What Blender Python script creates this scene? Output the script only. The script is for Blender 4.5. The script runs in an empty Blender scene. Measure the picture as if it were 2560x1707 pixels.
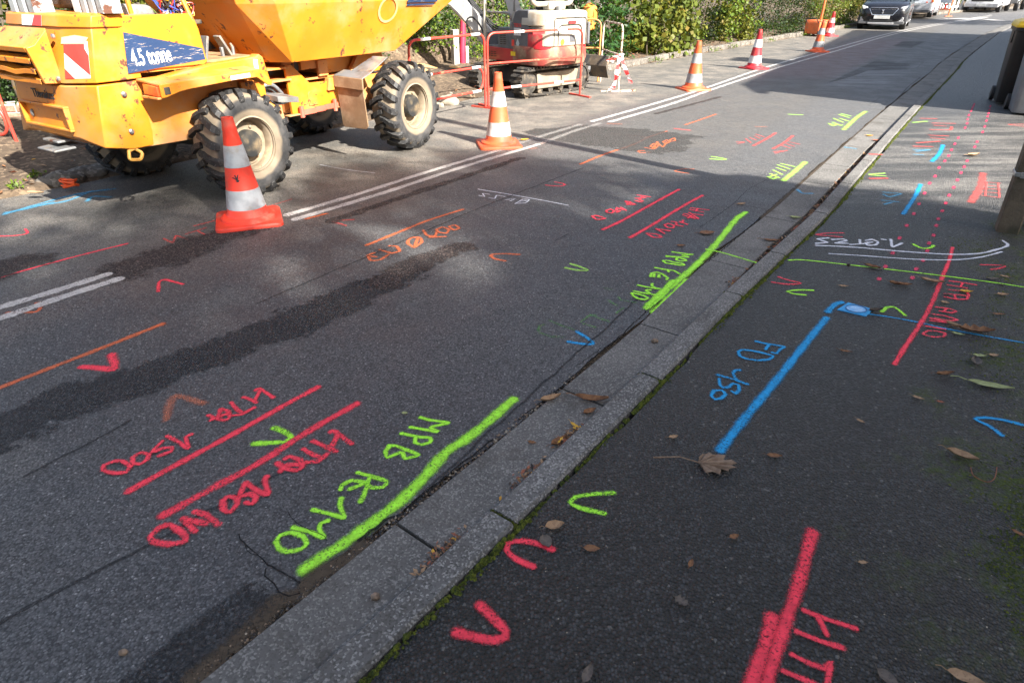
import bpy, bmesh, math, random
import numpy as np
from mathutils import Vector, Matrix, Euler
random.seed(5)
R = math.radians
SC = bpy.context.scene
# ------------------------------------------------------------------ camera
CAM_H, PITCH = 1.554, R(30.066)
cd = bpy.data.cameras.new('camera'); cam = bpy.data.objects.new('camera', cd)
SC.collection.objects.link(cam); SC.camera = cam
cam.location = (0, 0, CAM_H); cam.rotation_euler = (R(90) - PITCH, 0, 0)
cd.sensor_width = 36; cd.lens = 21.656; cd.clip_start = .05; cd.clip_end = 1500
# ------------------------------------------------------------------ light
EL, AZ = R(36), R(135)
SUN = Vector((math.sin(AZ)*math.cos(EL), math.cos(AZ)*math.cos(EL), math.sin(EL)))
w = bpy.data.worlds.new('World'); SC.world = w; w.use_nodes = True
nt = w.node_tree; bg = nt.nodes['Background']
sk = nt.nodes.new('ShaderNodeTexSky'); sk.sky_type = 'NISHITA'; sk.sun_disc = False
sk.sun_elevation = EL; sk.sun_rotation = AZ; sk.dust_density = 3.0; sk.air_density = 1.0; sk.ozone_density = .4
hs = nt.nodes.new('ShaderNodeHueSaturation'); hs.inputs['Saturation'].default_value = .85
nt.links.new(sk.outputs[0], hs.inputs['Color']); nt.links.new(hs.outputs[0], bg.inputs[0]); bg.inputs[1].default_value = .082
ld = bpy.data.lights.new('sun', 'SUN'); ld.energy = 5.0; ld.angle = R(.55); ld.color = (1, .945, .86)
lo = bpy.data.objects.new('sun', ld); SC.collection.objects.link(lo)
lo.rotation_euler = SUN.to_track_quat('Z', 'Y').to_euler(); lo.location = (10, -10, 20)
SC.view_settings.view_transform = 'Standard'; SC.view_settings.look = 'None'
SC.view_settings.exposure = 2.0; SC.view_settings.gamma = 1
# ------------------------------------------------------------------ helpers
COL = SC.collection
FP = 1540.0
def at(px, py, z=0.0):
    """ground point (height z) seen at a photograph pixel"""
    x, y = px-1280, py-853.5
    fw = FP*math.cos(PITCH)-y*math.sin(PITCH); dn = FP*math.sin(PITCH)+y*math.cos(PITCH)
    k = (CAM_H-z)/dn
    return Vector((x*k, fw*k, z))
def tag(o, label=None, cat=None, group=None, kind=None):
    if label: o['label'] = label
    if cat: o['category'] = cat
    if group: o['group'] = group
    if kind: o['kind'] = kind
    return o
def empty(name, loc=(0, 0, 0), rz=0, label=None, cat=None, group=None):
    o = bpy.data.objects.new(name, None); COL.objects.link(o); o.empty_display_size = .1
    o.location = loc; o.rotation_euler = (0, 0, rz)
    return tag(o, label, cat, group)
def kids(o): return [c for c in COL.objects if c.parent == o]
def copy_tree(o, parent=None):
    c = o.copy(); COL.objects.link(c); c.parent = parent
    for ch in kids(o): copy_tree(ch, c)
    return c
class MB:
    def __init__(s): s.v = []; s.f = []; s.m = []; s.mi = 0
    def add(s, vs, fs):
        n = len(s.v); s.v += [tuple(p) for p in vs]
        for f in fs: s.f.append(tuple(i+n for i in f)); s.m.append(s.mi)
        return s
    def hexa(s, p):   # p: 4 bottom + 4 top
        return s.add(p, [(3,2,1,0),(4,5,6,7),(0,1,5,4),(1,2,6,5),(2,3,7,6),(3,0,4,7)])
    def box(s, c, d, M=None):
        x, y, z = [k/2 for k in d]
        P = [Vector(q) for q in ((-x,-y,-z),(x,-y,-z),(x,y,-z),(-x,y,-z),(-x,-y,z),(x,-y,z),(x,y,z),(-x,y,z))]
        if M is not None: P = [M @ q for q in P]
        return s.hexa([q+Vector(c) for q in P])
    def bx(s, a0, a1, b0, b1, z0, z1):
        return s.box(((a0+a1)/2,(b0+b1)/2,(z0+z1)/2),(a1-a0,b1-b0,z1-z0))
    def prism(s, poly, fn, d0, d1):
        n = len(poly); A = [fn(u, w_, d0) for u, w_ in poly]; B = [fn(u, w_, d1) for u, w_ in poly]
        return s.add(A+B, [tuple(range(n))[::-1], tuple(range(n, 2*n))]+[(i,(i+1)%n,n+(i+1)%n,n+i) for i in range(n)])
    def loft(s, loops, cap=True):
        n = len(loops[0]); vs = [p for l in loops for p in l]; fs = []
        for k in range(len(loops)-1):
            for i in range(n): fs.append((k*n+i, k*n+(i+1)%n, (k+1)*n+(i+1)%n, (k+1)*n+i))
        if cap: fs += [tuple(range(n))[::-1], tuple(range((len(loops)-1)*n, len(loops)*n))]
        return s.add(vs, fs)
    def tube(s, pts, r, n=8, closed=False):
        pts = [Vector(p) for p in pts]; k = len(pts); rr = r if isinstance(r, (list, tuple)) else [r]*k
        loops = []; up = None
        for i, p in enumerate(pts):
            a = pts[(i-1) % k] if (i > 0 or closed) else p; b = pts[(i+1) % k] if (i < k-1 or closed) else p
            t = (b-a).normalized() if (b-a).length > 1e-9 else Vector((0, 0, 1))
            if up is None: up = t.orthogonal().normalized()
            up = (up - t*up.dot(t)); up = up.normalized() if up.length > 1e-6 else t.orthogonal().normalized()
            q = t.cross(up)
            loops.append([p+up*(rr[i]*math.cos(j*2*math.pi/n))+q*(rr[i]*math.sin(j*2*math.pi/n)) for j in range(n)])
        if closed: loops.append(loops[0])
        return s.loft(loops, not closed)
    def lathe(s, prof, M=None, n=24, cap=True):   # prof (r,h) about local z
        loops = [[Vector((r*math.cos(i*2*math.pi/n), r*math.sin(i*2*math.pi/n), h)) for i in range(n)] for r, h in prof]
        if M is not None: loops = [[M @ p for p in l] for l in loops]
        return s.loft(loops, cap)
    def build(s, name, mat, parent=None, bevel=0, smooth=True, ang=35, fix=True):
        me = bpy.data.meshes.new(name); me.from_pydata(s.v, [], s.f)
        for m_ in (mat if isinstance(mat, (list, tuple)) else [mat]): me.materials.append(m_)
        if isinstance(mat, (list, tuple)): me.polygons.foreach_set('material_index', s.m)
        if fix:
            b = bmesh.new(); b.from_mesh(me); bmesh.ops.recalc_face_normals(b, faces=b.faces); b.to_mesh(me); b.free()
        if smooth:
            me.shade_smooth()
            me.set_sharp_from_angle(angle=R(ang))
        o = bpy.data.objects.new(name, me); COL.objects.link(o); o.parent = parent
        if bevel:
            md = o.modifiers.new('bevel', 'BEVEL'); md.width = bevel; md.segments = 2; md.limit_method = 'ANGLE'; md.angle_limit = R(40)
            md.harden_normals = False
        return o
def rounded(pts, r, n=5):
    """round the corners of an open polyline"""
    pts = [Vector(p) for p in pts]; out = [pts[0]]
    for i in range(1, len(pts)-1):
        a, p, b = pts[i-1], pts[i], pts[i+1]; u = (a-p).normalized()*r; v = (b-p).normalized()*r
        for k in range(n+1):
            t = k/n; out.append((p+u)*(1-t)**2+p*2*t*(1-t)+(p+v)*t*t)
    return out+[pts[-1]]
def catmull(P, step):
    P = [Vector(p) for p in P]
    if len(P) == 2: P2 = [P[0]*2-P[1]]+P+[P[1]*2-P[0]]
    else: P2 = [P[0]*2-P[1]]+P+[P[-1]*2-P[-2]]
    out = []
    for i in range(1, len(P2)-2):
        a, b, c, d = P2[i-1:i+3]; n = max(1, int((c-b).length/step))
        for k in range(n):
            t = k/n
            out.append(.5*((2*b)+(c-a)*t+(2*a-5*b+4*c-d)*t*t+(3*b-a-3*c+d)*t**3))
    return out+[P[-1]]
def text_mesh(txt, size, name, mat, parent, M, extrude=.002, bold=0):
    cu = bpy.data.curves.new('txt', 'FONT'); cu.body = txt; cu.size = size; cu.extrude = extrude; cu.offset = bold
    ob = bpy.data.objects.new('txt', cu); COL.objects.link(ob)
    bpy.context.view_layer.update()
    me = bpy.data.meshes.new_from_object(ob.evaluated_get(bpy.context.evaluated_depsgraph_get()))
    bpy.data.objects.remove(ob); bpy.data.curves.remove(cu)
    me.name = name; me.materials.clear(); me.materials.append(mat); me.transform(M)
    o = bpy.data.objects.new(name, me); COL.objects.link(o); o.parent = parent
    return o
# ------------------------------------------------------------------ materials
class N:
    def __init__(s, name):
        s.m = bpy.data.materials.new(name); s.m.use_nodes = True; s.t = s.m.node_tree
        s.p = s.t.nodes['Principled BSDF']; s.out = s.t.nodes['Material Output']
    def n(s, typ, props=None, **kw):
        x = s.t.nodes.new('ShaderNode'+typ)
        for k, v in (props or {}).items(): setattr(x, k, v)
        for k, v in kw.items():
            k2 = int(k[1:]) if k[0] == '_' and k[1:].isdigit() else k.replace('_', ' ')
            s.set(x.inputs[k2], v)
        return x
    def set(s, sock, v):
        if isinstance(v, bpy.types.Node): s.t.links.new(v.outputs[0], sock)
        elif isinstance(v, bpy.types.NodeSocket): s.t.links.new(v, sock)
        else:
            if isinstance(v, tuple) and len(v) == 3 and sock.type == 'RGBA': v = v+(1,)
            sock.default_value = v
    def pos(s): return s.n('NewGeometry').outputs['Position']
    def obj(s): return s.n('TexCoord').outputs['Object']
    def noise(s, vec, scale, detail=4, rough=.55): return s.n('TexNoise', Vector=vec, Scale=float(scale), Detail=float(detail), Roughness=rough).outputs[0]
    def vor(s, vec, scale, feature='F1'): return s.n('TexVoronoi', {'feature': feature}, Vector=vec, Scale=float(scale))
    def math(s, op, a, b=0.0, c=None):
        x = s.n('Math', {'operation': op}); s.set(x.inputs[0], a); s.set(x.inputs[1], b)
        if c is not None: s.set(x.inputs[2], c)
        return x.outputs[0]
    def ramp(s, v, lo, hi, a=0.0, b=1.0):
        x = s.n('MapRange', {'clamp': True, 'interpolation_type': 'SMOOTHSTEP'})
        s.set(x.inputs[0], v)
        for i, q in enumerate((lo, hi, a, b)): s.set(x.inputs[1+i], q)
        return x.outputs[0]
    def mix(s, f, a, b, mode='MIX'):
        x = s.n('Mix', {'data_type': 'RGBA', 'blend_type': mode}); s.set(x.inputs[0], f); s.set(x.inputs[6], a); s.set(x.inputs[7], b)
        return x.outputs[2]
    def bump(s, h, strength=.3, dist=.01):
        return s.n('Bump', Height=h, Strength=float(strength), Distance=float(dist)).outputs[0]
    def fin(s, col, rough=.7, bump=None, metal=0.0, spec=.4):
        s.set(s.p.inputs['Base Color'], col); s.set(s.p.inputs['Roughness'], rough); s.set(s.p.inputs['Metallic'], metal)
        s.set(s.p.inputs['Specular IOR Level'], spec)
        if bump is not None: s.set(s.p.inputs['Normal'], bump)
        return s.m
def pm(name, col, col2=None, scale=6, rough=.6, metal=0., bump=0., bscale=60, spec=.4, dirt=None, dz=None, rust=None, speck=None, coat=0.):
    """painted / plain surface: tone variation, dirt by noise or by height, rust chips"""
    k = N(name); v = k.obj(); nz = k.noise(v, scale, 5)
    c2 = col2 or tuple(x*.78 for x in col)
    c = k.mix(k.ramp(nz, .38, .66), col, c2)
    rg = rough
    if dirt:
        d = k.ramp(k.noise(v, scale*.7, 6, .65), .62-.3*dirt[1], .78-.15*dirt[1])
        if dz is not None:
            z = k.n('SeparateXYZ', Vector=v).outputs[2]
            d = k.math('MAXIMUM', k.math('MULTIPLY', d, .55), k.ramp(k.math('ADD', z, k.math('MULTIPLY', k.noise(v, 9), .3)), dz[1]+.15, dz[0]+.15))
        c = k.mix(k.math('MULTIPLY', d, .85), c, dirt[0]); rg = k.math('MULTIPLY_ADD', d, .3, rough)
    if rust:
        r_ = k.ramp(k.noise(v, rust[1], 8, .7), 1-rust[0]-.025, 1-rust[0])
        st = k.n('Mapping', Vector=v, Scale=(14., 14., 2.2)); st2 = k.ramp(k.noise(st.outputs[0], 2.2, 5, .7), .70, .76)
        r_ = k.math('MAXIMUM', r_, k.math('MULTIPLY', st2, .55))
        c = k.mix(r_, c, k.mix(k.noise(v, 40), (.16, .06, .03), (.07, .03, .02)))
    if speck:
        s_ = k.ramp(k.vor(v, speck[1]).outputs[0], speck[0], speck[0]*.6); c = k.mix(s_, c, speck[2])
    b = k.bump(k.noise(v, bscale, 4), bump, .01) if bump else None
    m = k.fin(c, rg, b, metal, spec)
    if coat: k.p.inputs['Coat Weight'].default_value = coat
    return m
# ------------------------------------------------------------------ ground materials
def asphalt(name, kind):
    k = N(name); P = k.pos(); sx = k.n('SeparateXYZ', Vector=P)
    x, y = sx.outputs[0], sx.outputs[1]
    v = k.math('ADD', k.math('MULTIPLY', k.math('ADD', x, 1.55), .816), k.math('MULTIPLY', k.math('ADD', y, -4.6), -.578))
    u = k.math('ADD', k.math('MULTIPLY', x, .578), k.math('MULTIPLY', y, .816))
    big = k.noise(P, .55, 5); med = k.noise(P, 2.6, 6, .6); fine = k.noise(P, 90, 3, .6)
    g1 = k.vor(P, 150.); g2 = k.vor(P, 105.)
    cellv = k.n('SeparateColor', Color=g1.outputs[1]).outputs[0]
    cell2 = k.n('SeparateColor', Color=g2.outputs[1]).outputs[0]
    if kind == 'walk':
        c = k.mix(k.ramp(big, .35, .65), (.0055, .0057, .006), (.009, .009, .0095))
        c = k.mix(k.math('MULTIPLY', k.ramp(cell2, .45, .95), .9), c, (.056, .058, .062)); c = k.mix(k.ramp(g2.outputs[0], .42, .68), c, (.003, .003, .0035))
        c = k.mix(k.ramp(cell2, .992, .996), c, (.13, .125, .115))
        # pale dust, also painting the sunlit strip brighter between the house shadows
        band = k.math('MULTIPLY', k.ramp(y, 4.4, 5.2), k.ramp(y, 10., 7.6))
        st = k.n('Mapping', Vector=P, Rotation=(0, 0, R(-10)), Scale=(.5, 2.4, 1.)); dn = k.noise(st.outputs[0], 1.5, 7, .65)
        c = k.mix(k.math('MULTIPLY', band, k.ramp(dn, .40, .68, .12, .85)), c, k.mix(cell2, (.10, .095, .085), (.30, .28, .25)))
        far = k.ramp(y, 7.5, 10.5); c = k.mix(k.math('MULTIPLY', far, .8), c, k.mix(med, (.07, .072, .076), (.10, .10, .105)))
        # moss creeping from the wall side
        w_ = k.math('ADD', k.math('MULTIPLY', x, .804), k.math('MULTIPLY', y, -.595))
        mm = k.math('ADD', k.math('MULTIPLY', k.noise(P, 3.2, 8, .68), 1.3), k.math('MULTIPLY', w_, .62))
        near = k.ramp(y, 5.2, 4.2)
        mk = k.math('MULTIPLY', k.ramp(mm, .78, 1.1), k.math('MULTIPLY', near, k.ramp(k.noise(P, 38, 4, .7), .36, .62)))
        c = k.mix(k.math('MULTIPLY', mk, .95), c, k.mix(k.noise(P, 60), (.035, .06, .004), (.10, .135, .01)))
        h = k.math('MULTIPLY_ADD', g2.outputs[0], -1.0, k.math('MULTIPLY', fine, .25)); h = k.math('ADD', h, k.math('MULTIPLY', mk, .8))
        return k.fin(c, k.ramp(mk, 0, 1, .52, .95), k.bump(h, 1., .016), spec=.55)
    if kind == 'road':
        c = k.mix(k.ramp(big, .35, .68), (.056, .057, .059), (.080, .080, .080))
        c = k.mix(k.math('MULTIPLY', k.ramp(med, .42, .75), .5), c, (.108, .107, .104))
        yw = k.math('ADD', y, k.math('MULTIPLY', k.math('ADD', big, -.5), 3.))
        lit = k.ramp(yw, 4.6, 7.6)                      # dusty surfacing, with sunlight past the house shade painted into its colour
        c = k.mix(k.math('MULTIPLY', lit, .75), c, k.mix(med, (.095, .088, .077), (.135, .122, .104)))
        # bluish fresher lane edge
        ve = k.math('ADD', v, k.math('MULTIPLY', med, .5))
        c = k.mix(k.math('MULTIPLY', k.math('MULTIPLY', k.ramp(ve, 1.9, 2.5), lit), .75), c, (.100, .101, .102))
        # left half: tan dust and soil tracked about by the machines
        vl = k.math('ADD', v, k.math('MULTIPLY', k.math('ADD', k.noise(P, 1.3, 6), -.5), .7))
        left = k.ramp(vl, .1, -.25); ly = k.ramp(y, 3.2, 7.)
        c = k.mix(k.math('MULTIPLY', left, k.ramp(ly, 0, 1, .35, .9)), c, k.mix(k.ramp(med, .35, .7), (.135, .125, .105), (.285, .245, .195)))
        st = k.n('Mapping', Vector=P, Rotation=(0, 0, R(-53)), Scale=(.6, 3.2, 1.))
        c = k.mix(k.math('MULTIPLY', left, k.ramp(k.noise(st.outputs[0], 2.2, 7, .7), .56, .74, 0, .7)), c, (.07, .058, .045))
        # worn brownish strip beside the centre lines
        strip = k.math('MULTIPLY', k.ramp(k.math('ABSOLUTE', k.math('ADD', vl, .02)), .42, .16), k.ramp(y, 13., 9.))
        brown = k.mix(cell2, (.045, .036, .034), (.16, .135, .12))
        c = k.mix(k.math('MULTIPLY', strip, .8), c, brown)
        # far resurfacing of pinkish chippings, crack-sealed blotches
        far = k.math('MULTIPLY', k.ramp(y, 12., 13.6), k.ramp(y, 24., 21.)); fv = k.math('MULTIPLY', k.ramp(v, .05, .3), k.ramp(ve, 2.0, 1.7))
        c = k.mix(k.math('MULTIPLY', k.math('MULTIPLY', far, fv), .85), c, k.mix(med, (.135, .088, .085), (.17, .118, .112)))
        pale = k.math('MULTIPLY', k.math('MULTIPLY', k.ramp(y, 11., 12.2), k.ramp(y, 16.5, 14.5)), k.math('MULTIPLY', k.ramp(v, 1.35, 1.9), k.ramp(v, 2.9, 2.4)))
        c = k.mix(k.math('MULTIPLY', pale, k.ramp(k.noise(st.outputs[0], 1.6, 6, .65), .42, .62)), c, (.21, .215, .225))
        c = k.mix(k.math('MULTIPLY', k.ramp(cellv, .62, .95), .55), c, (.17, .17, .172))
        c = k.mix(k.math('MULTIPLY', k.ramp(cellv, .985, .99), .45), c, (.36, .35, .34))
        c = k.mix(k.math('MULTIPLY', k.ramp(cellv, .45, .0), .75), c, (.016, .016, .017))
        c = k.mix(k.math('MULTIPLY', k.ramp(g1.outputs[0], .45, .75), .55), c, (.02, .02, .021))
        h = k.math('MULTIPLY_ADD', g1.outputs[0], -.7, k.math('MULTIPLY', k.noise(P, 30, 4), .8))
        return k.fin(c, k.ramp(med, .3, .7, .58, .78), k.bump(h, .7, .004), spec=.4)
ROADM, WALKM = asphalt('road asphalt', 'road'), asphalt('pavement asphalt', 'walk')
def stony(name, c1, c2, sc=120., grain=.5, rough=.8, stain=None, b=.35):
    k = N(name); P = k.pos(); g = k.vor(P, sc); cv = k.n('SeparateColor', Color=g.outputs[1]).outputs[0]
    c = k.mix(k.ramp(k.noise(P, 1.7, 6, .6), .35, .65), c1, c2); c = k.mix(k.ramp(k.noise(P, 9., 6, .7), .58, .74, 0, .5), c, tuple(min(1, x*1.5) for x in c2))
    c = k.mix(k.math('MULTIPLY', k.ramp(cv, .62, 1.), grain), c, tuple(min(1, x*2.6) for x in c2))
    c = k.mix(k.math('MULTIPLY', k.ramp(cv, .3, 0.), grain), c, tuple(x*.35 for x in c1))
    if stain: c = k.mix(k.ramp(k.noise(P, 2.6, 8, .72), .50, .72, 0, stain[1]), c, stain[0])
    return k.fin(c, rough, k.bump(k.math('MULTIPLY_ADD', g.outputs[0], -.6, k.noise(P, 45, 5)), b, .005))
GUT = stony('gutter concrete', (.088, .085, .079), (.128, .122, .113), 170., .42, .85, ((.045, .038, .030), .85))
KERB = stony('kerb granite concrete', (.085, .082, .077), (.135, .13, .122), 170., .6, .85, ((.055, .048, .038), .7), .5)
GRIT = stony('grit', (.045, .036, .028), (.10, .078, .055), 160., .8, .95, None, .9)
SOIL = stony('soil', (.05, .034, .022), (.10, .072, .046), 30., .5, .95, ((.045, .032, .022), .8), .9)
BASE = stony('ground soil', (.10, .085, .06), (.16, .13, .09), 20., .3, .95)
SAND = stony('sand', (.42, .24, .09), (.55, .34, .14), 90., .25, .95, None, .6)
STONE = stony('old stone kerb', (.085, .074, .062), (.15, .135, .115), 40., .4, .9, ((.08, .075, .05), .6), .7)
MOSS = N('moss')
_P = MOSS.pos()
MOSSM = MOSS.fin(MOSS.mix(MOSS.ramp(MOSS.noise(_P, 55, 5, .7), .35, .7), (.020, .034, .003), (.13, .15, .012)), .95, MOSS.bump(MOSS.noise(_P, 120, 4), .9, .012))
# ------------------------------------------------------------------ curves of the street (metres)
KO = catmull([(-12.3, -14.6, 0), (-6, -6.4, 0), (-2.2, -1.45, 0), (-.391, .907, 0), (.016, 1.43, 0), (.66, 2.27, 0), (1.3, 3.12, 0), (2.41, 4.54, 0), (2.99, 5.35, 0), (5.45, 8.76, 0), (8.73, 13.2, 0), (10.96, 16.25, 0), (16.4, 23.3, 0), (18.4, 25.8, 0), (24.5, 33, 0), (34, 43, 0), (47, 54, 0), (70, 70, 0), (110, 92, 0)], .25)
KS = [0.0]
for i in range(1, len(KO)): KS.append(KS[-1]+(KO[i]-KO[i-1]).length)
def ko(s, off=0.0, z=0.0):
    """point on the right kerb's outer edge at arc length s, moved off metres to the right"""
    i = min(max(int(np.searchsorted(KS, s))-1, 0), len(KO)-2); t = (s-KS[i])/(KS[i+1]-KS[i])
    a = KO[max(i-4, 0)]; b = KO[min(i+5, len(KO)-1)]; d = (b-a).normalized()
    p = KO[i].lerp(KO[i+1], t)
    return Vector((p.x+d.y*off, p.y-d.x*off, z))
def near_s(x, y): return KS[min(range(len(KO)), key=lambda i: (KO[i]-Vector((x, y, 0))).length)]
LK = catmull([(-17, -11.5, 0), (-10, -2.6, 0), (-6.9, 1.5, 0), (-4.3, 5.05, 0), (-3.6, 5.95, 0), (-.95, 9.85, 0), (2.86, 15.0, 0), (5.94, 18.85, 0), (10.27, 24.1, 0), (14.69, 29.5, 0), (21.5, 37.2, 0), (29, 45, 0), (43, 56.5, 0), (66, 73.5, 0), (106, 97, 0)], .3)
def resample(P, n):
    S = [0]
    for i in range(1, len(P)): S.append(S[-1]+(P[i]-P[i-1]).length)
    out = []
    for k in range(n):
        s = S[-1]*k/(n-1); i = min(max(int(np.searchsorted(S, s))-1, 0), len(P)-2)
        out.append(P[i].lerp(P[i+1], (s-S[i])/(S[i+1]-S[i])))
    return out
def sheet(name, A, B, z, mat, kind='structure', m=6, zb=None):
    b = MB(); n = len(A); vs = []
    for i in range(n):
        for j in range(m+1):
            p = A[i].lerp(B[i], j/m); vs.append((p.x, p.y, z if zb is None else z+(zb-z)*j/m))
    b.add(vs, [(i*(m+1)+j, i*(m+1)+j+1, (i+1)*(m+1)+j+1, (i+1)*(m+1)+j) for i in range(n-1) for j in range(m)])
    o = b.build(name, mat, fix=False, smooth=False); tag(o, kind=kind); return o
g = MB().add([(-300, -150, -.09), (400, -150, -.09), (400, 500, -.09), (-300, 500, -.09)], [(0, 1, 2, 3)]).build('ground', BASE, smooth=False, fix=False); tag(g, kind='structure')
def gl(s):   # gutter width grows a little along the street
    return .345+.062*max(0, min(1, (s-near_s(.9, 2.6))/1.2))
rnd = random.Random(3)
SL = [i*.12 for i in range(int(KS[-1]/.12))]
edge = []
for s in SL:
    j = .022*math.sin(s*3.1)*math.sin(s*1.3)+rnd.uniform(-.012, .012)+(.012 if math.sin(s*.9) > .5 else 0)
    edge.append(ko(s, -gl(s)-.022+j*.8))
LKr = resample(LK, len(edge))
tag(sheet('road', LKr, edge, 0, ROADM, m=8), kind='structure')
# joint grit seen in the gaps between slabs and along the edges
sheet('joint_grit', [ko(s, -.62, 0) for s in SL], [ko(s, .01, 0) for s in SL], -.028, GRIT, m=2)
# gutter slabs
def slab_strip(name, joints, o00, o1, z0, z1, mat, gap, round_=.006, o1f=None, parent=None):
    b = MB()
    for a, c in zip(joints[:-1], joints[1:]):
        n = max(1, int((c-a)/.25)); g_ = gap*(.6+.8*rnd.random())
        loops = []
        for i in range(n+1):
            s = a+g_/2+(c-a-g_)*i/n; e1 = o1f(s) if o1f else o1
            dz = 0
            o0 = -gl(s) if o1f else o00
            P = [ko(s, o0, z0), ko(s, e1, z0), ko(s, e1, z1-round_), ko(s, e1-round_, z1), ko(s, o0+round_, z1), ko(s, o0, z1-round_)]
            loops.append(P)
        b.loft(loops)
    o = b.build(name, mat, parent, smooth=False); tag(o, kind='structure'); return o
s1 = near_s(.48, 1.9)
J = [near_s(*p)+.0 for p in ((-.18, 1.163), (.42, 1.946), (1.03, 2.76), (1.66, 3.54), (2.25, 4.33), (2.84, 5.15), (3.45, 5.95))]
JJ = [J[0]-k for k in range(14, 0, -1)]+J+[J[-1]+k for k in range(1, 90)]
def gut_edge(s):
    t = s-J[3]
    w_ = max(0, min(1, (t+.55)/1.0))*max(0, min(1, (J[6]+2.2-s)/1.2))
    return -.118-.05*w_
slab_strip('gutter', JJ, -.425, -.118, -.05, .004, GUT, .012, o1f=gut_edge)
Kj = [near_s(*p) for p in ((.016, 1.43), (.663, 2.271), (1.3, 3.12), (1.83, 3.76), (2.407, 4.537), (3.0, 5.36))]
KK = [Kj[0]-1.02*k for k in range(14, 0, -1)]+Kj+[Kj[-1]+1.0*k for k in range(1, 90)]
slab_strip('kerb', KK, -.112, -.006, -.06, .045, KERB, .012, .012)
# pavement on the right, its edge nibbled where moss grows
pedge = [ko(s, .018+rnd.uniform(-.006, .012)) for s in SL]
sheet('pavement', pedge, [ko(s, 2.1) for s in SL], .042, WALKM, m=8)
sheet('yard_ground', [ko(s, 2.09) for s in SL[::4]], [ko(s, 45) for s in SL[::4]], .02, BASE, m=3)
# left verge
def off_l(P, d):
    out = []
    for i, p in enumerate(P):
        a = P[max(i-3, 0)]; b = P[min(i+3, len(P)-1)]; t = (b-a).normalized(); out.append(Vector((p.x-t.y*d, p.y+t.x*d, 0)))
    return out
L0 = resample(LK, 700)
b = MB(); rows = [(-.02, -.01), (.03, .035), (.22, .05), (.5, .085), (.9, .15), (1.6, .25), (3., .33), (9., .4), (45., .5)]; vs = []
OFF = [off_l(L0, d) for d, z in rows]
for i in range(700):
    for j, (d, z) in enumerate(rows):
        q = OFF[j][i]; vs.append((q.x+rnd.uniform(-.03, .03)*(j > 0), q.y, z+rnd.uniform(-.02, .03)*(0 < j < 7)))
m = len(rows)
b.add(vs, [(i*m+j, (i+1)*m+j, (i+1)*m+j+1, i*m+j+1) for i in range(699) for j in range(m-1)])
tag(b.build('verge_soil', SOIL, fix=False), kind='structure')
# old stone setts edging the verge beyond the works
L1 = resample(LK, 4000); b = MB(); last = None
for i in range(0, 3999):
    p = L1[i]
    if p.y < 13.2 or p.y > 60: continue
    if last is None or (p-last).length > .34:
        if last is not None:
            t = (p-last).normalized(); n_ = Vector((-t.y, t.x, 0)); h = .13+rnd.uniform(-.015, .015); d = .13
            q0 = last+t*.01; q1 = p-t*.01; jn = n_*rnd.uniform(-.012, .012)
            b.hexa([q0+jn, q1+jn, q1+jn+n_*d, q0+jn+n_*d]+[v+Vector((0, 0, h)) for v in (q0+jn+n_*.012, q1+jn+n_*.012, q1+jn+n_*d, q0+jn+n_*d)])
        last = p
tag(b.build('stone_kerb', STONE, bevel=.012), kind='structure')
# moss growing along the back of the kerb
b = MB(); rm = random.Random(11)
for i in range(7500):
    s = KS[0]+near_s(-1.2, -.1)+rm.random()*20; d = .006+abs(rm.gauss(0, .012)); den = math.sin(s*2.3)*.5+math.sin(s*5.1+1)*.35+math.sin(s*11)*.3
    if den < rm.uniform(-1.0, .7): continue
    p = ko(s, d, .036+.010*rm.random()*(1 if den > 0 else .4)); r_ = rm.uniform(.005, .015)
    a0 = rm.random()*6.3
    b.add([p+Vector((r_*math.cos(a0+k*1.257), r_*math.sin(a0+k*1.257), -.008)) for k in range(5)]+[p+Vector((0, 0, r_*.75))], [(k, (k+1) % 5, 5) for k in range(5)])
for i in range(420):    # tufts in the kerb joints
    s = rm.choice(Kj[:4])+rm.uniform(-.007, .007); p = ko(s, rm.uniform(-.11, 0.01), .036); r_ = rm.uniform(.003, .009)
    b.add([p+Vector((r_*math.cos(k*1.257), r_*math.sin(k*1.257), -.008)) for k in range(5)]+[p+Vector((0, 0, r_*.8))], [(k, (k+1) % 5, 5) for k in range(5)])
tag(b.build('moss', MOSSM, fix=False), kind='stuff')
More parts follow.
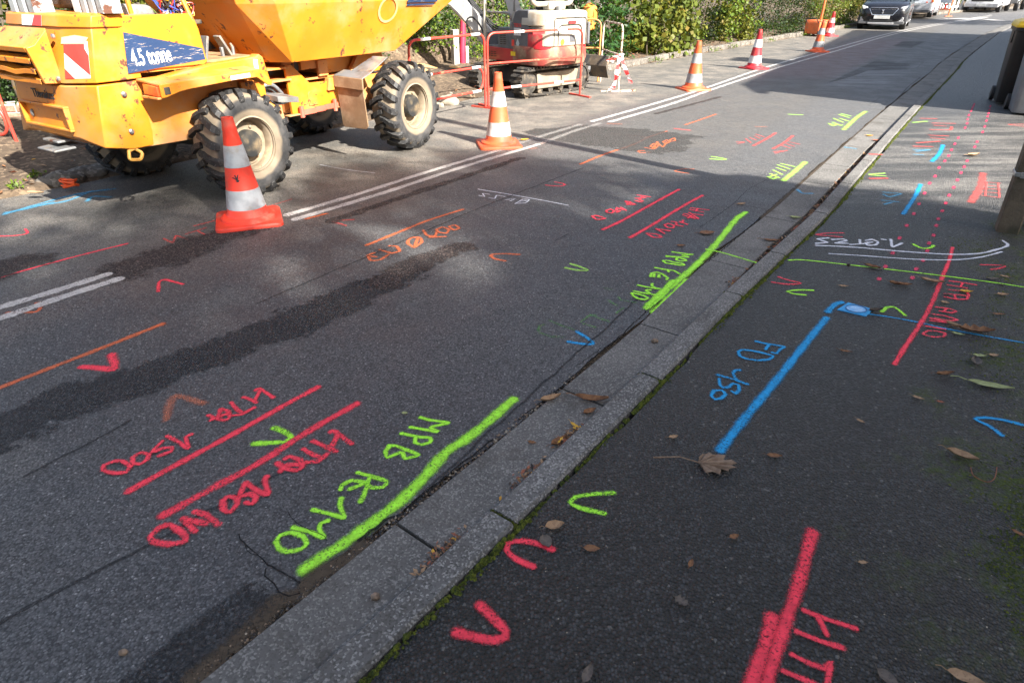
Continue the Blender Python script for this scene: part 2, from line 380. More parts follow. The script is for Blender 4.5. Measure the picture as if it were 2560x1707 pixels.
# ------------------------------------------------------------------ things laid on the road: strokes
def spray_mat(name, col, soft=.5, fade=1.0, grain=.35, rough=.65, holes=.5, coarse=0, mist=0):
    k = N(name); uv = k.n('UVMap').outputs[0]; s = k.n('SeparateXYZ', Vector=uv); P = k.pos()
    d = k.math('SQRT', k.math('ADD', k.math('MULTIPLY', s.outputs[0], s.outputs[0]), k.math('MULTIPLY', s.outputs[1], s.outputs[1])))
    d = k.math('ADD', d, k.math('MULTIPLY', k.math('ADD', k.noise(P, 260, 3, .7), -.5), grain*1.4))
    d = k.math('ADD', d, k.math('MULTIPLY', k.math('ADD', k.noise(P, 14, 4, .6), -.5), .25))
    if coarse: d = k.math('ADD', d, k.math('ADD', k.math('MULTIPLY', k.math('ADD', k.noise(P, 5.5, 5, .6), -.5), 1.5), k.math('MULTIPLY', k.math('ADD', k.noise(P, 24, 4, .65), -.5), .9)))
    a = k.ramp(d, .88, .88-soft, 0, fade)
    g = k.vor(P, 150.); gv = k.n('SeparateColor', Color=g.outputs[1]).outputs[0]
    hole = k.ramp(k.math('ADD', k.math('MULTIPLY', k.noise(P, 110, 3, .65), .8), k.math('MULTIPLY', k.noise(P, 5, 3), .35)), .43, .56, 1-holes, 1)
    a = k.math('MULTIPLY', a, hole)
    if mist: a = k.math('MAXIMUM', a, k.math('MULTIPLY', k.ramp(d, 1.0, .45), k.ramp(k.noise(P, 320, 2, .6), .52, .66, 0, mist)))
    c = k.mix(k.ramp(k.noise(P, 35, 5), .3, .7), col, tuple(x*.72 for x in col))
    c = k.mix(k.math('MULTIPLY', k.ramp(gv, .3, 0), .35), c, tuple(x*.4 for x in col))
    if coarse:
        g2 = k.vor(P, 105.); cv = k.n('SeparateColor', Color=g2.outputs[1]).outputs[0]
        c = k.mix(k.math('MULTIPLY', k.ramp(cv, .5, 1.), coarse), c, tuple(min(1, x*3.2) for x in col)); c = k.mix(k.ramp(g2.outputs[0], .42, .7), c, tuple(x*.3 for x in col))
        k.fin(c, rough, k.bump(g2.outputs[0], .8, .008), spec=.4)
    else: k.fin(c, rough, k.bump(g.outputs[0], .15, .003), spec=.3)
    tr = k.n('BsdfTransparent'); mx = k.n('MixShader'); k.set(mx.inputs[0], a); k.set(mx.inputs[1], tr.outputs[0]); k.set(mx.inputs[2], k.p.outputs[0])
    k.t.links.new(mx.outputs[0], k.out.inputs[0]); return k.m
RED = spray_mat('red spray', (.95, .055, .09), .66, .97, .6, holes=.72, mist=.45); REDF = spray_mat('red spray worn', (.75, .10, .09), .6, .62, .5)
GRN = spray_mat('green spray', (.40, .92, .05), .66, .97, .5, holes=.62, mist=.45); GRNF = spray_mat('green spray ghost', (.12, .42, .06), .7, .30, .6, holes=.9)
GRNL = spray_mat('pale green spray', (.42, .78, .12), .6, .75)
BLU = spray_mat('blue spray', (.012, .30, .62), .68, .97, .5, holes=.62); BLUF = spray_mat('blue spray worn', (.10, .42, .66), .7, .6, .6)
WHT = spray_mat('white spray', (.72, .74, .80), .7, .9, .45); ORA = spray_mat('orange spray', (.70, .16, .06), .6, .72, .4)
ORAF = spray_mat('orange spray faint', (.62, .19, .10), .8, .5, .5)
LINE = spray_mat('road line paint', (.50, .48, .455), .25, .92, .4, holes=.7); LINEF = spray_mat('worn road line paint', (.5, .48, .45), .5, .35, .5, holes=.9)
PATCHK = spray_mat('seam', (.03, .03, .031), .3, .6, .8, .8, holes=.5)
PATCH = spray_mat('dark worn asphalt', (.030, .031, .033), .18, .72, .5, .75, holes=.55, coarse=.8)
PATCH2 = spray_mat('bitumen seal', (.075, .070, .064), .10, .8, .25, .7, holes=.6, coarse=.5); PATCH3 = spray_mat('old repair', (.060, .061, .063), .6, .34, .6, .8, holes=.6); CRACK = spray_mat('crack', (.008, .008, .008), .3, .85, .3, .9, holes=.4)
PATCHB = spray_mat('brown gritty wear', (.05, .038, .034), .3, .85, .7, .85, holes=.7, coarse=.9)
GRITA = spray_mat('loose grit', (.075, .056, .038), .6, .95, .6, .95, holes=.6)
WALLZ = .0
def conv(o, P): return [(o[0]+x/o[2], o[1]+y/o[2]) for x, y in P]
ZA, ZB, ZC, ZD = (0, 900, 1.9433), (800, 900, 1.9433), (1660, 900, 1.9433), (0, 400, 2.6133)
ZE, ZF, ZG, ZH = (1900, 240, 3.4091), (1900, 600, 3.1364), (1300, 260, 3.1357), (800, 280, 3.1357)
ZI, ZJ, ZK, ZL, ZS = (2000, 140, 5.2267), (1750, 420, 5.2267), (850, 1100, 3.92), (1300, 700, 3.92), (0, 0, 1.0)
N1, N2, N3, N4, N5, N6 = (230, 940, 1.92), (660, 1010, 2.24), (1460, 460, 2.9867), (1560, 600, 4.978), (2020, 560, 2.4889), (1740, 820, 4.4808)
ZCNT = [0]
GROUND_MATS = (PATCHK, LINE, LINEF, PATCH, PATCH2, PATCH3, PATCHB, CRACK, GRITA)
def soft_path(P, step, k):
    if len(P) == 2 or k >= .5: return catmull(P, step)
    P2 = [P[0]*2-P[1]]+P+[P[-1]*2-P[-2]]; out = []
    for i in range(1, len(P2)-2):
        a, b, c, d = P2[i-1:i+3]; n = max(2, int((c-b).length/(step*.6))); m0 = (c-a)*k; m1 = (d-b)*k
        for j in range(n):
            t = j/n; out.append(b*(2*t**3-3*t*t+1)+m0*(t**3-2*t*t+t)+c*(-2*t**3+3*t*t)+m1*(t**3-t*t))
    return out+[P[-1]]
def stroke_mesh(name, mat, strokes, z, feather=None, step=.02, jit=0.0, tension=.5):
    """strokes: (zoom, width, [points]); each becomes a thin painted ribbon on the ground"""
    V, Fc, UV = [], [], []
    for kk, (o, wd, pts) in enumerate(strokes):
        G = [at(px, py, z) for px, py in conv(o, pts)]
        C = soft_path(G, step, .22 if 'text' in name else .5)
        gm = mat in GROUND_MATS
        hw = wd/2*(feather or (1.35 if gm else 1.75))*(.6 if mat is CRACK else 1 if gm else (.72 if mat in (GRN, GRNL) else .64)); n = len(C)
        if jit: C = [c+Vector((rnd.uniform(-jit, jit), rnd.uniform(-jit, jit), 0)) for c in C]
        t0 = (C[0]-C[1]).normalized(); t1 = (C[-1]-C[-2]).normalized()
        C = [C[0]+t0*hw]+C+[C[-1]+t1*hw]; base = len(V)
        ZCNT[0] += 1; zz = z+.0012+(kk % 14)*.00035
        for i, c in enumerate(C):
            a = C[max(i-2, 0)]; b = C[min(i+2, len(C)-1)]; t = (b-a).normalized(); q = Vector((t.y, -t.x, 0))
            wv = hw*(1+.10*math.sin(i*.7+kk)+.06*math.sin(i*1.9))
            ue = 1.0 if i in (0, len(C)-1) else 0.0
            for v in (-1, 0, 1):
                p = c+q*(wv*v); V.append((p.x, p.y, zz+.0003*i/len(C))); UV.append((ue, v))
        for i in range(len(C)-1):
            for j in (0, 1): Fc.append((base+i*3+j, base+(i+1)*3+j, base+(i+1)*3+j+1, base+i*3+j+1))
    me = bpy.data.meshes.new(name); me.from_pydata(V, [], Fc); me.materials.append(mat)
    uvl = me.uv_layers.new(name='UVMap'); li = np.zeros(len(me.loops), dtype=np.int32); me.loops.foreach_get('vertex_index', li)
    uvl.data.foreach_set('uv', np.array(UV, dtype=np.float32)[li].ravel())
    o = bpy.data.objects.new(name, me); COL.objects.link(o); return o
def mark(name, mat, label, strokes, z=0.0, cat='ground marking', group=None, **k):
    return tag(stroke_mesh(name, mat, strokes, z, **k), label, cat, group)
def ground(name, mat, strokes, z=0.0, **k): return tag(stroke_mesh(name, mat, strokes, z, **k), kind='structure')
def blob(name, mat, o, pts, z):
    """irregular patch polygon, feathered at its rim"""
    G = [at(px, py, z) for px, py in conv(o, pts)]; C = []
    for i, a in enumerate(G):
        e = G[(i+1) % len(G)]; m_ = max(2, int((e-a).length/.07))
        C += [a.lerp(e, j/m_)+Vector((rnd.uniform(-.008, .008), rnd.uniform(-.008, .008), 0)) for j in range(m_)]
    c = sum(C, Vector())/len(C); V = [tuple(c)]; UV = [(0, 0)]
    for p in C:
        q = c.lerp(p, .7); V += [(q.x, q.y, z), (p.x, p.y, z)]; UV += [(0, .35), (0, 1)]
    n = len(C); Fc = [(0, 1+2*i, 1+2*((i+1) % n)) for i in range(n)]+[(1+2*i, 2+2*i, 2+2*((i+1) % n), 1+2*((i+1) % n)) for i in range(n)]
    me = bpy.data.meshes.new(name); me.from_pydata([(a, b_, z+.0008) for a, b_, _ in V], [], Fc); me.materials.append(mat)
    uvl = me.uv_layers.new(name='UVMap'); li = np.zeros(len(me.loops), dtype=np.int32); me.loops.foreach_get('vertex_index', li)
    uvl.data.foreach_set('uv', np.array(UV, dtype=np.float32)[li].ravel())
    o2 = bpy.data.objects.new(name, me); COL.objects.link(o2); return tag(o2, kind='structure')
# wear in the road surface
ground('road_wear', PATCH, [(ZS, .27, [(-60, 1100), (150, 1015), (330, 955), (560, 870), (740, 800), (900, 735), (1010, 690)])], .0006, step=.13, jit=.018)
ground('road_wear', PATCHB, [(ZS, .2, [(960, 705), (1040, 660), (1150, 620)])], .0012, step=.1)
ground('road_wear', PATCHB, [(ZS, .34, [(330, 672), (520, 600), (640, 560)]), (ZS, .30, [(-40, 690), (60, 655)])], .0012, step=.12)
ground('road_wear', PATCHB, [(ZS, .09, [(830, 553), (1010, 492), (1300, 396)]), (ZS, .07, [(1640, 285), (1800, 243)])], .0010, step=.1, jit=.006)
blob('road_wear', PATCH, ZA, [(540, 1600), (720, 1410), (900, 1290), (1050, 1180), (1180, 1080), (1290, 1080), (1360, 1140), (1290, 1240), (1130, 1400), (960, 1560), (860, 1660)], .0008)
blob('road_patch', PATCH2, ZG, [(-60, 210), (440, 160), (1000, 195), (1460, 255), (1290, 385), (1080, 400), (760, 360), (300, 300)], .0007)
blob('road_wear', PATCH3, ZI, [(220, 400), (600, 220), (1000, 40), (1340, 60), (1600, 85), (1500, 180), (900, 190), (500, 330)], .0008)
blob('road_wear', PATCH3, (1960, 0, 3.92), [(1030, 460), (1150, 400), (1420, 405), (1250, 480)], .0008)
ground('road_grit', GRITA, [(ZS, .05, [(1905, 545), (2000, 462), (2100, 375), (2200, 285)])], .0012, jit=.006)
ground('road_grit', GRITA, [(ZS, .075, [(480, 1705), (600, 1600), (700, 1510), (770, 1462), (860, 1395), (905, 1366)])], .0022, jit=.012)
ground('road_crack', CRACK, [(ZA, .007, [(1155, 850), (1190, 885), (1225, 930), (1270, 965), (1300, 1000)]), (ZA, .005, [(1190, 890), (1200, 925), (1250, 950)]),
    (ZA, .008, [(1290, 1010), (1285, 1050), (1330, 1090), (1360, 1125), (1400, 1145), (1450, 1135)]), (ZA, .01, [(1300, 990), (1350, 1020), (1400, 1050), (1450, 1085)]),
    (ZA, .004, [(1400, 740), (1440, 790), (1490, 820), (1550, 840), (1585, 880)]), (ZB, .003, [(360, 140), (415, 112)])], .0016, jit=.004)
ground('road_crack', CRACK, [(ZL, .012, [(0, 1360), (120, 1265), (290, 1130), (400, 1050), (600, 870), (770, 720), (900, 620), (1050, 480), (1150, 390), (1260, 290), (1390, 200)]),
    (ZL, .006, [(560, 840), (700, 740), (830, 660), (950, 570)]), (ZK, .014, [(1500, 0), (1330, 130), (1110, 300), (950, 430), (840, 520), (650, 660)]), (ZK, .02, [(600, 730), (430, 800), (300, 900), (180, 980)]),
    (ZJ, .012, [(-50, 1330), (150, 1190), (300, 1070), (500, 900), (640, 780), (780, 660)]), (ZJ, .006, [(0, 780), (190, 650), (420, 490), (560, 350), (660, 270), (870, 155)]), (ZJ, .005, [(570, 495), (700, 515), (870, 550)]), (ZJ, .005, [(480, 785), (570, 810)])], .0016, jit=.006)
ground('road_crack', CRACK, [(ZI, .012, [(1060, 740), (1180, 640), (1300, 530), (1420, 400), (1570, 285)]), (ZI, .006, [(900, 640), (1050, 545)]), (ZI, .006, [(1530, 155), (1610, 85)]), (ZG, .004, [(265, 1075), (375, 1020)]), (ZH, .004, [(1840, 1015), (1945, 960)])], .0016, jit=.005)
# long seams and old trench edges
ground('road_seam', PATCHK, [(ZS, .014, [(0, 1560), (160, 1470), (330, 1385), (480, 1300), (700, 1180)]), (ZS, .012, [(60, 1190), (200, 1120), (330, 1050)]), (ZS, .012, [(1050, 1240), (1180, 1120), (1330, 985), (1480, 850), (1600, 740)]), (ZS, .012, [(640, 760), (900, 650), (1200, 520), (1460, 420)])], .0009, step=.05, jit=.006)
# centre lines
for P_, w_ in (([(-80, 796), (0, 769), (140, 727), (266, 687)], .085), ([(-80, 822), (0, 796), (150, 745), (296, 698)], .085)):
    ground('centre_line', LINE, [(ZS, w_, P_)], .0020, feather=1.12)
for P_, w_ in (([(718, 538), (900, 484), (1060, 433), (1236, 380)], .08), ([(738, 549), (960, 482), (1160, 417), (1345, 362)], .08),
    ([(1480, 304), (1635, 260), (1763, 221), (1918, 168), (2081, 122.5), (2253, 77.5), (2394, 52), (2480, 38)], .085), ([(1526, 305), (1679, 260), (1784, 223), (1940, 171.5), (2081, 130.6), (2253, 81.8), (2394, 54.5), (2480, 40)], .085)):
    ground('centre_line', LINE, [(ZS, w_, P_)], .0020, feather=1.12, step=.05)
ground('centre_line', LINEF, [(ZS, .08, [(1345, 362), (1436, 328), (1500, 309)]), (ZS, .08, [(1240, 379), (1330, 348), (1450, 312)])], .0020, step=.05)
# far crossing stripes
ground('crossing_stripes', LINE, [((1960, 0, 3.92), .5, [(1530, 192), (1780, 182)]), ((1960, 0, 3.92), .5, [(1720, 212), (1880, 185), (1950, 175)]), ((1960, 0, 3.92), .5, [(2010, 195), (2110, 205)])], .0024, step=.1)
# ---- sprayed utility marks on the road
M_ = mark
M_('spray_line', RED, 'long red sprayed bar beneath the mirrored lettering HTA 150 D, nearest on the road', [(ZA, .045, [(625, 637), (800, 540), (1150, 350), (1400, 210), (1545, 132)])])
M_('spray_line', RED, 'thicker red sprayed bar crossed by a green tick, second from the near kerb', [(ZA, .05, [(792, 755), (1000, 640), (1250, 505), (1500, 345), (1735, 212)])])
T1 = [[(785, 68), (806, 61), (870, 103)], [(806, 72), (782, 118)], [(728, 102), (755, 110), (788, 128)], [(668, 128), (700, 165), (725, 178)], [(683, 190), (720, 185), (780, 152)], [(560, 190), (600, 206), (640, 215), (662, 200), (655, 170), (622, 160)], [(570, 213), (610, 195), (660, 182)], [(618, 162), (605, 208)],
    [(478, 282), (452, 295), (462, 350), (425, 325), (362, 290)], [(338, 316), (287, 370), (340, 350), (386, 346), (380, 365), (325, 385)], [(275, 380), (240, 370), (200, 390), (197, 420), (230, 425), (265, 405), (275, 380)], [(185, 438), (165, 465), (110, 470), (55, 455), (60, 430), (110, 412), (150, 412), (186, 438)]]
M_('spray_text', RED, 'red sprayed lettering HTA 150 D above the nearest thin red bar', [(N1, .027, t) for t in T1])
T2 = [[(1145, 268), (1165, 265), (1245, 325)], [(1180, 285), (1152, 335)], [(1060, 312), (1100, 330), (1170, 362)], [(1015, 352), (1055, 375), (1085, 388)], [(1030, 415), (1085, 410), (1130, 375)], [(905, 458), (930, 430), (1010, 425)], [(890, 420), (930, 446), (985, 455), (1012, 435), (1000, 405), (950, 388), (930, 398)],
    [(840, 485), (830, 500), (845, 570), (790, 550), (740, 515)], [(735, 520), (710, 578), (760, 568), (790, 585), (770, 615), (742, 610)], [(700, 590), (660, 580), (630, 600), (635, 645), (665, 655), (695, 620), (700, 590)], [(495, 747), (440, 688)], [(440, 688), (550, 712)], [(497, 655), (545, 668), (608, 715)], [(355, 720), (325, 732), (280, 775), (300, 800), (380, 812), (452, 795), (440, 760), (380, 720), (355, 720)]]
M_('spray_text', RED, 'red sprayed lettering HTA 150 ND beside the thicker red bar', [(N1, .033, t) for t in T2])
M_('spray_tick', GRN, 'green sprayed tick across the thicker near red bar', [(ZA, .034, [(1332, 330), (1375, 346), (1415, 376), (1388, 397), (1232, 407)])])
M_('spray_tick', ORAF, 'blurred brown orange tick near the lettering HTA 150 D', [(ZA, .055, [(985, 210), (900, 183), (850, 175), (825, 215), (808, 288)])])
M_('spray_line', ORA, 'long orange bar at the left edge, below the white lines', [(ZD, .05, [(-60, 1510), (300, 1370), (650, 1235), (1060, 1072)])])
M_('spray_tick', RED, 'thick pink red tick just below the long orange bar', [(ZD, .055, [(728, 1272), (750, 1340), (735, 1372), (660, 1360), (535, 1352)])])
M_('spray_tick', RED, 'red hook mark on the road below the gap in the white lines', [(ZD, .03, [(1035, 860), (1040, 800), (1075, 782), (1130, 795), (1195, 812)])])
M_('spray_tick', ORA, 'orange hook sprayed over the near end of the white lines', [(ZD, .04, [(240, 935), (262, 965), (235, 992), (150, 995), (50, 998)])])
M_('spray_line', RED, 'thin red line left of the near white lines', [(ZD, .03, [(-60, 790), (150, 725), (500, 630), (830, 548)])])
M_('spray_tick', RED, 'red tick at the left edge near the blue scrawl', [(ZD, .026, [(-40, 498), (60, 497), (140, 490), (180, 478), (165, 452)])])
M_('spray_text', REDF, 'red half hidden lettering HT beside the nearest cone', [(ZD, .026, t) for t in ([(1070, 515), (1130, 540), (1150, 495), (1225, 520)], [(1215, 485), (1345, 445)], [(1290, 465), (1345, 492)], [(1345, 490), (1420, 478), (1432, 455)])])
M_('spray_line', REDF, 'faint red line running under the nearest cone', [(ZD, .03, [(1270, 432), (1440, 388)])])
M_('spray_line', REDF, 'faint thin red line between the nearest cone and the dumper wheel', [(ZD, .02, [(1760, 302), (1905, 258)])])
M_('spray_scrawl', BLUF, 'blue scrawl across the tarmac beside the soil at left', [(ZD, .06, t) for t in ([(30, 355), (250, 290), (500, 225), (750, 190)], [(230, 300), (430, 270), (600, 205)], [(420, 245), (560, 215), (700, 195)], [(570, 270), (610, 240), (720, 245)], [(40, 345), (180, 320), (340, 280)])])
M_('spray_line', WHT, 'short white line on the tarmac between the machine wheels', [(ZH, .016, [(0, 415), (200, 452), (430, 480)])])
M_('spray_tick', ORA, 'small orange mark on the end of the white lines by the nearest cone', [(ZD, .05, [(2000, 385), (2080, 365), (2130, 352)])])
M_('spray_tick', REDF, 'pale red tick right of the nearest cone', [(ZH, .03, [(265, 845), (180, 850), (95, 860), (150, 875), (205, 892)])])
M_('spray_line', ORA, 'orange bar above the lettering EV 400 in mid road', [(ZH, .045, [(365, 1045), (600, 950), (850, 850), (1120, 765)])])
T3 = [[(425, 1105), (375, 1125), (400, 1165), (470, 1160), (535, 1120)], [(390, 1130), (440, 1138)], [(470, 1082), (560, 1108), (625, 1092), (600, 1055), (545, 1052)], [(690, 1010), (720, 985), (790, 990), (795, 1025), (740, 1062), (690, 1035), (690, 1010)], [(740, 1062), (770, 985)], [(810, 930), (840, 970), (900, 975), (915, 945)], [(860, 985), (985, 980)],
    [(915, 925), (960, 905), (1010, 925), (990, 955), (930, 945), (915, 925)], [(1015, 900), (1060, 890), (1090, 915), (1050, 930), (1015, 905)]]
M_('spray_text', ORA, 'orange sprayed lettering EV 400 in mid road under its orange bar', [(ZH, .034, t) for t in T3])
M_('spray_line', WHT, 'white bar beside the lettering BT 3S in mid road', [(ZH, .022, [(1240, 607), (1500, 650), (1750, 695), (1945, 733)])])
T4 = [[(1245, 655), (1290, 665), (1275, 640), (1330, 648)], [(1325, 675), (1370, 680), (1385, 655), (1450, 665)], [(1455, 690), (1530, 682)], [(1490, 700), (1520, 690)], [(1530, 720), (1610, 715), (1640, 690), (1590, 688), (1530, 722)], [(1570, 705), (1620, 698)]]
M_('spray_text', WHT, 'white sprayed lettering BT 3S under the white bar in mid road', [(ZH, .018, t) for t in T4])
M_('spray_tick', RED, 'small red tick on the road above the white bar', [(ZH, .026, [(1770, 575), (1880, 583), (1920, 572), (1895, 560), (1840, 550)])])
M_('spray_tick', ORA, 'orange red hook on the road right of the lettering EV 400', [(ZH, .035, [(1560, 1118), (1440, 1112), (1345, 1120), (1365, 1150), (1450, 1168)])])
M_('spray_tick', GRNL, 'bright green tick in mid road near the kerb side lettering', [(ZH, .028, [(1925, 1222), (2010, 1240), (2098, 1242), (2040, 1215), (1965, 1192)])])
M_('spray_line', ORA, 'orange line crossing the narrow shadow band in mid road', [(ZG, .05, [(475, 473), (650, 400), (900, 315), (1000, 265), (1150, 215)])])
M_('spray_line', ORA, 'thin orange branch line meeting the orange line on the dark patch', [(ZG, .02, [(725, 232), (850, 245), (1000, 262)])])
M_('spray_line', ORA, 'short thin orange line on the left of the dark patch', [(ZG, .016, [(340, 204), (540, 216)])])
T5 = [[(960, 355), (920, 370), (950, 385), (1025, 380)], [(930, 370), (975, 368)], [(980, 345), (1050, 355), (1060, 330)], [(1020, 335), (1050, 312), (1085, 325), (1060, 350), (1020, 335)], [(1035, 352), (1080, 300)], [(1070, 300), (1120, 340), (1150, 300)], [(1120, 300), (1150, 285), (1170, 300), (1140, 315), (1120, 300)], [(1175, 285), (1210, 270), (1215, 290), (1180, 297), (1175, 285)]]
M_('spray_text', ORA, 'orange sprayed lettering EV 400 on the dark patch', [(ZG, .03, t) for t in T5])
M_('spray_line', ORA, 'orange line on the sunlit road beyond the dark patch', [(ZG, .045, [(1295, 165), (1400, 130), (1535, 82)])])
M_('spray_tick', ORAF, 'faint orange smear beside the far white lines', [(ZG, .06, [(690, 155), (790, 160)])])
M_('spray_tick', REDF, 'faint pink smear right of the dark patch corner', [(ZG, .06, [(1215, 195), (1330, 208)])])
M_('spray_tick', ORAF, 'orange smear at the end of the white lines by the second cone', [(ZH, .05, [(1630, 285), (1780, 235)]), (ZG, .05, [(70, 352), (130, 348)])])
M_('spray_tick', ORA, 'dull red tick within the narrow shadow band', [(ZG, .03, [(1360, 512), (1280, 512), (1215, 525), (1250, 535), (1320, 545)])])
M_('spray_line', RED, 'red bar beside the lettering HTA 150 D in the middle distance', [(ZG, .045, [(650, 985), (800, 915), (1100, 750), (1245, 672)])])
M_('spray_line', RED, 'red bar beside the lettering HTA 150 ND in the middle distance', [(ZG, .045, [(865, 1048), (1050, 940), (1280, 800), (1430, 718)])])
T6 = [[(400, 84), (495, 98)], [(385, 108), (455, 105)], [(440, 92), (420, 112)], [(385, 128), (430, 138)], [(405, 115), (440, 130)], [(320, 155), (385, 155), (310, 130), (330, 150)], [(345, 135), (335, 155)], [(275, 178), (312, 200)], [(290, 195), (250, 185)], [(245, 180), (240, 200), (270, 205), (245, 215)], [(200, 193), (225, 205), (205, 222), (170, 215), (170, 200), (200, 192)], [(60, 245), (90, 240), (160, 262), (95, 270), (60, 245)]]
M_('spray_text', RED, 'red lettering HTA 150 D in the middle distance', [(N3, .028, t) for t in T6])
T7 = [[(800, 180), (930, 195)], [(790, 192), (890, 212)], [(850, 185), (835, 205)], [(785, 215), (855, 262)], [(800, 225), (885, 235)], [(740, 235), (830, 262), (770, 228), (745, 225)], [(775, 258), (800, 240)], [(715, 285), (770, 305)], [(740, 275), (735, 290)], [(655, 285), (688, 288), (690, 310), (735, 320)], [(600, 310), (630, 300), (670, 315), (665, 332), (625, 330), (600, 310)], [(570, 345), (640, 355)], [(640, 355), (540, 340)], [(540, 340), (600, 375)], [(470, 370), (540, 375), (580, 398), (520, 400), (470, 372)]]
M_('spray_text', RED, 'red lettering HTA 150 ND in the middle distance', [(N3, .03, t) for t in T7])
M_('spray_line', REDF, 'pink bar far along the road, left of its pair', [(ZG, .05, [(1830, 328), (1930, 275), (2005, 228)])])
M_('spray_text', REDF, 'pink far off scribbled lettering left of the pink bars', [(ZG, .03, t) for t in ([(1700, 300), (1760, 300), (1710, 312)], [(1770, 275), (1810, 305)], [(1800, 265), (1850, 285)], [(1840, 255), (1880, 272)], [(1850, 240), (1915, 262)])])
M_('spray_line', REDF, 'pink bar far along the road, right of its pair', [(ZG, .05, [(1985, 352), (2070, 305), (2140, 250)])])
M_('spray_text', REDF, 'pink far off scribbled lettering right of the pink bars', [(ZG, .03, t) for t in ([(1990, 375), (2060, 370), (2000, 388)], [(2060, 330), (2120, 350)], [(2090, 315), (2150, 335)], [(2110, 300), (2190, 318)], [(2060, 375), (2095, 365)])])
M_('spray_tick', ORAF, 'small faint orange tick beyond the pink bars', [(ZG, .05, [(1850, 180), (1930, 180)])])
M_('spray_tick', GRNL, 'pale green tick on the sunlit road', [(ZG, .04, [(1495, 432), (1560, 437), (1615, 435), (1560, 422), (1505, 414)])])
M_('spray_tick', GRNL, 'pale green tick farthest away on the sunlit road', [(ZI, .05, [(-140, 765), (-60, 770), (30, 772)])])
M_('spray_line', GRNL, 'pale green bar farther away in the sun', [(ZI, .07, [(570, 965), (640, 900), (750, 800), (860, 728)])])
M_('spray_text', GRNL, 'pale green lettering MPB PE 110 beside the farther sunlit bar', [(ZI, .045, t) for t in ([(380, 885), (430, 915), (480, 900)], [(430, 870), (540, 915)], [(440, 820), (560, 870)], [(520, 820), (630, 855)], [(510, 770), (640, 810)], [(540, 760), (660, 790)], [(400, 895), (550, 905)])])
M_('spray_line', GRNL, 'pale green bar nearer in the sun', [(ZE, .065, [(200, 722), (300, 640), (385, 565)])])
M_('spray_text', GRNL, 'pale green lettering MPB PE 110 beside the nearer sunlit bar', [(ZE, .034, t) for t in ([(70, 690), (110, 710), (150, 690)], [(90, 665), (160, 700)], [(115, 635), (185, 670)], [(145, 615), (215, 640)], [(150, 590), (250, 625)], [(180, 580), (290, 605)], [(75, 695), (140, 672)])])
M_('spray_line', GRN, 'thick green bar along the crumbling tarmac edge, nearest of the green bars', [(N2, .058, [(230, 930), (330, 855), (440, 785), (640, 640), (830, 480), (1020, 270), (1120, 205), (1260, 95), (1395, -25)])])
T8 = [[(875, 75), (930, 90), (1035, 105), (930, 130), (975, 155), (820, 130)], [(770, 165), (870, 185), (932, 190), (930, 215), (880, 228), (845, 215), (850, 187)], [(700, 235), (740, 235), (865, 285), (790, 305), (770, 270), (690, 300), (680, 265), (705, 237)], [(525, 385), (600, 405), (690, 435), (665, 468), (600, 468), (575, 450), (592, 415)], [(580, 455), (560, 510), (540, 548)], [(430, 480), (440, 455), (490, 430), (570, 440)], [(480, 478), (530, 460), (560, 442)], [(435, 530), (425, 570), (450, 640), (380, 620), (275, 595)],
    [(360, 655), (320, 670), (310, 700), (335, 752), (260, 718), (165, 695)], [(70, 775), (90, 740), (150, 722), (220, 745), (240, 785), (210, 815), (130, 830), (85, 810), (70, 775)]]
M_('spray_text', GRN, 'green sprayed lettering MPB PE 110 nearest on the road', [(N2, .024, t) for t in T8])
M_('spray_line', GRN, 'thick green bar along the gutter in the middle distance', [(ZG, .06, [(1000, 1600), (1170, 1440), (1350, 1290), (1500, 1140), (1600, 1020), (1700, 900), (1770, 850)]), (ZL, .05, [(1310, 320), (1420, 210), (1550, 90), (1630, 0)]), (ZL, .05, [(1255, 245), (1400, 110), (1500, 10)])])
T9 = [[(605, 150), (700, 165), (855, 182), (720, 190), (800, 215), (530, 208)], [(530, 200), (640, 215), (760, 245), (770, 260), (700, 265), (650, 250), (660, 230)], [(485, 262), (520, 290), (600, 300), (700, 318), (750, 315), (720, 295), (620, 280), (540, 258), (490, 262)], [(390, 348), (490, 368), (620, 385), (685, 420)], [(545, 375), (555, 400)], [(330, 460), (345, 420), (410, 405), (480, 430), (545, 480), (530, 498)], [(370, 462), (375, 430)], [(430, 470), (435, 440)], [(180, 570), (300, 595), (445, 615)], [(350, 552), (345, 575), (390, 605)], [(125, 645), (230, 665), (385, 692)], [(325, 630), (275, 635), (320, 675)], [(100, 672), (160, 678), (250, 705), (298, 735), (250, 752), (170, 735), (110, 700), (100, 672)]]
M_('spray_text', GRN, 'green sprayed lettering MPB FE 110 in the middle distance', [(N4, .026, t) for t in T9])
M_('spray_text', GRNF, 'ghostly faded green lettering under the blue tick', [(ZL, .022, t) for t in ([(180, 500), (190, 450), (240, 440)], [(285, 395), (400, 445), (530, 490)], [(200, 520), (300, 555), (420, 560)], [(600, 410), (690, 345), (740, 345)], [(690, 345), (870, 410)], [(620, 430), (740, 470)], [(870, 205), (950, 255)], [(960, 170), (990, 200), (1130, 225)], [(940, 330), (1010, 280)], [(830, 85), (900, 100)])])
M_('spray_tick', BLU, 'blue sprayed tick on the road by the gutter', [(ZL, .032, [(475, 605), (600, 625), (718, 628), (660, 570), (560, 508)])])
M_('spray_line', GRN, 'thin green line crossing the gutter slabs', [(ZG, .022, [(1460, 1140), (1600, 1170), (1850, 1245)])], .0045)
M_('spray_tick', BLUF, 'pale blue mark on the sunlit gutter slab', [(ZE, .05, [(320, 800), (360, 830), (440, 832)])], .0045)
M_('spray_tick', BLUF, 'small pale blue mark on a gutter slab farther away', [(ZI, .05, [(590, 1195), (730, 1215)])], .0045)
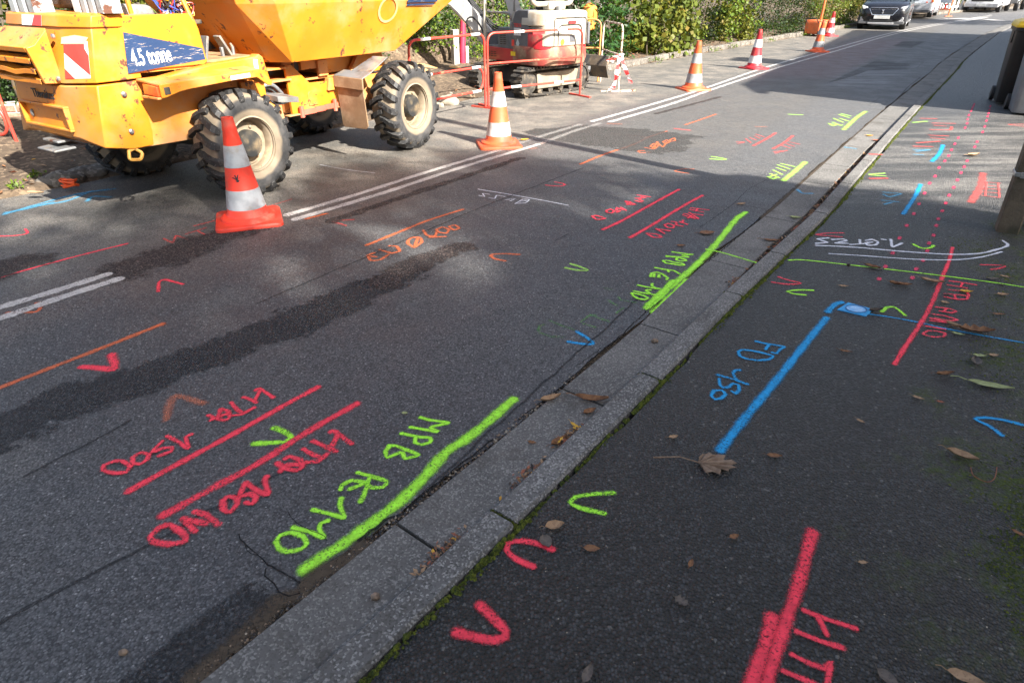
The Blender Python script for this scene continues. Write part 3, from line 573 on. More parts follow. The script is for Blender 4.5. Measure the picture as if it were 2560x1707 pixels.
# ---- on the pavement
ZP = .0425
M_('spray_tick', RED, 'large red V shape nearest to the camera by the kerb', [(ZB, .04, [(775, 1190), (840, 1250), (895, 1310), (900, 1345), (850, 1362), (750, 1345), (660, 1322)])], ZP)
M_('spray_tick', RED, 'red open loop on the pavement with a grey leaf on it', [(ZB, .03, [(1130, 920), (1060, 893), (985, 878), (915, 890), (908, 925), (960, 970), (1035, 1003)])], ZP)
M_('spray_tick', GRN, 'green open loop on the pavement right of the kerb', [(ZB, .024, [(1425, 645), (1340, 650), (1240, 665), (1215, 690), (1265, 718), (1380, 745)])], ZP)
M_('spray_line', RED, 'wide red double bar at the bottom right of the pavement', [(ZC, .05, [(720, 835), (690, 950), (640, 1130), (570, 1330), (490, 1590)]), (ZC, .05, [(525, 1250), (490, 1380), (420, 1590)])], ZP)
M_('spray_text', RED, 'red lettering HTA beside the wide red double bar', [(ZC, .024, t) for t in ([(680, 1215), (780, 1255), (930, 1303)], [(750, 1250), (770, 1290), (788, 1332)], [(645, 1320), (760, 1365), (868, 1398)], [(622, 1432), (700, 1470), (780, 1498), (812, 1468), (800, 1520), (790, 1590)], [(580, 1512), (650, 1540), (740, 1580)])], ZP)
M_('spray_line', BLU, 'long blue bar running from the meter plate to the big brown leaf', [(ZS, .052, [(2066, 795), (2020, 851), (1975, 908), (1930, 964), (1890, 1011), (1845, 1067), (1800, 1126)]), (ZF, .05, [(640, 488), (590, 505), (530, 565)])], ZP)
M_('spray_line', BLU, 'thin blue line leaving the meter plate to the right', [(ZF, .018, [(850, 580), (1060, 612), (1260, 650), (1480, 700), (1790, 758), (2100, 812)])], ZP)
M_('spray_text', BLU, 'blue lettering FD beside the long blue bar', [(N6, .024, t) for t in ([(670, 150), (780, 175), (990, 210), (940, 240), (905, 285), (850, 275)], [(810, 195), (780, 240)], [(475, 270), (510, 245), (620, 255), (760, 285), (865, 318), (810, 355), (690, 365), (560, 345), (490, 315), (475, 270)])], ZP)
M_('spray_text', BLU, 'blue numerals 150 beside the long blue bar', [(N6, .024, t) for t in ([(495, 470), (440, 475), (415, 505), (440, 560), (480, 600)], [(240, 525), (400, 570), (575, 630)], [(260, 570), (265, 640), (310, 672), (370, 660), (410, 625), (475, 640), (480, 700), (440, 735), (405, 715)], [(200, 705), (290, 700), (330, 745), (280, 790), (210, 800), (170, 760), (200, 705)])], ZP)
M_('spray_tick', BLU, 'blue V shape at the right edge of the pavement', [(ZC, .03, [(1640, 365), (1580, 320), (1512, 287), (1560, 280), (1640, 290), (1738, 314)])], ZP)
M_('spray_tick', GRN, 'green tick at the right end of the meter plate', [(ZF, .026, [(955, 562), (1000, 527), (1050, 525), (1090, 550), (1135, 590)])], ZP)
M_('spray_tick', GRN, 'yellow green tick just below the white lettering', [(ZF, .03, [(1205, 35), (1250, 60), (1290, 68), (1340, 60), (1360, 45)])], ZP)
M_('spray_tick', RED, 'red V shape on the pavement edge below the thin green line', [(ZF, .022, [(145, 290), (220, 315), (320, 340), (220, 348), (95, 332)])], ZP)
M_('spray_tick', GRN, 'green V shape below the red V on the pavement', [(ZF, .022, [(415, 395), (300, 393), (210, 405), (260, 422), (355, 432)])], ZP)
M_('spray_line', GRN, 'thin green line crossing the whole pavement', [(ZF, .018, [(225, 160), (330, 157), (600, 185), (1000, 230), (1400, 278), (1800, 330), (2120, 378)])], ZP)
M_('spray_line', RED, 'long red bar crossed by the thin green line on the pavement', [(ZF, .032, [(1510, 60), (1480, 170), (1430, 290), (1380, 420), (1310, 570), (1230, 700), (1130, 850), (1055, 975)])], ZP)
T10 = [[(880, 355), (960, 365), (1045, 380)], [(960, 368), (950, 390)], [(870, 380), (990, 400)], [(875, 410), (1000, 425)], [(985, 412), (1000, 450)], [(850, 455), (920, 470), (985, 470), (990, 450), (900, 440), (850, 438)], [(910, 445), (920, 470)], [(795, 520), (880, 530), (920, 545), (890, 555), (820, 545)], [(860, 530), (840, 550)], [(780, 565), (850, 575), (930, 600), (870, 605), (790, 590)], [(760, 605), (880, 620)], [(880, 620), (760, 590)], [(730, 640), (850, 660)], [(715, 690), (740, 670), (800, 672), (850, 685), (840, 705), (770, 708), (715, 692)]]
M_('spray_text', RED, 'red lettering HTA ABN 10 along the crossed red bar', [(N5, .020, t) for t in T10], ZP)
M_('spray_tick', RED, 'red V shape pointing right by the moss', [(ZF, .018, [(1730, 195), (1850, 198), (1925, 205), (1880, 222), (1810, 232)])], ZP)
M_('spray_line', WHT, 'white double line curving round to the concrete post', [(ZE, .03, [(480, 1275), (800, 1290), (1200, 1325), (1600, 1350), (1850, 1345), (2000, 1315), (2110, 1275), (2070, 1235)]), (ZE, .022, [(590, 1345), (900, 1365), (1300, 1392), (1650, 1398), (1880, 1375), (2060, 1330)])], ZP)
T11 = [[(50, 122), (120, 115), (60, 95), (125, 88)], [(150, 98), (220, 95), (240, 105), (170, 120), (245, 122)], [(265, 130), (375, 122)], [(320, 100), (325, 122)], [(360, 105), (400, 98), (435, 115), (420, 132), (370, 135), (360, 120), (400, 115)], [(460, 98), (480, 100)], [(515, 98), (525, 145), (585, 122)]]
M_('spray_text', WHT, 'white lettering 1.BT 3S above the white curved line', [(N5, .030, t) for t in T11], ZP)
M_('spray_tick', RED, 'red V shape left of the white lettering', [(ZE, .02, [(710, 1168), (580, 1170), (475, 1183), (560, 1192), (700, 1203)])], ZP)
M_('spray_line', BLU, 'blue bar on the sunlit pavement, nearer of the two', [(ZE, .05, [(1370, 755), (1320, 860), (1260, 950), (1220, 1008)])], ZP)
M_('spray_text', BLUF, 'blue lettering by the nearer sunlit blue bar', [(ZE, .035, t) for t in ([(1050, 822), (1200, 835), (1100, 862), (1050, 840)], [(1040, 890), (1180, 905)], [(1060, 925), (1120, 910)])], ZP)
M_('spray_line', BLU, 'blue bar on the sunlit pavement, farther of the two', [(ZE, .06, [(1560, 420), (1530, 490), (1465, 560)])], ZP)
M_('spray_text', BLUF, 'blue lettering by the farther sunlit blue bar', [(ZE, .04, t) for t in ([(1310, 460), (1450, 460), (1330, 475)], [(1310, 500), (1390, 505)])], ZP)
M_('spray_line', REDF, 'wide pale red bar near the concrete post', [(ZE, .075, [(1900, 660), (1880, 770), (1800, 905)])], ZP)
M_('spray_text', REDF, 'pale red lettering near the concrete post', [(ZE, .022, t) for t in ([(1915, 735), (2050, 745)], [(1915, 760), (2030, 775)], [(1900, 790), (2050, 800)], [(1900, 820), (2040, 830)], [(1890, 850), (2030, 868)], [(1930, 740), (1920, 850)], [(2030, 745), (2040, 868)])], ZP)
M_('spray_text', REDF, 'faded pink strokes on the pavement beyond the blue bars', [(ZI, .05, t) for t in ([(1740, 880), (2020, 885)], [(1760, 910), (1900, 920)], [(1710, 965), (1960, 970), (1980, 930)], [(1700, 1040), (1930, 1050)], [(1720, 1075), (1880, 1090)], [(1530, 1140), (1820, 1120)], [(1490, 1185), (1720, 1190)], [(1580, 820), (1780, 825)])], ZP)
M_('spray_tick', GRNL, 'pale green V shape by the pavement edge beyond the blue bars', [(ZI, .05, [(1480, 872), (1560, 865), (1650, 857)])], ZP)
M_('spray_tick', GRNL, 'pale green V shape on the mossy pavement edge', [(ZE, .03, [(1060, 660), (930, 672), (1070, 685)])], ZP)
M_('spray_tick', REDF, 'pale red tick on the mossy pavement edge', [(ZE, .05, [(940, 705), (1080, 703)])], ZP)
M_('spray_tick', REDF, 'pink smear across the kerb in the sun', [(ZI, .06, [(920, 1285), (1060, 1290)])], .0455)
M_('spray_tick', REDF, 'pale red tick at the far right beyond the post', [(ZE, .04, [(2250, 262), (2120, 245), (2250, 243)])], ZP)
DOTM = spray_mat('red dots', (.72, .05, .12), .5, .8)
DA = [(1825, 72), (1818, 88), (1808, 108), (1800, 128), (1780, 165), (1770, 200), (1765, 235), (1748, 272), (1690, 358), (1660, 410), (1632, 460), (1608, 510), (1575, 555), (1525, 612), (1492, 685), (1445, 745), (1402, 830), (1355, 920), (1310, 1005), (1250, 1105), (1188, 1212), (1130, 1340), (1068, 1455), (1015, 1560)]
DB = [(1962, 90), (1955, 120), (1948, 148), (1940, 175), (1930, 212), (1915, 262), (1898, 308), (1850, 392), (1830, 435), (1765, 555), (1740, 605), (1712, 655), (1682, 718), (1650, 780), (1612, 848), (1582, 915), (1553, 980), (1520, 1048), (1502, 1105), (1478, 1188), (1440, 1255), (1425, 1320), (1388, 1400), (1332, 1475), (1298, 1550)]
for D_, lab in ((DA, 'row of red dots along the pavement, the row nearer the kerb'), (DB, 'row of red dots along the pavement, the row nearer the post')):
    dr = empty('dotted_line', (0, 0, 0), 0, lab, 'ground marking')
    for x, y in D_: stroke_mesh('dash', DOTM, [(ZE, .03, [(x-3, y+8), (x+4, y-8)])], ZP).parent = dr
# ------------------------------------------------------------------ foliage
def leaf_mat(name, c1, c2, c3, rough=.55, trans=.17, spec=.22):
    k = N(name); a = k.n('Attribute', {'attribute_name': 'var'}).outputs['Fac']
    c = k.mix(k.ramp(a, .0, .55), c1, c2); c = k.mix(k.ramp(a, .62, .98), c, c3)
    k.fin(c, rough, None, spec=spec)
    tl = k.n('BsdfTranslucent', Color=k.mix(.35, c, (.35, .40, .02))); mx = k.n('MixShader'); mx.inputs[0].default_value = trans
    k.set(mx.inputs[1], k.p.outputs[0]); k.set(mx.inputs[2], tl.outputs[0]); k.t.links.new(mx.outputs[0], k.out.inputs[0]); return k.m
LF_IVY = leaf_mat('ivy leaf', (0.0088, 0.0224, 0.0056), (0.0224, 0.0496, 0.0088), (0.0446, 0.0756, 0.0158))
LF_LAUREL = leaf_mat('laurel leaf', (0.0080, 0.0304, 0.0064), (0.0200, 0.0616, 0.0112), (0.0454, 0.0958, 0.0151), .38, .13, .4)
LF_LIME = leaf_mat('lime privet leaf', (0.0336, 0.0672, 0.0064), (0.0840, 0.1344, 0.0112), (0.1512, 0.1814, 0.0180))
LF_GOLD = leaf_mat('golden autumn leaf', (0.0400, 0.0560, 0.0080), (0.1080, 0.1112, 0.0144), (0.1397, 0.0929, 0.0130))
LF_MAPLE = leaf_mat('fading maple leaf', (0.0336, 0.0560, 0.0080), (0.0872, 0.1112, 0.0160), (0.1274, 0.1282, 0.0180))
LF_BROWN = leaf_mat('dry brown leaf', (0.0496, 0.0320, 0.0152), (0.1088, 0.0696, 0.0248), (0.1426, 0.1159, 0.0360))
LF_DARK = leaf_mat('dark hedge leaf', (0.0029, 0.0086, 0.0029), (0.0075, 0.0173, 0.0040), (0.0145, 0.0285, 0.0057))
LF_TREE = leaf_mat('tree leaf', (.03, .06, .012), (.06, .10, .02), (.16, .15, .03))
BARK = pm('bark', (.10, .075, .05), (.05, .04, .028), 5, .9, bump=.8, bscale=20)
def leaf_mesh(name, mat, parent, rng, pts, size, aspect=.55, up=.35, out=None):
    """many small pointed leaves (four-sided, folded a little) around the given points"""
    n = len(pts); d = rng.normal(size=(n, 3)); d[:, 2] += -.15
    if out is not None: d += out
    d /= np.linalg.norm(d, axis=1)[:, None]
    nr = rng.normal(size=(n, 3)); nr[:, 2] += up*2
    if out is not None: nr += out*1.2
    sd = np.cross(d, nr); sd /= np.linalg.norm(sd, axis=1)[:, None]+1e-9; nn = np.cross(sd, d)
    L = (size*rng.uniform(.6, 1.25, n))[:, None]; Wd = L*aspect*.5
    V = np.stack([pts-d*L*.5, pts+sd*Wd-nn*Wd*.25, pts+d*L*.5, pts-sd*Wd-nn*Wd*.25], 1).reshape(-1, 3)
    me = bpy.data.meshes.new(name); me.vertices.add(4*n); me.vertices.foreach_set('co', V.astype(np.float32).ravel())
    me.loops.add(4*n); me.loops.foreach_set('vertex_index', np.arange(4*n, dtype=np.int32))
    me.polygons.add(n); me.polygons.foreach_set('loop_start', np.arange(0, 4*n, 4, dtype=np.int32))
    a = me.attributes.new('var', 'FLOAT', 'POINT')
    cl = np.clip(rng.beta(2, 2, n), 0, 1); a.data.foreach_set('value', np.repeat(cl, 4).astype(np.float32))
    me.update(calc_edges=True); me.materials.append(mat)
    o = bpy.data.objects.new(name, me); COL.objects.link(o); o.parent = parent; return o
def shrub(name, label, cat, base, size, n, leaf, mat, seed, group=None, rz=0.0, kind='box', aspect=.55, part='foliage', stems=6, mat2=None, frac2=0.0, clump=.16, top=1.0, fluff=.22):
    """a bush or length of hedge: clumps spread over and through a rounded block, plus woody stems"""
    rng = np.random.default_rng(seed); root = empty(name, base, rz, label, cat, group)
    sx, sy, sz = size; K = max(30, int(n/45)); C = []
    while len(C) < K:
        p = rng.uniform(-1, 1, 3)
        if kind == 'round' and np.dot(p, p) > 1: continue
        q = np.abs(p); e = q.max() if kind == 'box' else math.sqrt(np.dot(p, p))
        if rng.random() > (e**2.2)*.95+.12: continue
        C.append(p)
    C = np.array(C); C = C*(1+rng.normal(size=(K, 1))*fluff*.5)
    idx = rng.integers(0, K, n); P = C[idx]*np.array([sx/2, sy/2, sz/2])+rng.normal(size=(n, 3))*clump*np.array([1, 1, .8])
    P[:, 2] = np.maximum(P[:, 2]+sz/2, .03)
    out = C[idx]*np.array([.6, .9, .5])
    k2 = (rng.random(K) < frac2)[idx] if mat2 else np.zeros(n, bool)
    leaf_mesh(part, mat, root, rng, P[~k2], leaf, aspect, out=out[~k2])
    if mat2 and k2.any(): leaf_mesh(part, mat2, root, rng, P[k2], leaf, aspect, out=out[k2])
    if stems:
        b = MB()
        for i in range(stems):
            x = rng.uniform(-.42, .42)*sx; y = rng.uniform(-.3, .3)*sy; pts = [Vector((x, y, -.05))]
            for k in range(4): pts.append(pts[-1]+Vector((rng.normal()*.07, rng.normal()*.07, sz*.22)))
            b.tube(pts, [.018, .015, .012, .008, .004], 6)
        b.build('stem', BARK, root)
    return root
def tree(label, base, h, crown_c, crown_r, n, leaf, mat, seed, group=None, clumps=80, clump=.33):
    rng = np.random.default_rng(seed); root = empty('broadleaf_tree', base, 0, label, 'tree', group)
    b = MB(); c = Vector(crown_c)
    tp = [Vector((0, 0, -.2)), Vector((.1, .05, h*.25)), Vector((0, .1, h*.5)), c*.75, c]
    b.tube(tp, [.24, .2, .16, .12, .05], 10)
    Cs = []
    while len(Cs) < clumps:
        p = rng.uniform(-1, 1, 3); l = np.dot(p, p)
        if l > 1 or rng.random() > .25+.75*l: continue
        Cs.append(p*np.array(crown_r)+np.array(crown_c))
    Cs = np.array(Cs)
    for q in Cs[::2]:
        a = tp[2].lerp(tp[4], rng.uniform(.2, .9)); b.tube([a, a.lerp(Vector(q), .5)+Vector((0, 0, -.2)), Vector(q)], [.05, .03, .008], 5)
    b.build('trunk', BARK, root)
    P = Cs[rng.integers(0, clumps, n)]+rng.normal(size=(n, 3))*clump
    leaf_mesh('crown', mat, root, rng, P, leaf, .6); return root
# ------------------------------------------------------------------ houses and tree across the pavement (they shade the street)
RENDER = pm('house render', (.55, .49, .40), (.48, .42, .34), 2, .9, bump=.2, bscale=80)
RENDER2 = pm('house render pale', (.62, .58, .52), (.55, .5, .44), 2, .9, bump=.2, bscale=80)
ROOFT = pm('clay roof', (.20, .09, .06), (.13, .065, .05), 9, .85, bump=.6, bscale=25)
GLASSD = pm('dark window glass', (.02, .025, .03), rough=.08, spec=.8); FRAME = pm('white frame', (.75, .74, .70), rough=.5)
DOORM = pm('door paint', (.06, .10, .09), rough=.5); BRICK = pm('brick', (.27, .12, .08), (.36, .2, .14), 30, .9, bump=.5, bscale=40)
def house(label, corner, az, length, depth, eave, ridge, wall, far_overhang=.25, chim=True):
    """corner = far front wall corner; the front runs back from it along az+180; depth away from the street"""
    root = empty('house', (corner[0], corner[1], 0), -R(az), label, 'house', 'houses across the pavement')
    L, D = length, depth     # local: +y along the street, +x away from it
    b = MB(); b.loft([[(0, y, -.1), (D, y, -.1), (D, y, eave), (D/2, y, ridge), (0, y, eave)] for y in (-L, 0)]); b.build('wall', wall, root, smooth=False)
    sl = (ridge-eave)/(D/2); r_ = MB(); o = .35
    for sgn in (0, 1):
        P = [(-o, eave-sl*o+.03), (D/2, ridge+.03), (D/2, ridge+.17), (-o, eave-sl*o+.17)]
        if sgn: P = [(D-x, z) for x, z in P]
        r_.prism(P, lambda x, z, y: (x, y, z), -L-far_overhang, far_overhang)
    rf = r_.build('roof', ROOFT, root, smooth=False)
    if chim: MB().bx(D*.5-.3, D*.5+.3, -L*.8, -L*.8+.9, ridge-.6, ridge+.9).build('chimney', BRICK, rf, smooth=False)
    for fl, z0 in enumerate((.9, 3.2)):
        if z0+1.3 > eave-.1: continue
        for i in range(3):
            y = -L*(.2+.3*i)
            if fl == 0 and i == 1:
                d = MB().bx(-.06, .02, y-.5, y+.5, 0.05, 2.15).build('door', DOORM, root); MB().bx(-.12, -.06, y+.32, y+.38, .98, 1.12).build('handle', FRAME, d); continue
            f_ = MB()
            for a, c, e, g_ in ((-.62, -.55, 0, 1.3), (.55, .62, 0, 1.3), (-.55, .55, 0, .07), (-.55, .55, 1.23, 1.3), (-.03, .03, .07, 1.23)): f_.bx(-.05, .02, y+a, y+c, z0+e, z0+g_)
            w_ = f_.build('window', FRAME, root); MB().bx(-.02, .025, y-.55, y+.55, z0+.07, z0+1.23).build('pane', GLASSD, w_)
            MB().bx(-.12, .0, y-.72, y+.72, z0-.08, z0).build('sill', RENDER2, w_)
    return root
house('cream rendered house whose shadow covers the near pavement', (6.70, .53), 36.5, 11, 4.6, 5.05, 6.5, RENDER, chim=False)
house('pale rendered house shading the street beyond the sunlit gateway', (18.4, 21.07), 31.5, 17.5, 6, 5.05, 7.6, RENDER2)
tree('tall loose leaved tree rising behind the cream house', (11.9, -8.5, 0), 12, (-.4, .2, 11.6), (3.4, 3.4, 1.7), 10500, .19, LF_TREE, 6, 'street trees', 72, .225)
tree('unseen dense tree added to darken the near left of the road', (8.7, -10.4, 0), 12, (-.4, .2, 11.5), (3.2, 3.2, 2.2), 13000, .2, LF_TREE, 5, 'street trees', 150, .27)  # added out of view, its crown keeps the near left road dark
tree('broad unseen tree added for shade stripes farther down the street', (27, 28, 0), 8, (0, 0, 6.5), (3, 3, 2.6), 9000, .2, LF_TREE, 9, 'street trees', 80, .4)  # out of view, added to throw stripes of shade on the far road
# concrete utility post at the pavement edge
CONC = pm('weathered concrete post', (.12, .095, .065), (.075, .06, .042), 7, .9, bump=.7, bscale=45, dirt=((.05, .05, .03), .5), speck=(.12, 60., (.17, .16, .135)))
STEEL = pm('galvanised steel', (.5, .5, .5), (.35, .35, .36), 20, .35, metal=.9)
p0 = Vector((3.515, 4.185, .03)); pr = empty('concrete_post', p0, R(-30), 'weathered concrete utility post with a steel strap at the pavement edge', 'post')
b = MB(); lp = []
for z, w_ in ((-.1, .066), (.5, .066), (3, .066), (5.1, .066)):
    c = .010; lx = -.045*z
    lp.append([(x+lx, y, z) for x, y in ((-w_+c, -w_), (w_-c, -w_), (w_, -w_+c), (w_, w_-c), (w_-c, w_), (-w_+c, w_), (-w_, w_-c), (-w_, -w_+c))])
b.loft(lp); po = b.build('shaft', CONC, pr, smooth=False)
b = MB(); b.bx(-.088, .048, -.0715, -.067, .40, .428); b.bx(-.0925, -.088, -.0715, .066, .40, .428); b.bx(-.06, -.01, -.086, -.0715, .395, .433); b.build('strap', STEEL, pr, bevel=.002)
# ------------------------------------------------------------------ the yellow site dumper
DUST = (.36, .27, .17)
YEL = pm('yellow machine paint', (.58, .20, .012), (.51, .162, .010), 3, .45, bump=.05, bscale=9, dirt=((.38, .20, .075), .6), rust=(.375, 10.), coat=.05)
YELD = pm('yellow paint dusty', (.60, .21, .014), (.52, .17, .02), 4, .55, dirt=(DUST, .8), dz=(.35, .70), rust=(.37, 9.))
YELS = pm('yellow skip paint', (.59, .205, .014), (.53, .168, .010), 2.5, .48, bump=.06, bscale=6, dirt=((.45, .25, .10), .5), rust=(.37, 8.))
RUSTY = pm('rusty deck', (.34, .20, .09), (.22, .12, .06), 9, .85, bump=.3, bscale=60)
BLACK = pm('black rubber', (.018, .018, .019), (.03, .03, .03), 12, .6, bump=.15, bscale=50)
kt = N('dusty tyre'); _o = kt.obj(); _s = kt.n('SeparateXYZ', Vector=_o)
_r = kt.math('SQRT', kt.math('ADD', kt.math('MULTIPLY', _s.outputs[0], _s.outputs[0]), kt.math('MULTIPLY', _s.outputs[2], _s.outputs[2])))
_n = kt.noise(_o, 9, 6, .6); _y = kt.math('ABSOLUTE', _s.outputs[1])
_c = kt.mix(kt.ramp(_n, .35, .65), (.022, .023, .025), (.06, .057, .055))
_tan = kt.mix(_n, (.13, .105, .075), (.27, .215, .15))
_rn = kt.math('ADD', _r, kt.math('MULTIPLY', kt.math('ADD', _n, -.5), .05))
_c = kt.mix(kt.ramp(_rn, .285, .255), _c, _tan)                                   # dried mud near the rim
_c = kt.mix(kt.math('MULTIPLY', kt.ramp(_y, .145, .12), kt.ramp(_rn, .34, .36)), _c, _tan)   # and in the tread grooves
TYRE = kt.fin(_c, .8, kt.bump(kt.noise(_o, 40, 4), .2, .01))
LUG = pm('tyre lug rubber', (.016, .016, .017), (.024, .024, .024), 14, .6, bump=.15, bscale=60, dirt=((.12, .10, .08), .22), speck=(.16, 70., (.3, .29, .27)))
RIM = pm('dusty rim', (.25, .20, .14), (.17, .13, .085), 7, .75, bump=.15, bscale=30, dirt=((.42, .31, .18), .5), rust=(.34, 12.))
HUB = pm('greasy hub cap', (.022, .023, .023), (.06, .052, .04), 9, .55, dirt=((.20, .145, .08), .4))
STEELG = pm('worn grey steel', (.22, .225, .23), (.15, .15, .145), 8, .5, metal=.4, dirt=((.36, .28, .18), .4), rust=(.36, 8.))
BROWNF = pm('muddy flap', (.26, .165, .09), (.20, .12, .065), 5, .85, bump=.15, bscale=40, dirt=((.34, .24, .15), .4))
DARKIN = pm('dark machine inside', (.02, .018, .015), (.05, .035, .02), 6, .8)
WHITEP = pm('white marker', (.66, .66, .64), rough=.45); REDP = pm('red marker', (.60, .04, .03), rough=.45)
BLUEST = pm('scratched blue decal', (.025, .055, .16), (.035, .075, .20), 8, .45, rust=None, speck=(.14, 38., (.35, .30, .2)))
k_ = N('scratched blue decal')
_v = k_.obj(); _sc = k_.n('Mapping', Vector=_v, Rotation=(0, R(12), 0), Scale=(3., 1., 40.)); _sc2 = k_.n('Mapping', Vector=_v, Rotation=(0, R(-35), 0), Scale=(4., 1., 60.))
_m = k_.math('MAXIMUM', k_.ramp(k_.noise(_sc.outputs[0], 3., 6, .7), .60, .66), k_.ramp(k_.noise(_sc2.outputs[0], 3., 6, .7), .64, .69))
BLUEST = k_.fin(k_.mix(_m, k_.mix(k_.noise(_v, 8), (.012, .028, .075), (.022, .05, .12)), k_.mix(k_.noise(_v, 30), (.6, .35, .08), (.55, .57, .6))), .4)
LAMPR = pm('red lamp glass', (.6, .05, .02), (.75, .2, .03), 4, .25)
dump = empty('site_dumper', (-2.22, 5.24, 0), R(58), 'yellow articulated site dumper with scratched blue decal parked at the roadside', 'dumper')
def lo(loop, z): return [(a, b_, z) for a, b_ in loop]
def loop3(P): return [tuple(p) for p in P]
SR, SLt = .15, 1.35
def mir(P): return P+[(a, 1.5-b_, z) for a, b_, z in P[::-1]]
# rear block
low = [mir([(-.60, .17, .50), (-.82, .15, .505), (-1.01, .15, .55), (-1.05, .37, .60)]), mir([(-.60, .17, .955), (-.735, .15, .955), (-.935, .15, .955), (-1.03, .40, .945)])]
MB().loft(low).build('counterweight', YEL, dump, bevel=.008)
up = [mir([(-.60, .17, .968), (-.738, .155, .968), (-.928, .16, .968), (-1.022, .41, .958)]), mir([(-.60, .17, 1.31), (-.675, .155, 1.31), (-.85, .165, 1.31), (-.935, .38, 1.31)])]
hood = MB().loft(up).build('engine_hood', YEL, dump, bevel=.006)
cap = [mir([(-.60, .17, 1.302), (-.67, .143, 1.30), (-.858, .150, 1.305), (-.948, .37, 1.305)]), mir([(-.60, .17, 1.385), (-.655, .145, 1.38), (-.835, .153, 1.375), (-.925, .37, 1.375)]), mir([(-.60, .2, 1.392), (-.655, .18, 1.389), (-.82, .19, 1.385), (-.905, .38, 1.385)])]
cp = MB().loft(cap).build('hood_lid', YEL, dump, bevel=.006)
def quadsheet(name, mat, parent, quads):
    b = MB()
    for q in quads: b.add(q, [tuple(range(len(q)))])
    return b.build(name, mat, parent, smooth=False)
# chevrons on the chamfer: bilinear patch between its corners, 3 mm proud
def chev_pt(u, v):
    A, B = Vector((-1.067, .212, 1.0)), Vector((-.945, .150, .985)); Cc, D = Vector((-1.015, .215, 1.20)), Vector((-.885, .152, 1.205))
    def onhood(t, z):
        k = (z-.968)/(1.31-.968); p = Vector(up[0][2]).lerp(Vector(up[1][2]), k); q = Vector(up[0][3]).lerp(Vector(up[1][3]), k); r_ = p.lerp(q, t)
        n_ = Vector((q.y-p.y, -(q.x-p.x), 0)).normalized(); n_ = -n_ if n_.x > 0 else n_
        return r_+n_*.004
    return onhood(.92-.78*u, 1.0+.225*v)
cv = lambda P: [tuple(chev_pt(*p)) for p in P]
mk = quadsheet('chevron_marker', WHITEP, dump, [cv([(0, 0), (1, 0), (1, 1), (0, 1)])])
def chev2(P): return [tuple(Vector(p)+Vector((-.002, -.001, .0))) for p in cv(P)]
quadsheet('red_stripe', REDP, mk, [chev2([(0, .0), (.38, 0), (0, .28)]), chev2([(0, .92), (0, .70), (1, .08), (1, .62), (.86, .80), (.86, .92)])])
quadsheet('peeled_strip', pm('peeled sticker', (.78, .42, .24), (.7, .36, .2), 5, .6), mk, [chev2([(-.1, .93), (.88, .93), (1.06, 1.10), (.5, 1.16), (-.06, 1.10)])])
cm = quadsheet('cap_marker', WHITEP, dump, [[(-.952, .88, 1.308), (-.952, .60, 1.308), (-.931, .60, 1.372), (-.931, .88, 1.372)]])
quadsheet('red_stripe', REDP, cm, [[(-.954, .735, 1.308), (-.954, .60, 1.308), (-.933, .60, 1.372), (-.933, .70, 1.372)]])
# rear grille : proud frame with tilted louvres
b = MB()
for s0, s1 in ((.455, .485), (1.08, 1.11)):
    b.loft([[(-1.0, y, 1.292), (-1.10, y, 1.205), (-1.155, y, 1.19), (-1.115, y, .965), (-1.0, y, .955)] for y in (s0, s1)])
b.loft([[(-.985, y, 1.30), (-1.10, y, 1.205), (-1.157, y, 1.192), (-1.15, y, 1.16), (-1.135, y, 1.16), (-1.135, y, 1.18), (-1.08, y, 1.19), (-.985, y, 1.28)] for y in (.486, 1.079)])
gr = b.build('grille_frame', YEL, dump, bevel=.004)
for i, (z, xo) in enumerate(((1.108, -1.145), (1.043, -1.135), (.978, -1.122))):
    lv = []; n = 9
    for j in range(n):
        y = .487+(1.078-.487)*j/(n-1); sag = -.016*math.exp(-((y-.78)/.1)**2) if i == 1 else 0
        lv.append([(xo, y, z+sag-.018), (xo, y, z+sag+.008), (xo+.055, y, z+sag+.024), (xo+.052, y, z+sag+.030), (xo-.006, y, z+sag+.013), (xo-.006, y, z+sag-.018)])
    MB().loft(lv).build('louvre', YEL, dump, bevel=.002)
quadsheet('grille_opening', DARKIN, dump, [[(-1.037, .487, .965), (-1.037, 1.078, .965), (-1.005, 1.078, 1.27), (-1.005, .487, 1.27)]])
for y, z, a in ((.435, 1.25, -.975), (.435, .99, -1.03), (1.13, 1.25, -.975)):
    MB().lathe([(.017, -.008), (.017, .006), (.008, .012)], Matrix.Translation((a-.005, y, z)) @ Matrix.Rotation(R(-90), 4, 'Y'), 10).build('bolt', STEEL, dump)
for a, z in ((-.775, .88), (-.80, .63)):
    MB().lathe([(.019, -.004), (.019, .010), (.010, .017)], Matrix.Translation((a, .147, z)) @ Matrix.Rotation(R(90), 4, 'X'), 12).build('bolt', STEEL, dump)
# number plate recess and stencilled name on the rear
b = MB()
for y0, y1, z0, z1 in ((.42, 1.08, .795, .81), (.42, 1.08, .64, .655), (.42, .435, .655, .795), (1.065, 1.08, .655, .795)): b.bx(-1.075, -1.035, y0, y1, z0, z1)
b.build('plate_recess', YEL, dump, bevel=.003)
MB().lathe([(.028, 0), (.028, .012), (.015, .018)], Matrix.Translation((-1.04, .98, .72)) @ Matrix.Rotation(R(-90), 4, 'Y') @ Matrix.Scale(.6, 4, (0, 1, 0)), 12).build('reflector', STEELG, dump)
MT = Matrix.Translation((-1.046, .87, .845)) @ Matrix(((0, 0, -1, 0), (-1, 0, 0, 0), (0, 1, 0, 0), (0, 0, 0, 1)))
text_mesh('Thwaites', .085, 'stencilled_name', BLACK, dump, MT, .002, .0012)
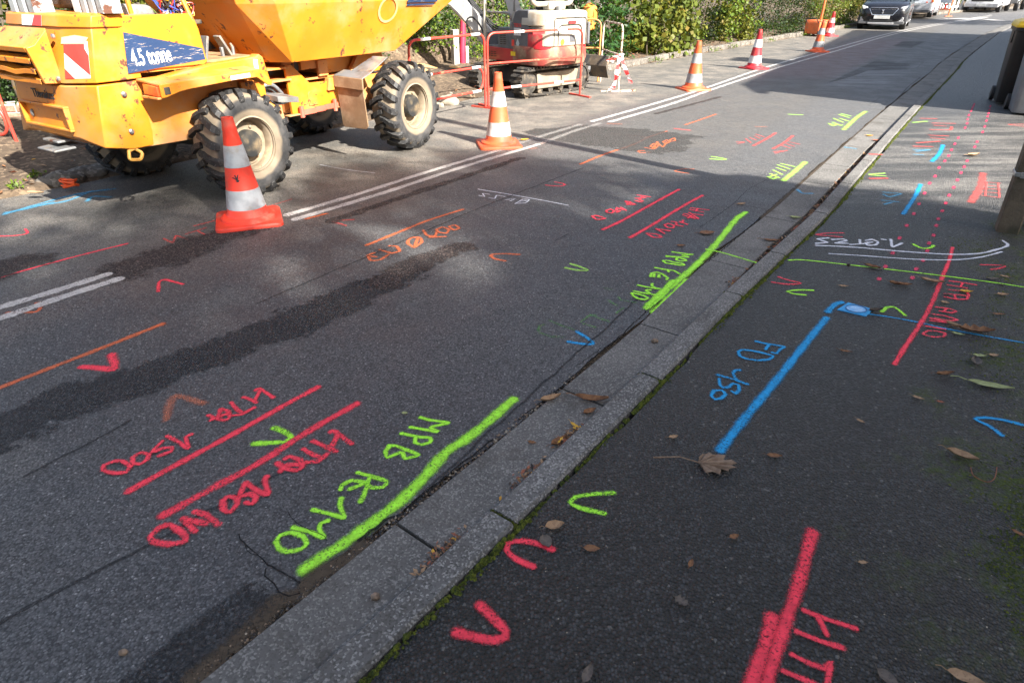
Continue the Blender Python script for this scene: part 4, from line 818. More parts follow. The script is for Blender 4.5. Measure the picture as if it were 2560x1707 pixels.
# towing bits under the tail
b = MB(); b.bx(-1.10, -.92, .62, .84, .545, .56); b.loft([[(-1.17, y, .50), (-.95, y, .505), (-.95, y, .522), (-1.17, y, .512)] for y in (.55, .80)]); b.build('tow_plate', STEELG, dump, bevel=.003)
b = MB(); b.tube(rounded([(-.85, .16, .50), (-.88, .13, .445), (-.80, .13, .43), (-.76, .15, .47), (-.80, .17, .505)], .02, 3), .012, 6, True); b.build('shackle', pm('shackle', (.62, .33, .06), (.4, .2, .05), 9, .6), dump)
# rear chassis side plates, fascia, deck, fender
for b0, b1 in ((.165, .2), (1.3, 1.335)):
    pl = [(-.728, .95), (-.815, .505), (-.33, .49), (.34, .55), (.36, .80), (.30, 1.02), (-.07, 1.02), (-.60, .95)]
    MB().prism(pl, lambda a, z, y: (a, y, z), b0, b1).build('chassis_plate', YELD, dump, bevel=.004)
MB().bx(-.70, .30, .25, 1.25, .48, .62).build('rear_axle_beam', DARKIN, dump)
MB().loft([[(-.62, y, 1.02), (-.68, y, 1.30), (-.655, y, 1.372), (-.13, y, 1.368), (-.075, y, 1.265), (-.062, y, 1.035), (-.09, y, 1.015)] for y in (.152, .172)]).build('side_console', YEL, dump, bevel=.006)
MB().loft([[(-.62, y, 1.02), (-.68, y, 1.30), (-.655, y, 1.372), (-.13, y, 1.368), (-.075, y, 1.265), (-.062, y, 1.035), (-.09, y, 1.015)] for y in (1.328, 1.348)]).build('side_console', YEL, dump, bevel=.006)
MB().bx(-.6, -.14, .172, 1.328, 1.0, 1.33).build('seat_box', YELD, dump)
quadsheet('decal', BLUEST, dump, [[(-.700, .1495, 1.008), (-.078, .1495, 1.050), (-.082, .1495, 1.128), (-.655, .1495, 1.268)]])
MT = Matrix.Translation((-.650, .1475, 1.052)) @ Matrix.Rotation(R(-2.2), 4, 'Y') @ Matrix(((1, 0, 0, 0), (0, 0, 1, 0), (0, 1, 0, 0), (0, 0, 0, 1)))
MT = MT @ Matrix.Diagonal((.70, 1.35, 1, 1))
text_mesh('4.5 tonne', .112, 'decal_text', WHITEP, dump, MT, .0008, .0018)
dk = MB(); dk.bx(-.07, .40, .16, 1.34, 1.022, 1.042); dk.build('footwell_deck', RUSTY, dump, bevel=.004)
b = MB(); b.prism([(-.60, .955), (-.06, 1.022), (.33, 1.04), (.36, 1.06), (.395, 1.035), (.43, .86), (.36, .845), (.26, .93), (-.05, .915), (-.60, .90)], lambda a, z, y: (a, y, z), .07, .164)
b.build('fascia', YEL, dump, bevel=.008)
b = MB()
b.loft([[(-.64, -.10, .945), (-.66, .15, .97), (-.66, .15, .955), (-.64, -.09, .93)], [(-.05, -.10, .962), (-.05, .10, .985), (-.05, .10, .97), (-.05, -.09, .947)], [(.20, -.10, .972), (.20, .08, .985), (.20, .08, .97), (.20, -.09, .957)], [(.30, -.10, .855), (.30, .08, .865), (.285, .08, .855), (.285, -.09, .845)]])
b.build('fender', YELD, dump, bevel=.004)
b = MB(); b.prism([(-.645, .945), (-.65, .858), (-.62, .857), (-.50, .885), (-.44, .892), (-.05, .912), (.17, .912), (.26, .845), (.295, .838), (.31, .865), (.215, .968)], lambda a, z, y: (a, y, z), -.104, -.09); b.build('fender_skirt', YEL, dump, bevel=.003)
b = MB(); b.prism([(0, 0), (1, 0), (1, 1), (0, 1)], lambda u, v, d: (-.655+.012*v, -.085+.21*u, .865+.07*v), 0, 1) if False else None
MB().hexa([(-.665, -.085, .865), (-.655, .10, .872), (-.625, .10, .872), (-.635, -.085, .865), (-.66, -.085, .93), (-.65, .10, .942), (-.62, .10, .942), (-.63, -.085, .93)]).build('tail_lamp', LAMPR, dump, bevel=.004)
MB().bx(-.62, -.575, -.107, -.10, .875, .925).build('side_reflector', HUB, dump, bevel=.002)
MB().bx(-.675, -.62, -.09, .11, .848, .862).build('lamp_bracket', YELD, dump, bevel=.002)
quadsheet('sticker', WHITEP, dump, [[(.285, .0685, .875), (.325, .0685, .873), (.335, .0685, 1.02), (.295, .0685, 1.025)]])
quadsheet('sticker', WHITEP, dump, [[(-.07, -.1045, .915), (.11, -.1045, .92), (.11, -.1045, .95), (-.07, -.1045, .945)]]) 
b = MB(); b.bx(.17, .40, .12, .16, .60, .86); b.build('battery_box', YEL, dump, bevel=.006)
st = MB(); st.hexa([(.40, -.02, .685), (.62, -.02, .655), (.62, .22, .665), (.40, .22, .70), (.40, -.02, .73), (.62, -.02, .70), (.62, .22, .715), (.40, .22, .745)]); st.build('step', STEELG, dump, bevel=.003)
# controls above the footwell
for a, b_, w_, t in ((.03, .30, .10, 18), (.22, .32, .085, -28)):
    p = MB(); Mx = Matrix.Rotation(R(t), 3, 'Y'); p.box((a, b_, 1.12), (.02, w_, .17), Mx); p.box((a-.02, b_, 1.06), (.02, .03, .1)); p.build('pedal', STEELG, dump, bevel=.004)
MB().tube([(.33, .36, 1.03), (.335, .36, 1.10), (.32, .36, 1.13)], [.014, .013, .008], 8).build('pedal_pin', STEELG, dump)
b = MB(); b.tube([(.12, .62, 1.03), (.05, .62, 1.28), (-.1, .60, 1.55)], [.05, .06, .045], 10); b.tube([(-.02, .52, 1.2), (.08, .5, 1.36), (-.02, .5, 1.55)], .02, 8); b.tube([(.12, .72, 1.03), (.12, .70, 1.3), (.02, .7, 1.58)], .018, 8)
b.build('steering_column', STEELG, dump)
b = MB(); b.tube(rounded([(-.16, .30, 1.60), (-.09, .27, 1.50), (-.075, .20, 1.3), (-.07, .19, 1.245)], .05, 4), .017, 8); b.build('grab_rail', YEL, dump)
b = MB(); b.tube([(-.50, .45, 1.37), (-.54, .42, 1.62)], .017, 8); b.build('grab_rail', YEL, dump)
b = MB(); b.tube([(-.42, .40, 1.37), (-.44, .38, 1.62)], .017, 8); b.build('grab_rail', YEL, dump)
rr = random.Random(8)
for nm, colr in (('wire', (.5, .03, .03)), ('wire', (.06, .1, .4)), ('wire', (.6, .35, .03)), ('wire', (.55, .55, .5)), ('wire', (.02, .02, .02))):
    b = MB()
    for i in range(5):
        P = [Vector((-.10+rr.uniform(-.08, .16), .40+rr.uniform(-.08, .12), 1.30+rr.uniform(-.03, .22))) for _ in range(5)]; b.tube(catmull(P, .03), .0045, 5)
    b.build(nm, pm('wire', colr, rough=.45), dump)
b = MB(); b.box((.02, .38, 1.30), (.13, .10, .03)); b.box((.0, .38, 1.33), (.06, .06, .03)); b.build('control_block', HUB, dump, bevel=.004)
MB().box((.0, .37, 1.358), (.05, .045, .03)).build('red_button', REDP, dump, bevel=.006)
b = MB(); b.hexa([(-.56, .50, 1.34), (-.16, .50, 1.34), (-.16, 1.0, 1.34), (-.56, 1.0, 1.34), (-.56, .52, 1.44), (-.18, .52, 1.42), (-.18, .98, 1.42), (-.56, .98, 1.44)]); se = b.build('seat', pm('grey seat fabric', (.20, .19, .18), (.14, .135, .13), 40, .95, bump=.5, bscale=90), dump, bevel=.03)
MB().hexa([(-.66, .50, 1.40), (-.55, .50, 1.40), (-.55, 1.0, 1.40), (-.66, 1.0, 1.40), (-.74, .53, 1.8), (-.64, .53, 1.8), (-.64, .97, 1.8), (-.74, .97, 1.8)]).build('backrest', se.data.materials[0], dump, bevel=.03)
# roll bar: two ribbed channel posts
ROPS = pm('weathered channel steel', (.33, .36, .36), (.24, .25, .25), 5, .6, dirt=((.30, .15, .08), .35), rust=(.40, 5.))
b = MB()
for yc, ac, wd, yt in ((.90, -.85, .40, -.03), (.26, -.70, .30, .0)):
    prof = []; nb = 3
    for i in range(nb*4+1):
        u = -wd/2+wd*i/(nb*4); prof.append((u, -.03 if (i % 4) in (1, 2, 3) else .0))
    A = [(ac+d-.03, yc+u, 1.385) for u, d in prof]+[(ac+.06, yc+wd/2, 1.385), (ac+.06, yc-wd/2, 1.385)]
    B = [(x+.02, yc+(y-yc)*.92+yt, 2.35) for x, y, z in A]
    b.loft([A, B])
b.build('roll_bar', ROPS, dump, smooth=False)
b = MB(); b.box((-.74, .47, 1.56), (.03, .09, .36)); b.build('lamp_board', WHITEP, dump, bevel=.01)
MB().box((-.715, .535, 1.56), (.03, .04, .38)).build('lamp_edge', HUB, dump, bevel=.008)
# articulation and front frame
b = MB(); b.bx(.30, .85, .45, 1.05, .42, .60); b.bx(.38, .80, .25, 1.2, .90, .915); b.bx(.40, .80, .25, 1.2, .80, .815); b.tube([(.58, .75, .40), (.58, .75, .95)], .09, 12); b.build('articulation_joint', YELD, dump)
b = MB()
for i in range(4): b.tube(catmull([(.36, .25+.05*i, .76-.03*i), (.52, .20+.04*i, .80-.03*i), (.66, .24+.04*i, .70-.03*i), (.74, .30, .62)], .04), .016, 8)
b.build('hydraulic_hose', pm('grey hose', (.16, .17, .18), (.06, .06, .06), 10, .5), dump)
pl = [(.775, .925), (.845, .925), (1.03, .75), (1.33, .74), (1.37, .70), (1.38, .49), (1.32, .485), (.775, .505)]
for b0, b1 in ((.28, .31), (1.19, 1.22)): MB().prism(pl, lambda a, z, y: (a, y, z), b0, b1).build('front_side_plate', YEL, dump, bevel=.005)
b = MB(); b.prism([(1.0, .68), (1.07, .68), (1.09, .65), (1.09, .55), (.98, .55), (.98, .65)], lambda a, z, y: (a, y, z), .272, .28); b.build('plate_boss', YEL, dump, bevel=.004)
b = MB(); b.bx(.70, 1.40, .24, .31, .492, .505); b.bx(1.33, 2.08, .30, 1.2, .47, .74); b.bx(.80, 1.36, .31, 1.19, .50, .72); b.build('front_frame', YELD, dump, bevel=.006)
b = MB(); b.bx(.83, 1.02, .235, .245, .488, .535); b.bx(1.02, 1.14, .235, .25, .492, .54); b.bx(1.14, 1.31, .235, .245, .50, .545); b.tube([(.85, .24, .47), (.85, .24, .57)], .022, 8); b.tube([(1.27, .24, .47), (1.27, .24, .58)], .02, 8); b.build('lock_bar', pm('red lock bar', (.62, .12, .08), (.5, .1, .06), 7, .5, dirt=((.4, .28, .18), .3)), dump)
b = MB(); b.bx(.95, 2.05, .33, 1.17, .765, .785); b.bx(1.0, 1.25, .33, 1.17, .86, .965); b.bx(1.28, 1.9, .36, 1.14, .80, .93); b.bx(1.18, 1.30, .30, .33, .79, .93); b.bx(.80, .95, .36, 1.14, .88, .96); b.hexa([(1.55, .28, .77), (2.1, .28, .77), (2.1, .33, .77), (1.55, .33, .77), (1.72, .28, .965), (2.04, .28, .965), (2.04, .33, .965), (1.72, .33, .965)]); b.build('skip_cradle', YELD, dump, bevel=.004)
for y in (.42, 1.08): MB().lathe([(.05, 0), (.05, .06)], Matrix.Translation((.95, y, .89)) @ Matrix.Rotation(R(90), 4, 'X'), 12).build('roller', HUB, dump)
# front mudguard and flap
def guard(m):
    f_ = (lambda P: [(a, 1.5-y, z) for a, y, z in P]) if m else (lambda P: P)
    b = MB(); b.hexa(f_([(1.31, .245, .785), (1.31, -.13, .775), (1.45, -.13, .82), (1.45, .245, .82), (1.31, .245, .795), (1.31, -.13, .785), (1.45, -.13, .83), (1.45, .245, .83)]))
    b.hexa(f_([(1.43, .13, .818), (1.43, -.13, .815), (1.72, -.10, .93), (1.70, .08, .93), (1.43, .13, .828), (1.43, -.13, .825), (1.72, -.10, .94), (1.70, .08, .94)])); b.build('mudguard', STEELG, dump, bevel=.003)
    MB().hexa(f_([(1.295, .24, .69), (1.295, -.135, .68), (1.31, -.135, .68), (1.31, .24, .69), (1.30, .25, .79), (1.30, -.135, .78), (1.315, -.135, .78), (1.315, .25, .79)])).build('flap_clamp', BROWNF, dump, bevel=.003)
    P = [(.225, .335), (.20, .31), (-.09, .315), (-.12, .345), (-.115, .70), (.23, .70)]
    b = MB(); b.prism(P, lambda y, z, d: (1.315+d+(.7-z)*.03, (1.5-y) if m else y, z), 0, .012); b.build('mud_flap', BROWNF, dump, bevel=.003)
    MB().hexa(f_([(1.22, .25, .66), (1.32, .25, .66), (1.32, .31, .66), (1.22, .31, .66), (1.25, .25, .77), (1.32, .25, .77), (1.32, .31, .77), (1.25, .31, .77)])).build('guard_bracket', YELD, dump, bevel=.004)
guard(0); guard(1)
# skip
def skl(z, b0, bf, a_re, ch, a_f, bfr):
    return [(a_re, b0, z), (1.36, bf, z), (a_f, bfr, z), (a_f, 1.5-bfr, z), (1.36, 1.5-bf, z), (a_re, 1.5-b0, z), (a_re-ch, 1.5-b0-.2, z), (a_re-ch, b0+.2, z)]
out_ = [skl(.962, .10, .085, .715, .10, 2.02, .07), skl(1.42, -.07, -.10, .50, .22, 2.80, -.135), skl(1.86, -.13, -.16, .36, .22, 3.42, -.19)]
inn = [[(a+(.03 if a < 1 else (-.03 if a > 1.5 else 0)), y+(.02 if y < .75 else -.02), z+.002) for a, y, z in L_] for L_ in out_[::-1]]; inn[-1] = [(a, y, z+.03) for a, y, z in inn[-1]]
skb = MB().loft(out_+inn).build('skip', YELS, dump, bevel=.006, smooth=False)
RING = pm('ring stain', (.66, .42, .17), (.74, .45, .12), 14, .6)
def sidept(a, z, d=.004):
    t = (z-.962)/(1.42-.962); y = .083+(-.10-.083)*t; y += (a-1.36)*(-.02-.02*t)
    return (a, y-d, z)
b = MB(); n = 40
for i in range(n):
    q = []
    for r_, k in ((.092, i), (.113, i), (.113, i+1), (.092, i+1)): q.append(sidept(1.80+r_*1.15*math.cos(k*2*math.pi/n), 1.345+r_*math.sin(k*2*math.pi/n)))
    b.add(q, [(0, 1, 2, 3)])
b.build('ring_mark', RING, skb, smooth=False)
quadsheet('side_bars', BLUEST, skb, [[sidept(2.05, 1.372), sidept(2.46, 1.372), sidept(2.46, 1.388), sidept(2.05, 1.388)], [sidept(2.05, 1.40), sidept(2.5, 1.40), sidept(2.5, 1.43), sidept(2.05, 1.43)]])
b = MB(); b.hexa([(.735, .55, 1.02), (.76, .55, 1.02), (.76, .68, 1.02), (.735, .68, 1.02), (.30, .62, 1.86), (.33, .62, 1.86), (.33, .74, 1.86), (.30, .74, 1.86)]) if False else b.hexa([(.50, .58, 1.03), (.55, .58, 1.03), (.55, .64, 1.03), (.50, .64, 1.03), (.12, .66, 1.86), (.17, .66, 1.86), (.17, .73, 1.86), (.12, .73, 1.86)])
b.build('tipping_strut', YEL, dump, bevel=.006)
b = MB(); b.bx(.50, .56, .9, 1.15, 1.05, 1.5); b.tube([(.35, .95, 1.02), (.42, .95, 1.7)], .05, 10); b.build('tipping_ram', HUB, dump)
# wheels
def make_wheel():
    root = empty('wheel', (0, 0, 0)); root.parent = dump
    Mx = Matrix.Rotation(R(90), 4, 'X')          # lathe axis z -> -y (outer side towards -y)
    prof = [(.205, -.085), (.205, -.115), (.225, -.125), (.26, -.138), (.30, -.148), (.335, -.146), (.36, -.135), (.378, -.11), (.388, -.05), (.39, 0), (.388, .05), (.378, .11), (.36, .135), (.335, .146), (.30, .148), (.26, .138), (.225, .125), (.205, .115), (.205, .085)]
    prof = [(r_, -h) for r_, h in prof]
    ty = MB().lathe(prof, Mx, 56, cap=False).build('tyre', TYRE, root)
    b = MB()
    nl = 19
    for i in range(nl):
        for sg in (1, -1):
            th0 = 2*math.pi*(i+(0 if sg > 0 else .5))/nl; loops = []
            for y, r_, t, sk_ in ((-.018, .418, .052, 0.0), (.03, .421, .055, .035), (.085, .419, .058, .115), (.128, .409, .062, .165), (.15, .382, .062, .19), (.152, .345, .045, .2)):
                rin = .37 if y < .12 else (.355 if y < .149 else .325); th = th0+sk_; dth = t/.84
                lp = []
                for rr_, dd in ((rin, -dth*1.2), (r_, -dth*.78), (r_, dth*.78), (rin, dth*1.2)):
                    an = th+dd; yy = sg*(y if rr_ == r_ else min(y, .143))
                    lp.append((rr_*math.cos(an), yy, rr_*math.sin(an)))
                loops.append(lp)
            b.loft(loops)
    b.build('tread', LUG, ty, smooth=False)
    rp = [(.212, .128), (.222, .124), (.222, .112), (.205, .10), (.192, .085), (.186, .03), (.172, .022), (.168, .035), (.15, .028), (.10, .030)]
    rp2 = rp+[(.10, -.02), (.19, -.03), (.205, -.10), (.222, -.112), (.212, -.128)]
    MB().lathe(rp2, Mx, 40, cap=False).build('rim', RIM, root)
    b = MB(); b.lathe([(.11, .02), (.108, .085), (.10, .10), (.0, .104)], Mx, 28); b.build('hub', HUB, root)
    b = MB()
    for i in range(6): b.lathe([(.012, .02), (.012, .045), (.005, .05)], Matrix.Rotation(R(60*i), 4, 'Y') @ Matrix.Translation((.138, 0, 0)) @ Mx, 8)
    b.build('wheel_nuts', RIM, root); return root
W0 = make_wheel()
WH = [W0]+[copy_tree(W0, dump) for _ in range(3)]
for o, (a, y, z, fl, yaw) in zip(WH, ((0, 0, .42, 0, 1.5), (2.04, 0.0, .435, 0, 4.), (-.10, 1.48, .385, 1, 4), (2.06, 1.50, .41, 1, 4))):
    o.location = (a, y, z); o.rotation_euler = (0, R(random.uniform(0, 90)), R(yaw)+(math.pi if fl else 0))
    if o is WH[1]: o.scale = (1.04, 1.08, 1.04)
b = MB(); b.tube([(0, .1, .42), (-.1, 1.4, .39)], .07, 10); b.tube([(2.03, .1, .42), (2.06, 1.4, .41)], .07, 10); b.build('axle', DARKIN, dump)
# ------------------------------------------------------------------ traffic cones
def cone_mats(c, wcol, nm): return (pm(nm+' plastic', c, tuple(x*.8 for x in c), 7, .5, bump=.05, dirt=((.20, .13, .09), .4)), pm(nm+' band', wcol, tuple(x*.75 for x in wcol), 9, .5, dirt=((.22, .19, .16), .5)))
CR1, CR2, CR3 = cone_mats((.72, .045, .022), (.36, .38, .40), 'red cone'), cone_mats((.66, .105, .035), (.60, .58, .56), 'orange cone'), cone_mats((.68, .105, .03), (.32, .33, .34), 'orange grey cone')
CR4 = cone_mats((.42, .02, .028), (.66, .65, .65), 'deep red cone')
def cone(pos, rz, mats, label, tilt=0):
    c = empty('traffic_cone', pos, R(rz), label, 'cone', 'traffic cones along the centre line')
    b = MB(); h = .235; k = .05; lp = []
    for z, s in ((0, 1.), (.018, 1.), (.028, .97)):
        L_ = []
        for cx, cy, a0 in ((1, 1, 0), (-1, 1, 90), (-1, -1, 180), (1, -1, 270)):
            for j in range(5):
                a = R(a0+22.5*j); L_.append(((cx*(h-k)+k*math.cos(a))*s, (cy*(h-k)+k*math.sin(a))*s, z))
        lp.append(L_)
    b.loft(lp); b.build('base', mats[0], c, ang=50)
    r_ = lambda z: .148-.114*(z-.04)/.71
    b = MB(); b.lathe([(.20, .026), (.195, .045), (.172, .06), (.158, .058), (r_(.07), .075), (r_(.40), .40), (r_(.66), .66), (r_(.665)+.003, .668), (r_(.70)+.002, .70), (r_(.735)+.005, .732), (.040, .75), (.025, .752), (.02, .70)], None, 32, cap=True); b.build('cone_body', mats[0], c)
    for z0, z1 in ((.115, .255), (.415, .565)):
        MB().lathe([(r_(z0)+.0025, z0), (r_(z1)+.0025, z1)], None, 32, cap=False).build('reflective_band', mats[1], c, fix=False)
    return c
q = at(624, 551); C1 = cone(q, 22, CR1, 'nearest traffic cone, red and white with a black star scrawl, before the dumper wheel')
b = MB()
for i, a in enumerate((-60, -20, 15, 55)):
    for t in (0,):
        u0, z0 = .0, .335; n_ = 3; pts = []
        for j in range(n_):
            d = .052*j/(n_-1)-.016; z = z0+d*math.cos(R(a)); u = d*math.sin(R(a)); rr_ = .148-.114*(z-.04)/.71+.0028+i*.0003; an = R(-79)-R(22)+u/rr_; pts.append((rr_*math.cos(an), rr_*math.sin(an), z, an))
        L_ = []
        for x, y, z, an in pts: w2 = .0045; L_ += [(x-math.sin(an)*w2, y+math.cos(an)*w2, z+.002), (x+math.sin(an)*w2, y-math.cos(an)*w2, z-.002)]
        b.add(L_, [(0, 1, 3, 2), (2, 3, 5, 4)])
b.build('scrawl', BLACK, C1, smooth=False, fix=False)
cone(at(1247, 363), 10, CR2, 'orange and white traffic cone in front of the red barrier and excavator')
cone(at(1732, 224), 15, CR3, 'orange traffic cone with dull grey bands, third from the camera')
cone(at(1884, 172), 30, CR4, 'deep red and white traffic cone standing alone on the line')
cone(at(2043, 130), 10, CR3, 'orange traffic cone with grey bands beside the orange trolley')
cone(at(2072, 91), 25, CR4, 'farthest traffic cone, deep red and white, behind the grey banded one')
# ------------------------------------------------------------------ site barriers
BRED = pm('red barrier tube', (.56, .045, .032), (.50, .06, .036), 9, .45, dirt=((.5, .25, .12), .25)); BWH = pm('white sleeve', (.82, .80, .77), rough=.4)
BRUST = pm('white rusty tube', (.66, .58, .50), (.55, .36, .2), 12, .6, rust=(.46, 14.)); BORA = pm('orange rusty tube', (.62, .24, .06), (.4, .2, .1), 9, .6)
def barrier(p, q, h, mat, label, rails, sleeves=True, inner=False, feet=True):
    p, q = Vector(p), Vector(q); d = (q-p); L_ = d.length; d.normalize(); root = empty('site_barrier', p, math.atan2(d.y, d.x), label, 'barrier', 'tubular site barriers'); r_ = .0155
    b = MB(); b.tube(rounded([(0, 0, 0), (0, 0, h), (L_, 0, h), (L_, 0, 0)], .14, 6), r_, 10); b.build('frame', mat, root)
    if inner:
        b = MB(); z0, z1 = rails; b.tube(rounded([(L_*.4, 0, z1), (.04, 0, z1), (.04, 0, z0), (L_*.4, 0, z0)], .17, 7), r_*.95, 10); b.tube([(L_*.4, 0, z1), (L_, 0, z1)], r_*.95, 10); b.tube([(L_*.4, 0, z0), (L_, 0, z0)], r_*.95, 10); b.build('rail', mat, root)
        zs = [(z, x) for z in (z0, z1, h) for x in (.2, L_-.3)]
    else:
        for z in rails: MB().tube([(0, 0, z), (L_, 0, z)], r_*.95, 10).build('rail', mat, root)
        zs = [(h, .55), (h, L_-.42), (rails[-1], .5), (rails[-1], L_-.45)]
    if sleeves:
        for z, x in zs: MB().tube([(x-.09, 0, z), (x+.09, 0, z)], r_*1.16, 10).build('sleeve', BWH, root)
    if feet:
        for x in (0, L_):
            MB().hexa([(x-.02, -.26, 0), (x+.02, -.26, 0), (x+.02, .26, 0), (x-.02, .26, 0), (x-.018, -.22, .012), (x+.018, -.22, .012), (x+.018, .22, .012), (x-.018, .22, .012)] if False else [(x-.02, -.25, .0), (x+.02, -.25, .0), (x+.02, .25, .0), (x-.02, .25, .0), (x-.02, -.25, .02), (x+.02, -.25, .02), (x+.02, .25, .02), (x-.02, .25, .02)]).build('foot', mat, root)
    return root
bl, br_ = at(1221, 268), at(1449, 240.5)
BB = barrier(bl, br_, .97, BRED, 'red tubular barrier standing in front of the excavator tracks', (.58, .24))
MB().bx(.80, 1.02, -.004, .004, .925, .985).build('name_plate', pm('barrier plate', (.5, .03, .03), rough=.5), BB)
e_ = at(1214, 271); d_ = (at(1080, 105, .95)-at(1203, 93, .95)); d_.z = 0; d_.normalize()
barrier(e_, e_+d_*1.5, .97, BRED, 'red looped barrier between the dumper front wheel and the excavator', (.25, .56), inner=True)
barrier(at(61, 404), at(61, 404)+Vector((-1.45, .45, 0)), .93, BRED, 'red looped barrier by the ivy behind the dumper tail', (.25, .55), sleeves=False, inner=True)
pc, pd = at(1545, 229), at(1500, 206)
BC = barrier(pc, pd, 1.0, BRUST, 'rusty white barrier with striped tape tied to it', (.55,), sleeves=False, feet=False)
MB().bx(-.02, .02, -.3, .3, 0, .02).build('foot', BRUST, BC)
barrier(at(1494, 204), at(1494, 204)+Vector((-1.15, .25, 0)), 1.02, BORA, 'orange rusty barrier half hidden behind the excavator', (.56,), sleeves=False, feet=False)
# striped tape tied round the rusty barrier
TAPE = N('striped tape'); _u = TAPE.n('UVMap').outputs[0]; _ux = TAPE.n('SeparateXYZ', Vector=_u).outputs[0]
TAPEM = TAPE.fin(TAPE.mix(TAPE.ramp(TAPE.math('SINE', _ux, 0), -.05, .05), (.68, .04, .04), (.80, .78, .76)), .4)
root = empty('hazard_tape', pc+Vector((0, 0, .5)), 0, 'red and white striped tape knotted on the rusty barrier', 'hazard tape')
V, Fc, UV = [], [], []
for pts in ([(0, 0, .06), (-.08, -.05, .02), (-.16, -.05, -.04), (-.20, -.04, -.02), (-.12, -.03, .03), (-.02, -.03, .04), (-.05, -.06, -.12), (-.06, -.07, -.28), (-.10, -.08, -.42), (-.15, -.10, -.46), (-.20, -.09, -.50)], [(0, 0, .06), (.03, -.03, -.02), (.07, -.04, -.12), (.12, -.06, -.22), (.17, -.06, -.30), (.19, -.06, -.36)], [(-.02, -.02, .07), (-.06, .02, .05), (-.02, .05, .06), (.03, .02, .08), (.0, -.02, .06)]):
    C_ = catmull(pts, .015); u = 0; base = len(V)
    for i, c in enumerate(C_):
        if i: u += (c-C_[i-1]).length
        a = .9*math.sin(i*.22); s = Vector((math.cos(a)*.035, .02*math.sin(a), .012*math.sin(i*.4)))
        V += [tuple(c-s), tuple(c+s)]; UV += [(u*38, 0), (u*38, 1)]
    Fc += [(base+2*i, base+2*i+1, base+2*i+3, base+2*i+2) for i in range(len(C_)-1)]
me = bpy.data.meshes.new('tape'); me.from_pydata(V, [], Fc); me.materials.append(TAPEM); uvl = me.uv_layers.new(name='UVMap')
for l in me.loops: uvl.data[l.index].uv = UV[l.vertex_index]
o = bpy.data.objects.new('ribbon', me); COL.objects.link(o); o.parent = root
# ------------------------------------------------------------------ mini excavator
EXR = pm('excavator red', (.40, .016, .024), (.30, .014, .02), 5, .45, dirt=((.16, .09, .06), .3), rust=None, coat=.2)
EXW = pm('excavator white', (.37, .345, .29), (.31, .285, .235), 5, .5, dirt=((.30, .22, .14), .55)); EXG = pm('excavator grey', (.10, .105, .115), (.08, .08, .085), 9, .55, dirt=((.25, .2, .15), .25))
EXB = pm('boom grey', (.42, .41, .39), (.36, .35, .33), 6, .5, dirt=((.35, .28, .2), .25)); EXM = pm('muddy counterweight', (.26, .035, .03), (.15, .075, .045), 4, .7, dirt=((.34, .26, .17), .6))
TRK = pm('muddy rubber track', (.045, .04, .034), (.03, .028, .025), 14, .9, bump=.4, bscale=40, dirt=((.20, .16, .115), .5)); TRF = pm('dusty track frame', (.26, .22, .165), (.19, .16, .12), 6, .8, dirt=((.24, .18, .12), .5))
CHROME = pm('ram chrome', (.7, .7, .72), rough=.12, metal=1.)
ex = empty('mini_excavator', (.35, 11.2, 0), R(130), 'red and white mini excavator on muddy rubber tracks behind the barrier', 'excavator')
ex.scale = (1.045, 1.045, 1.045)
def under(P):   # undercarriage heading: 85 degrees off the house
    a = R(45-130)+0; 
    return P
ua = R((90-45)-130); Ux = Matrix.Rotation(ua, 4, 'Z'); Uo = Matrix.Translation((.06, .02, 0)) @ Ux
def uv_(p): return Uo @ Vector(p)
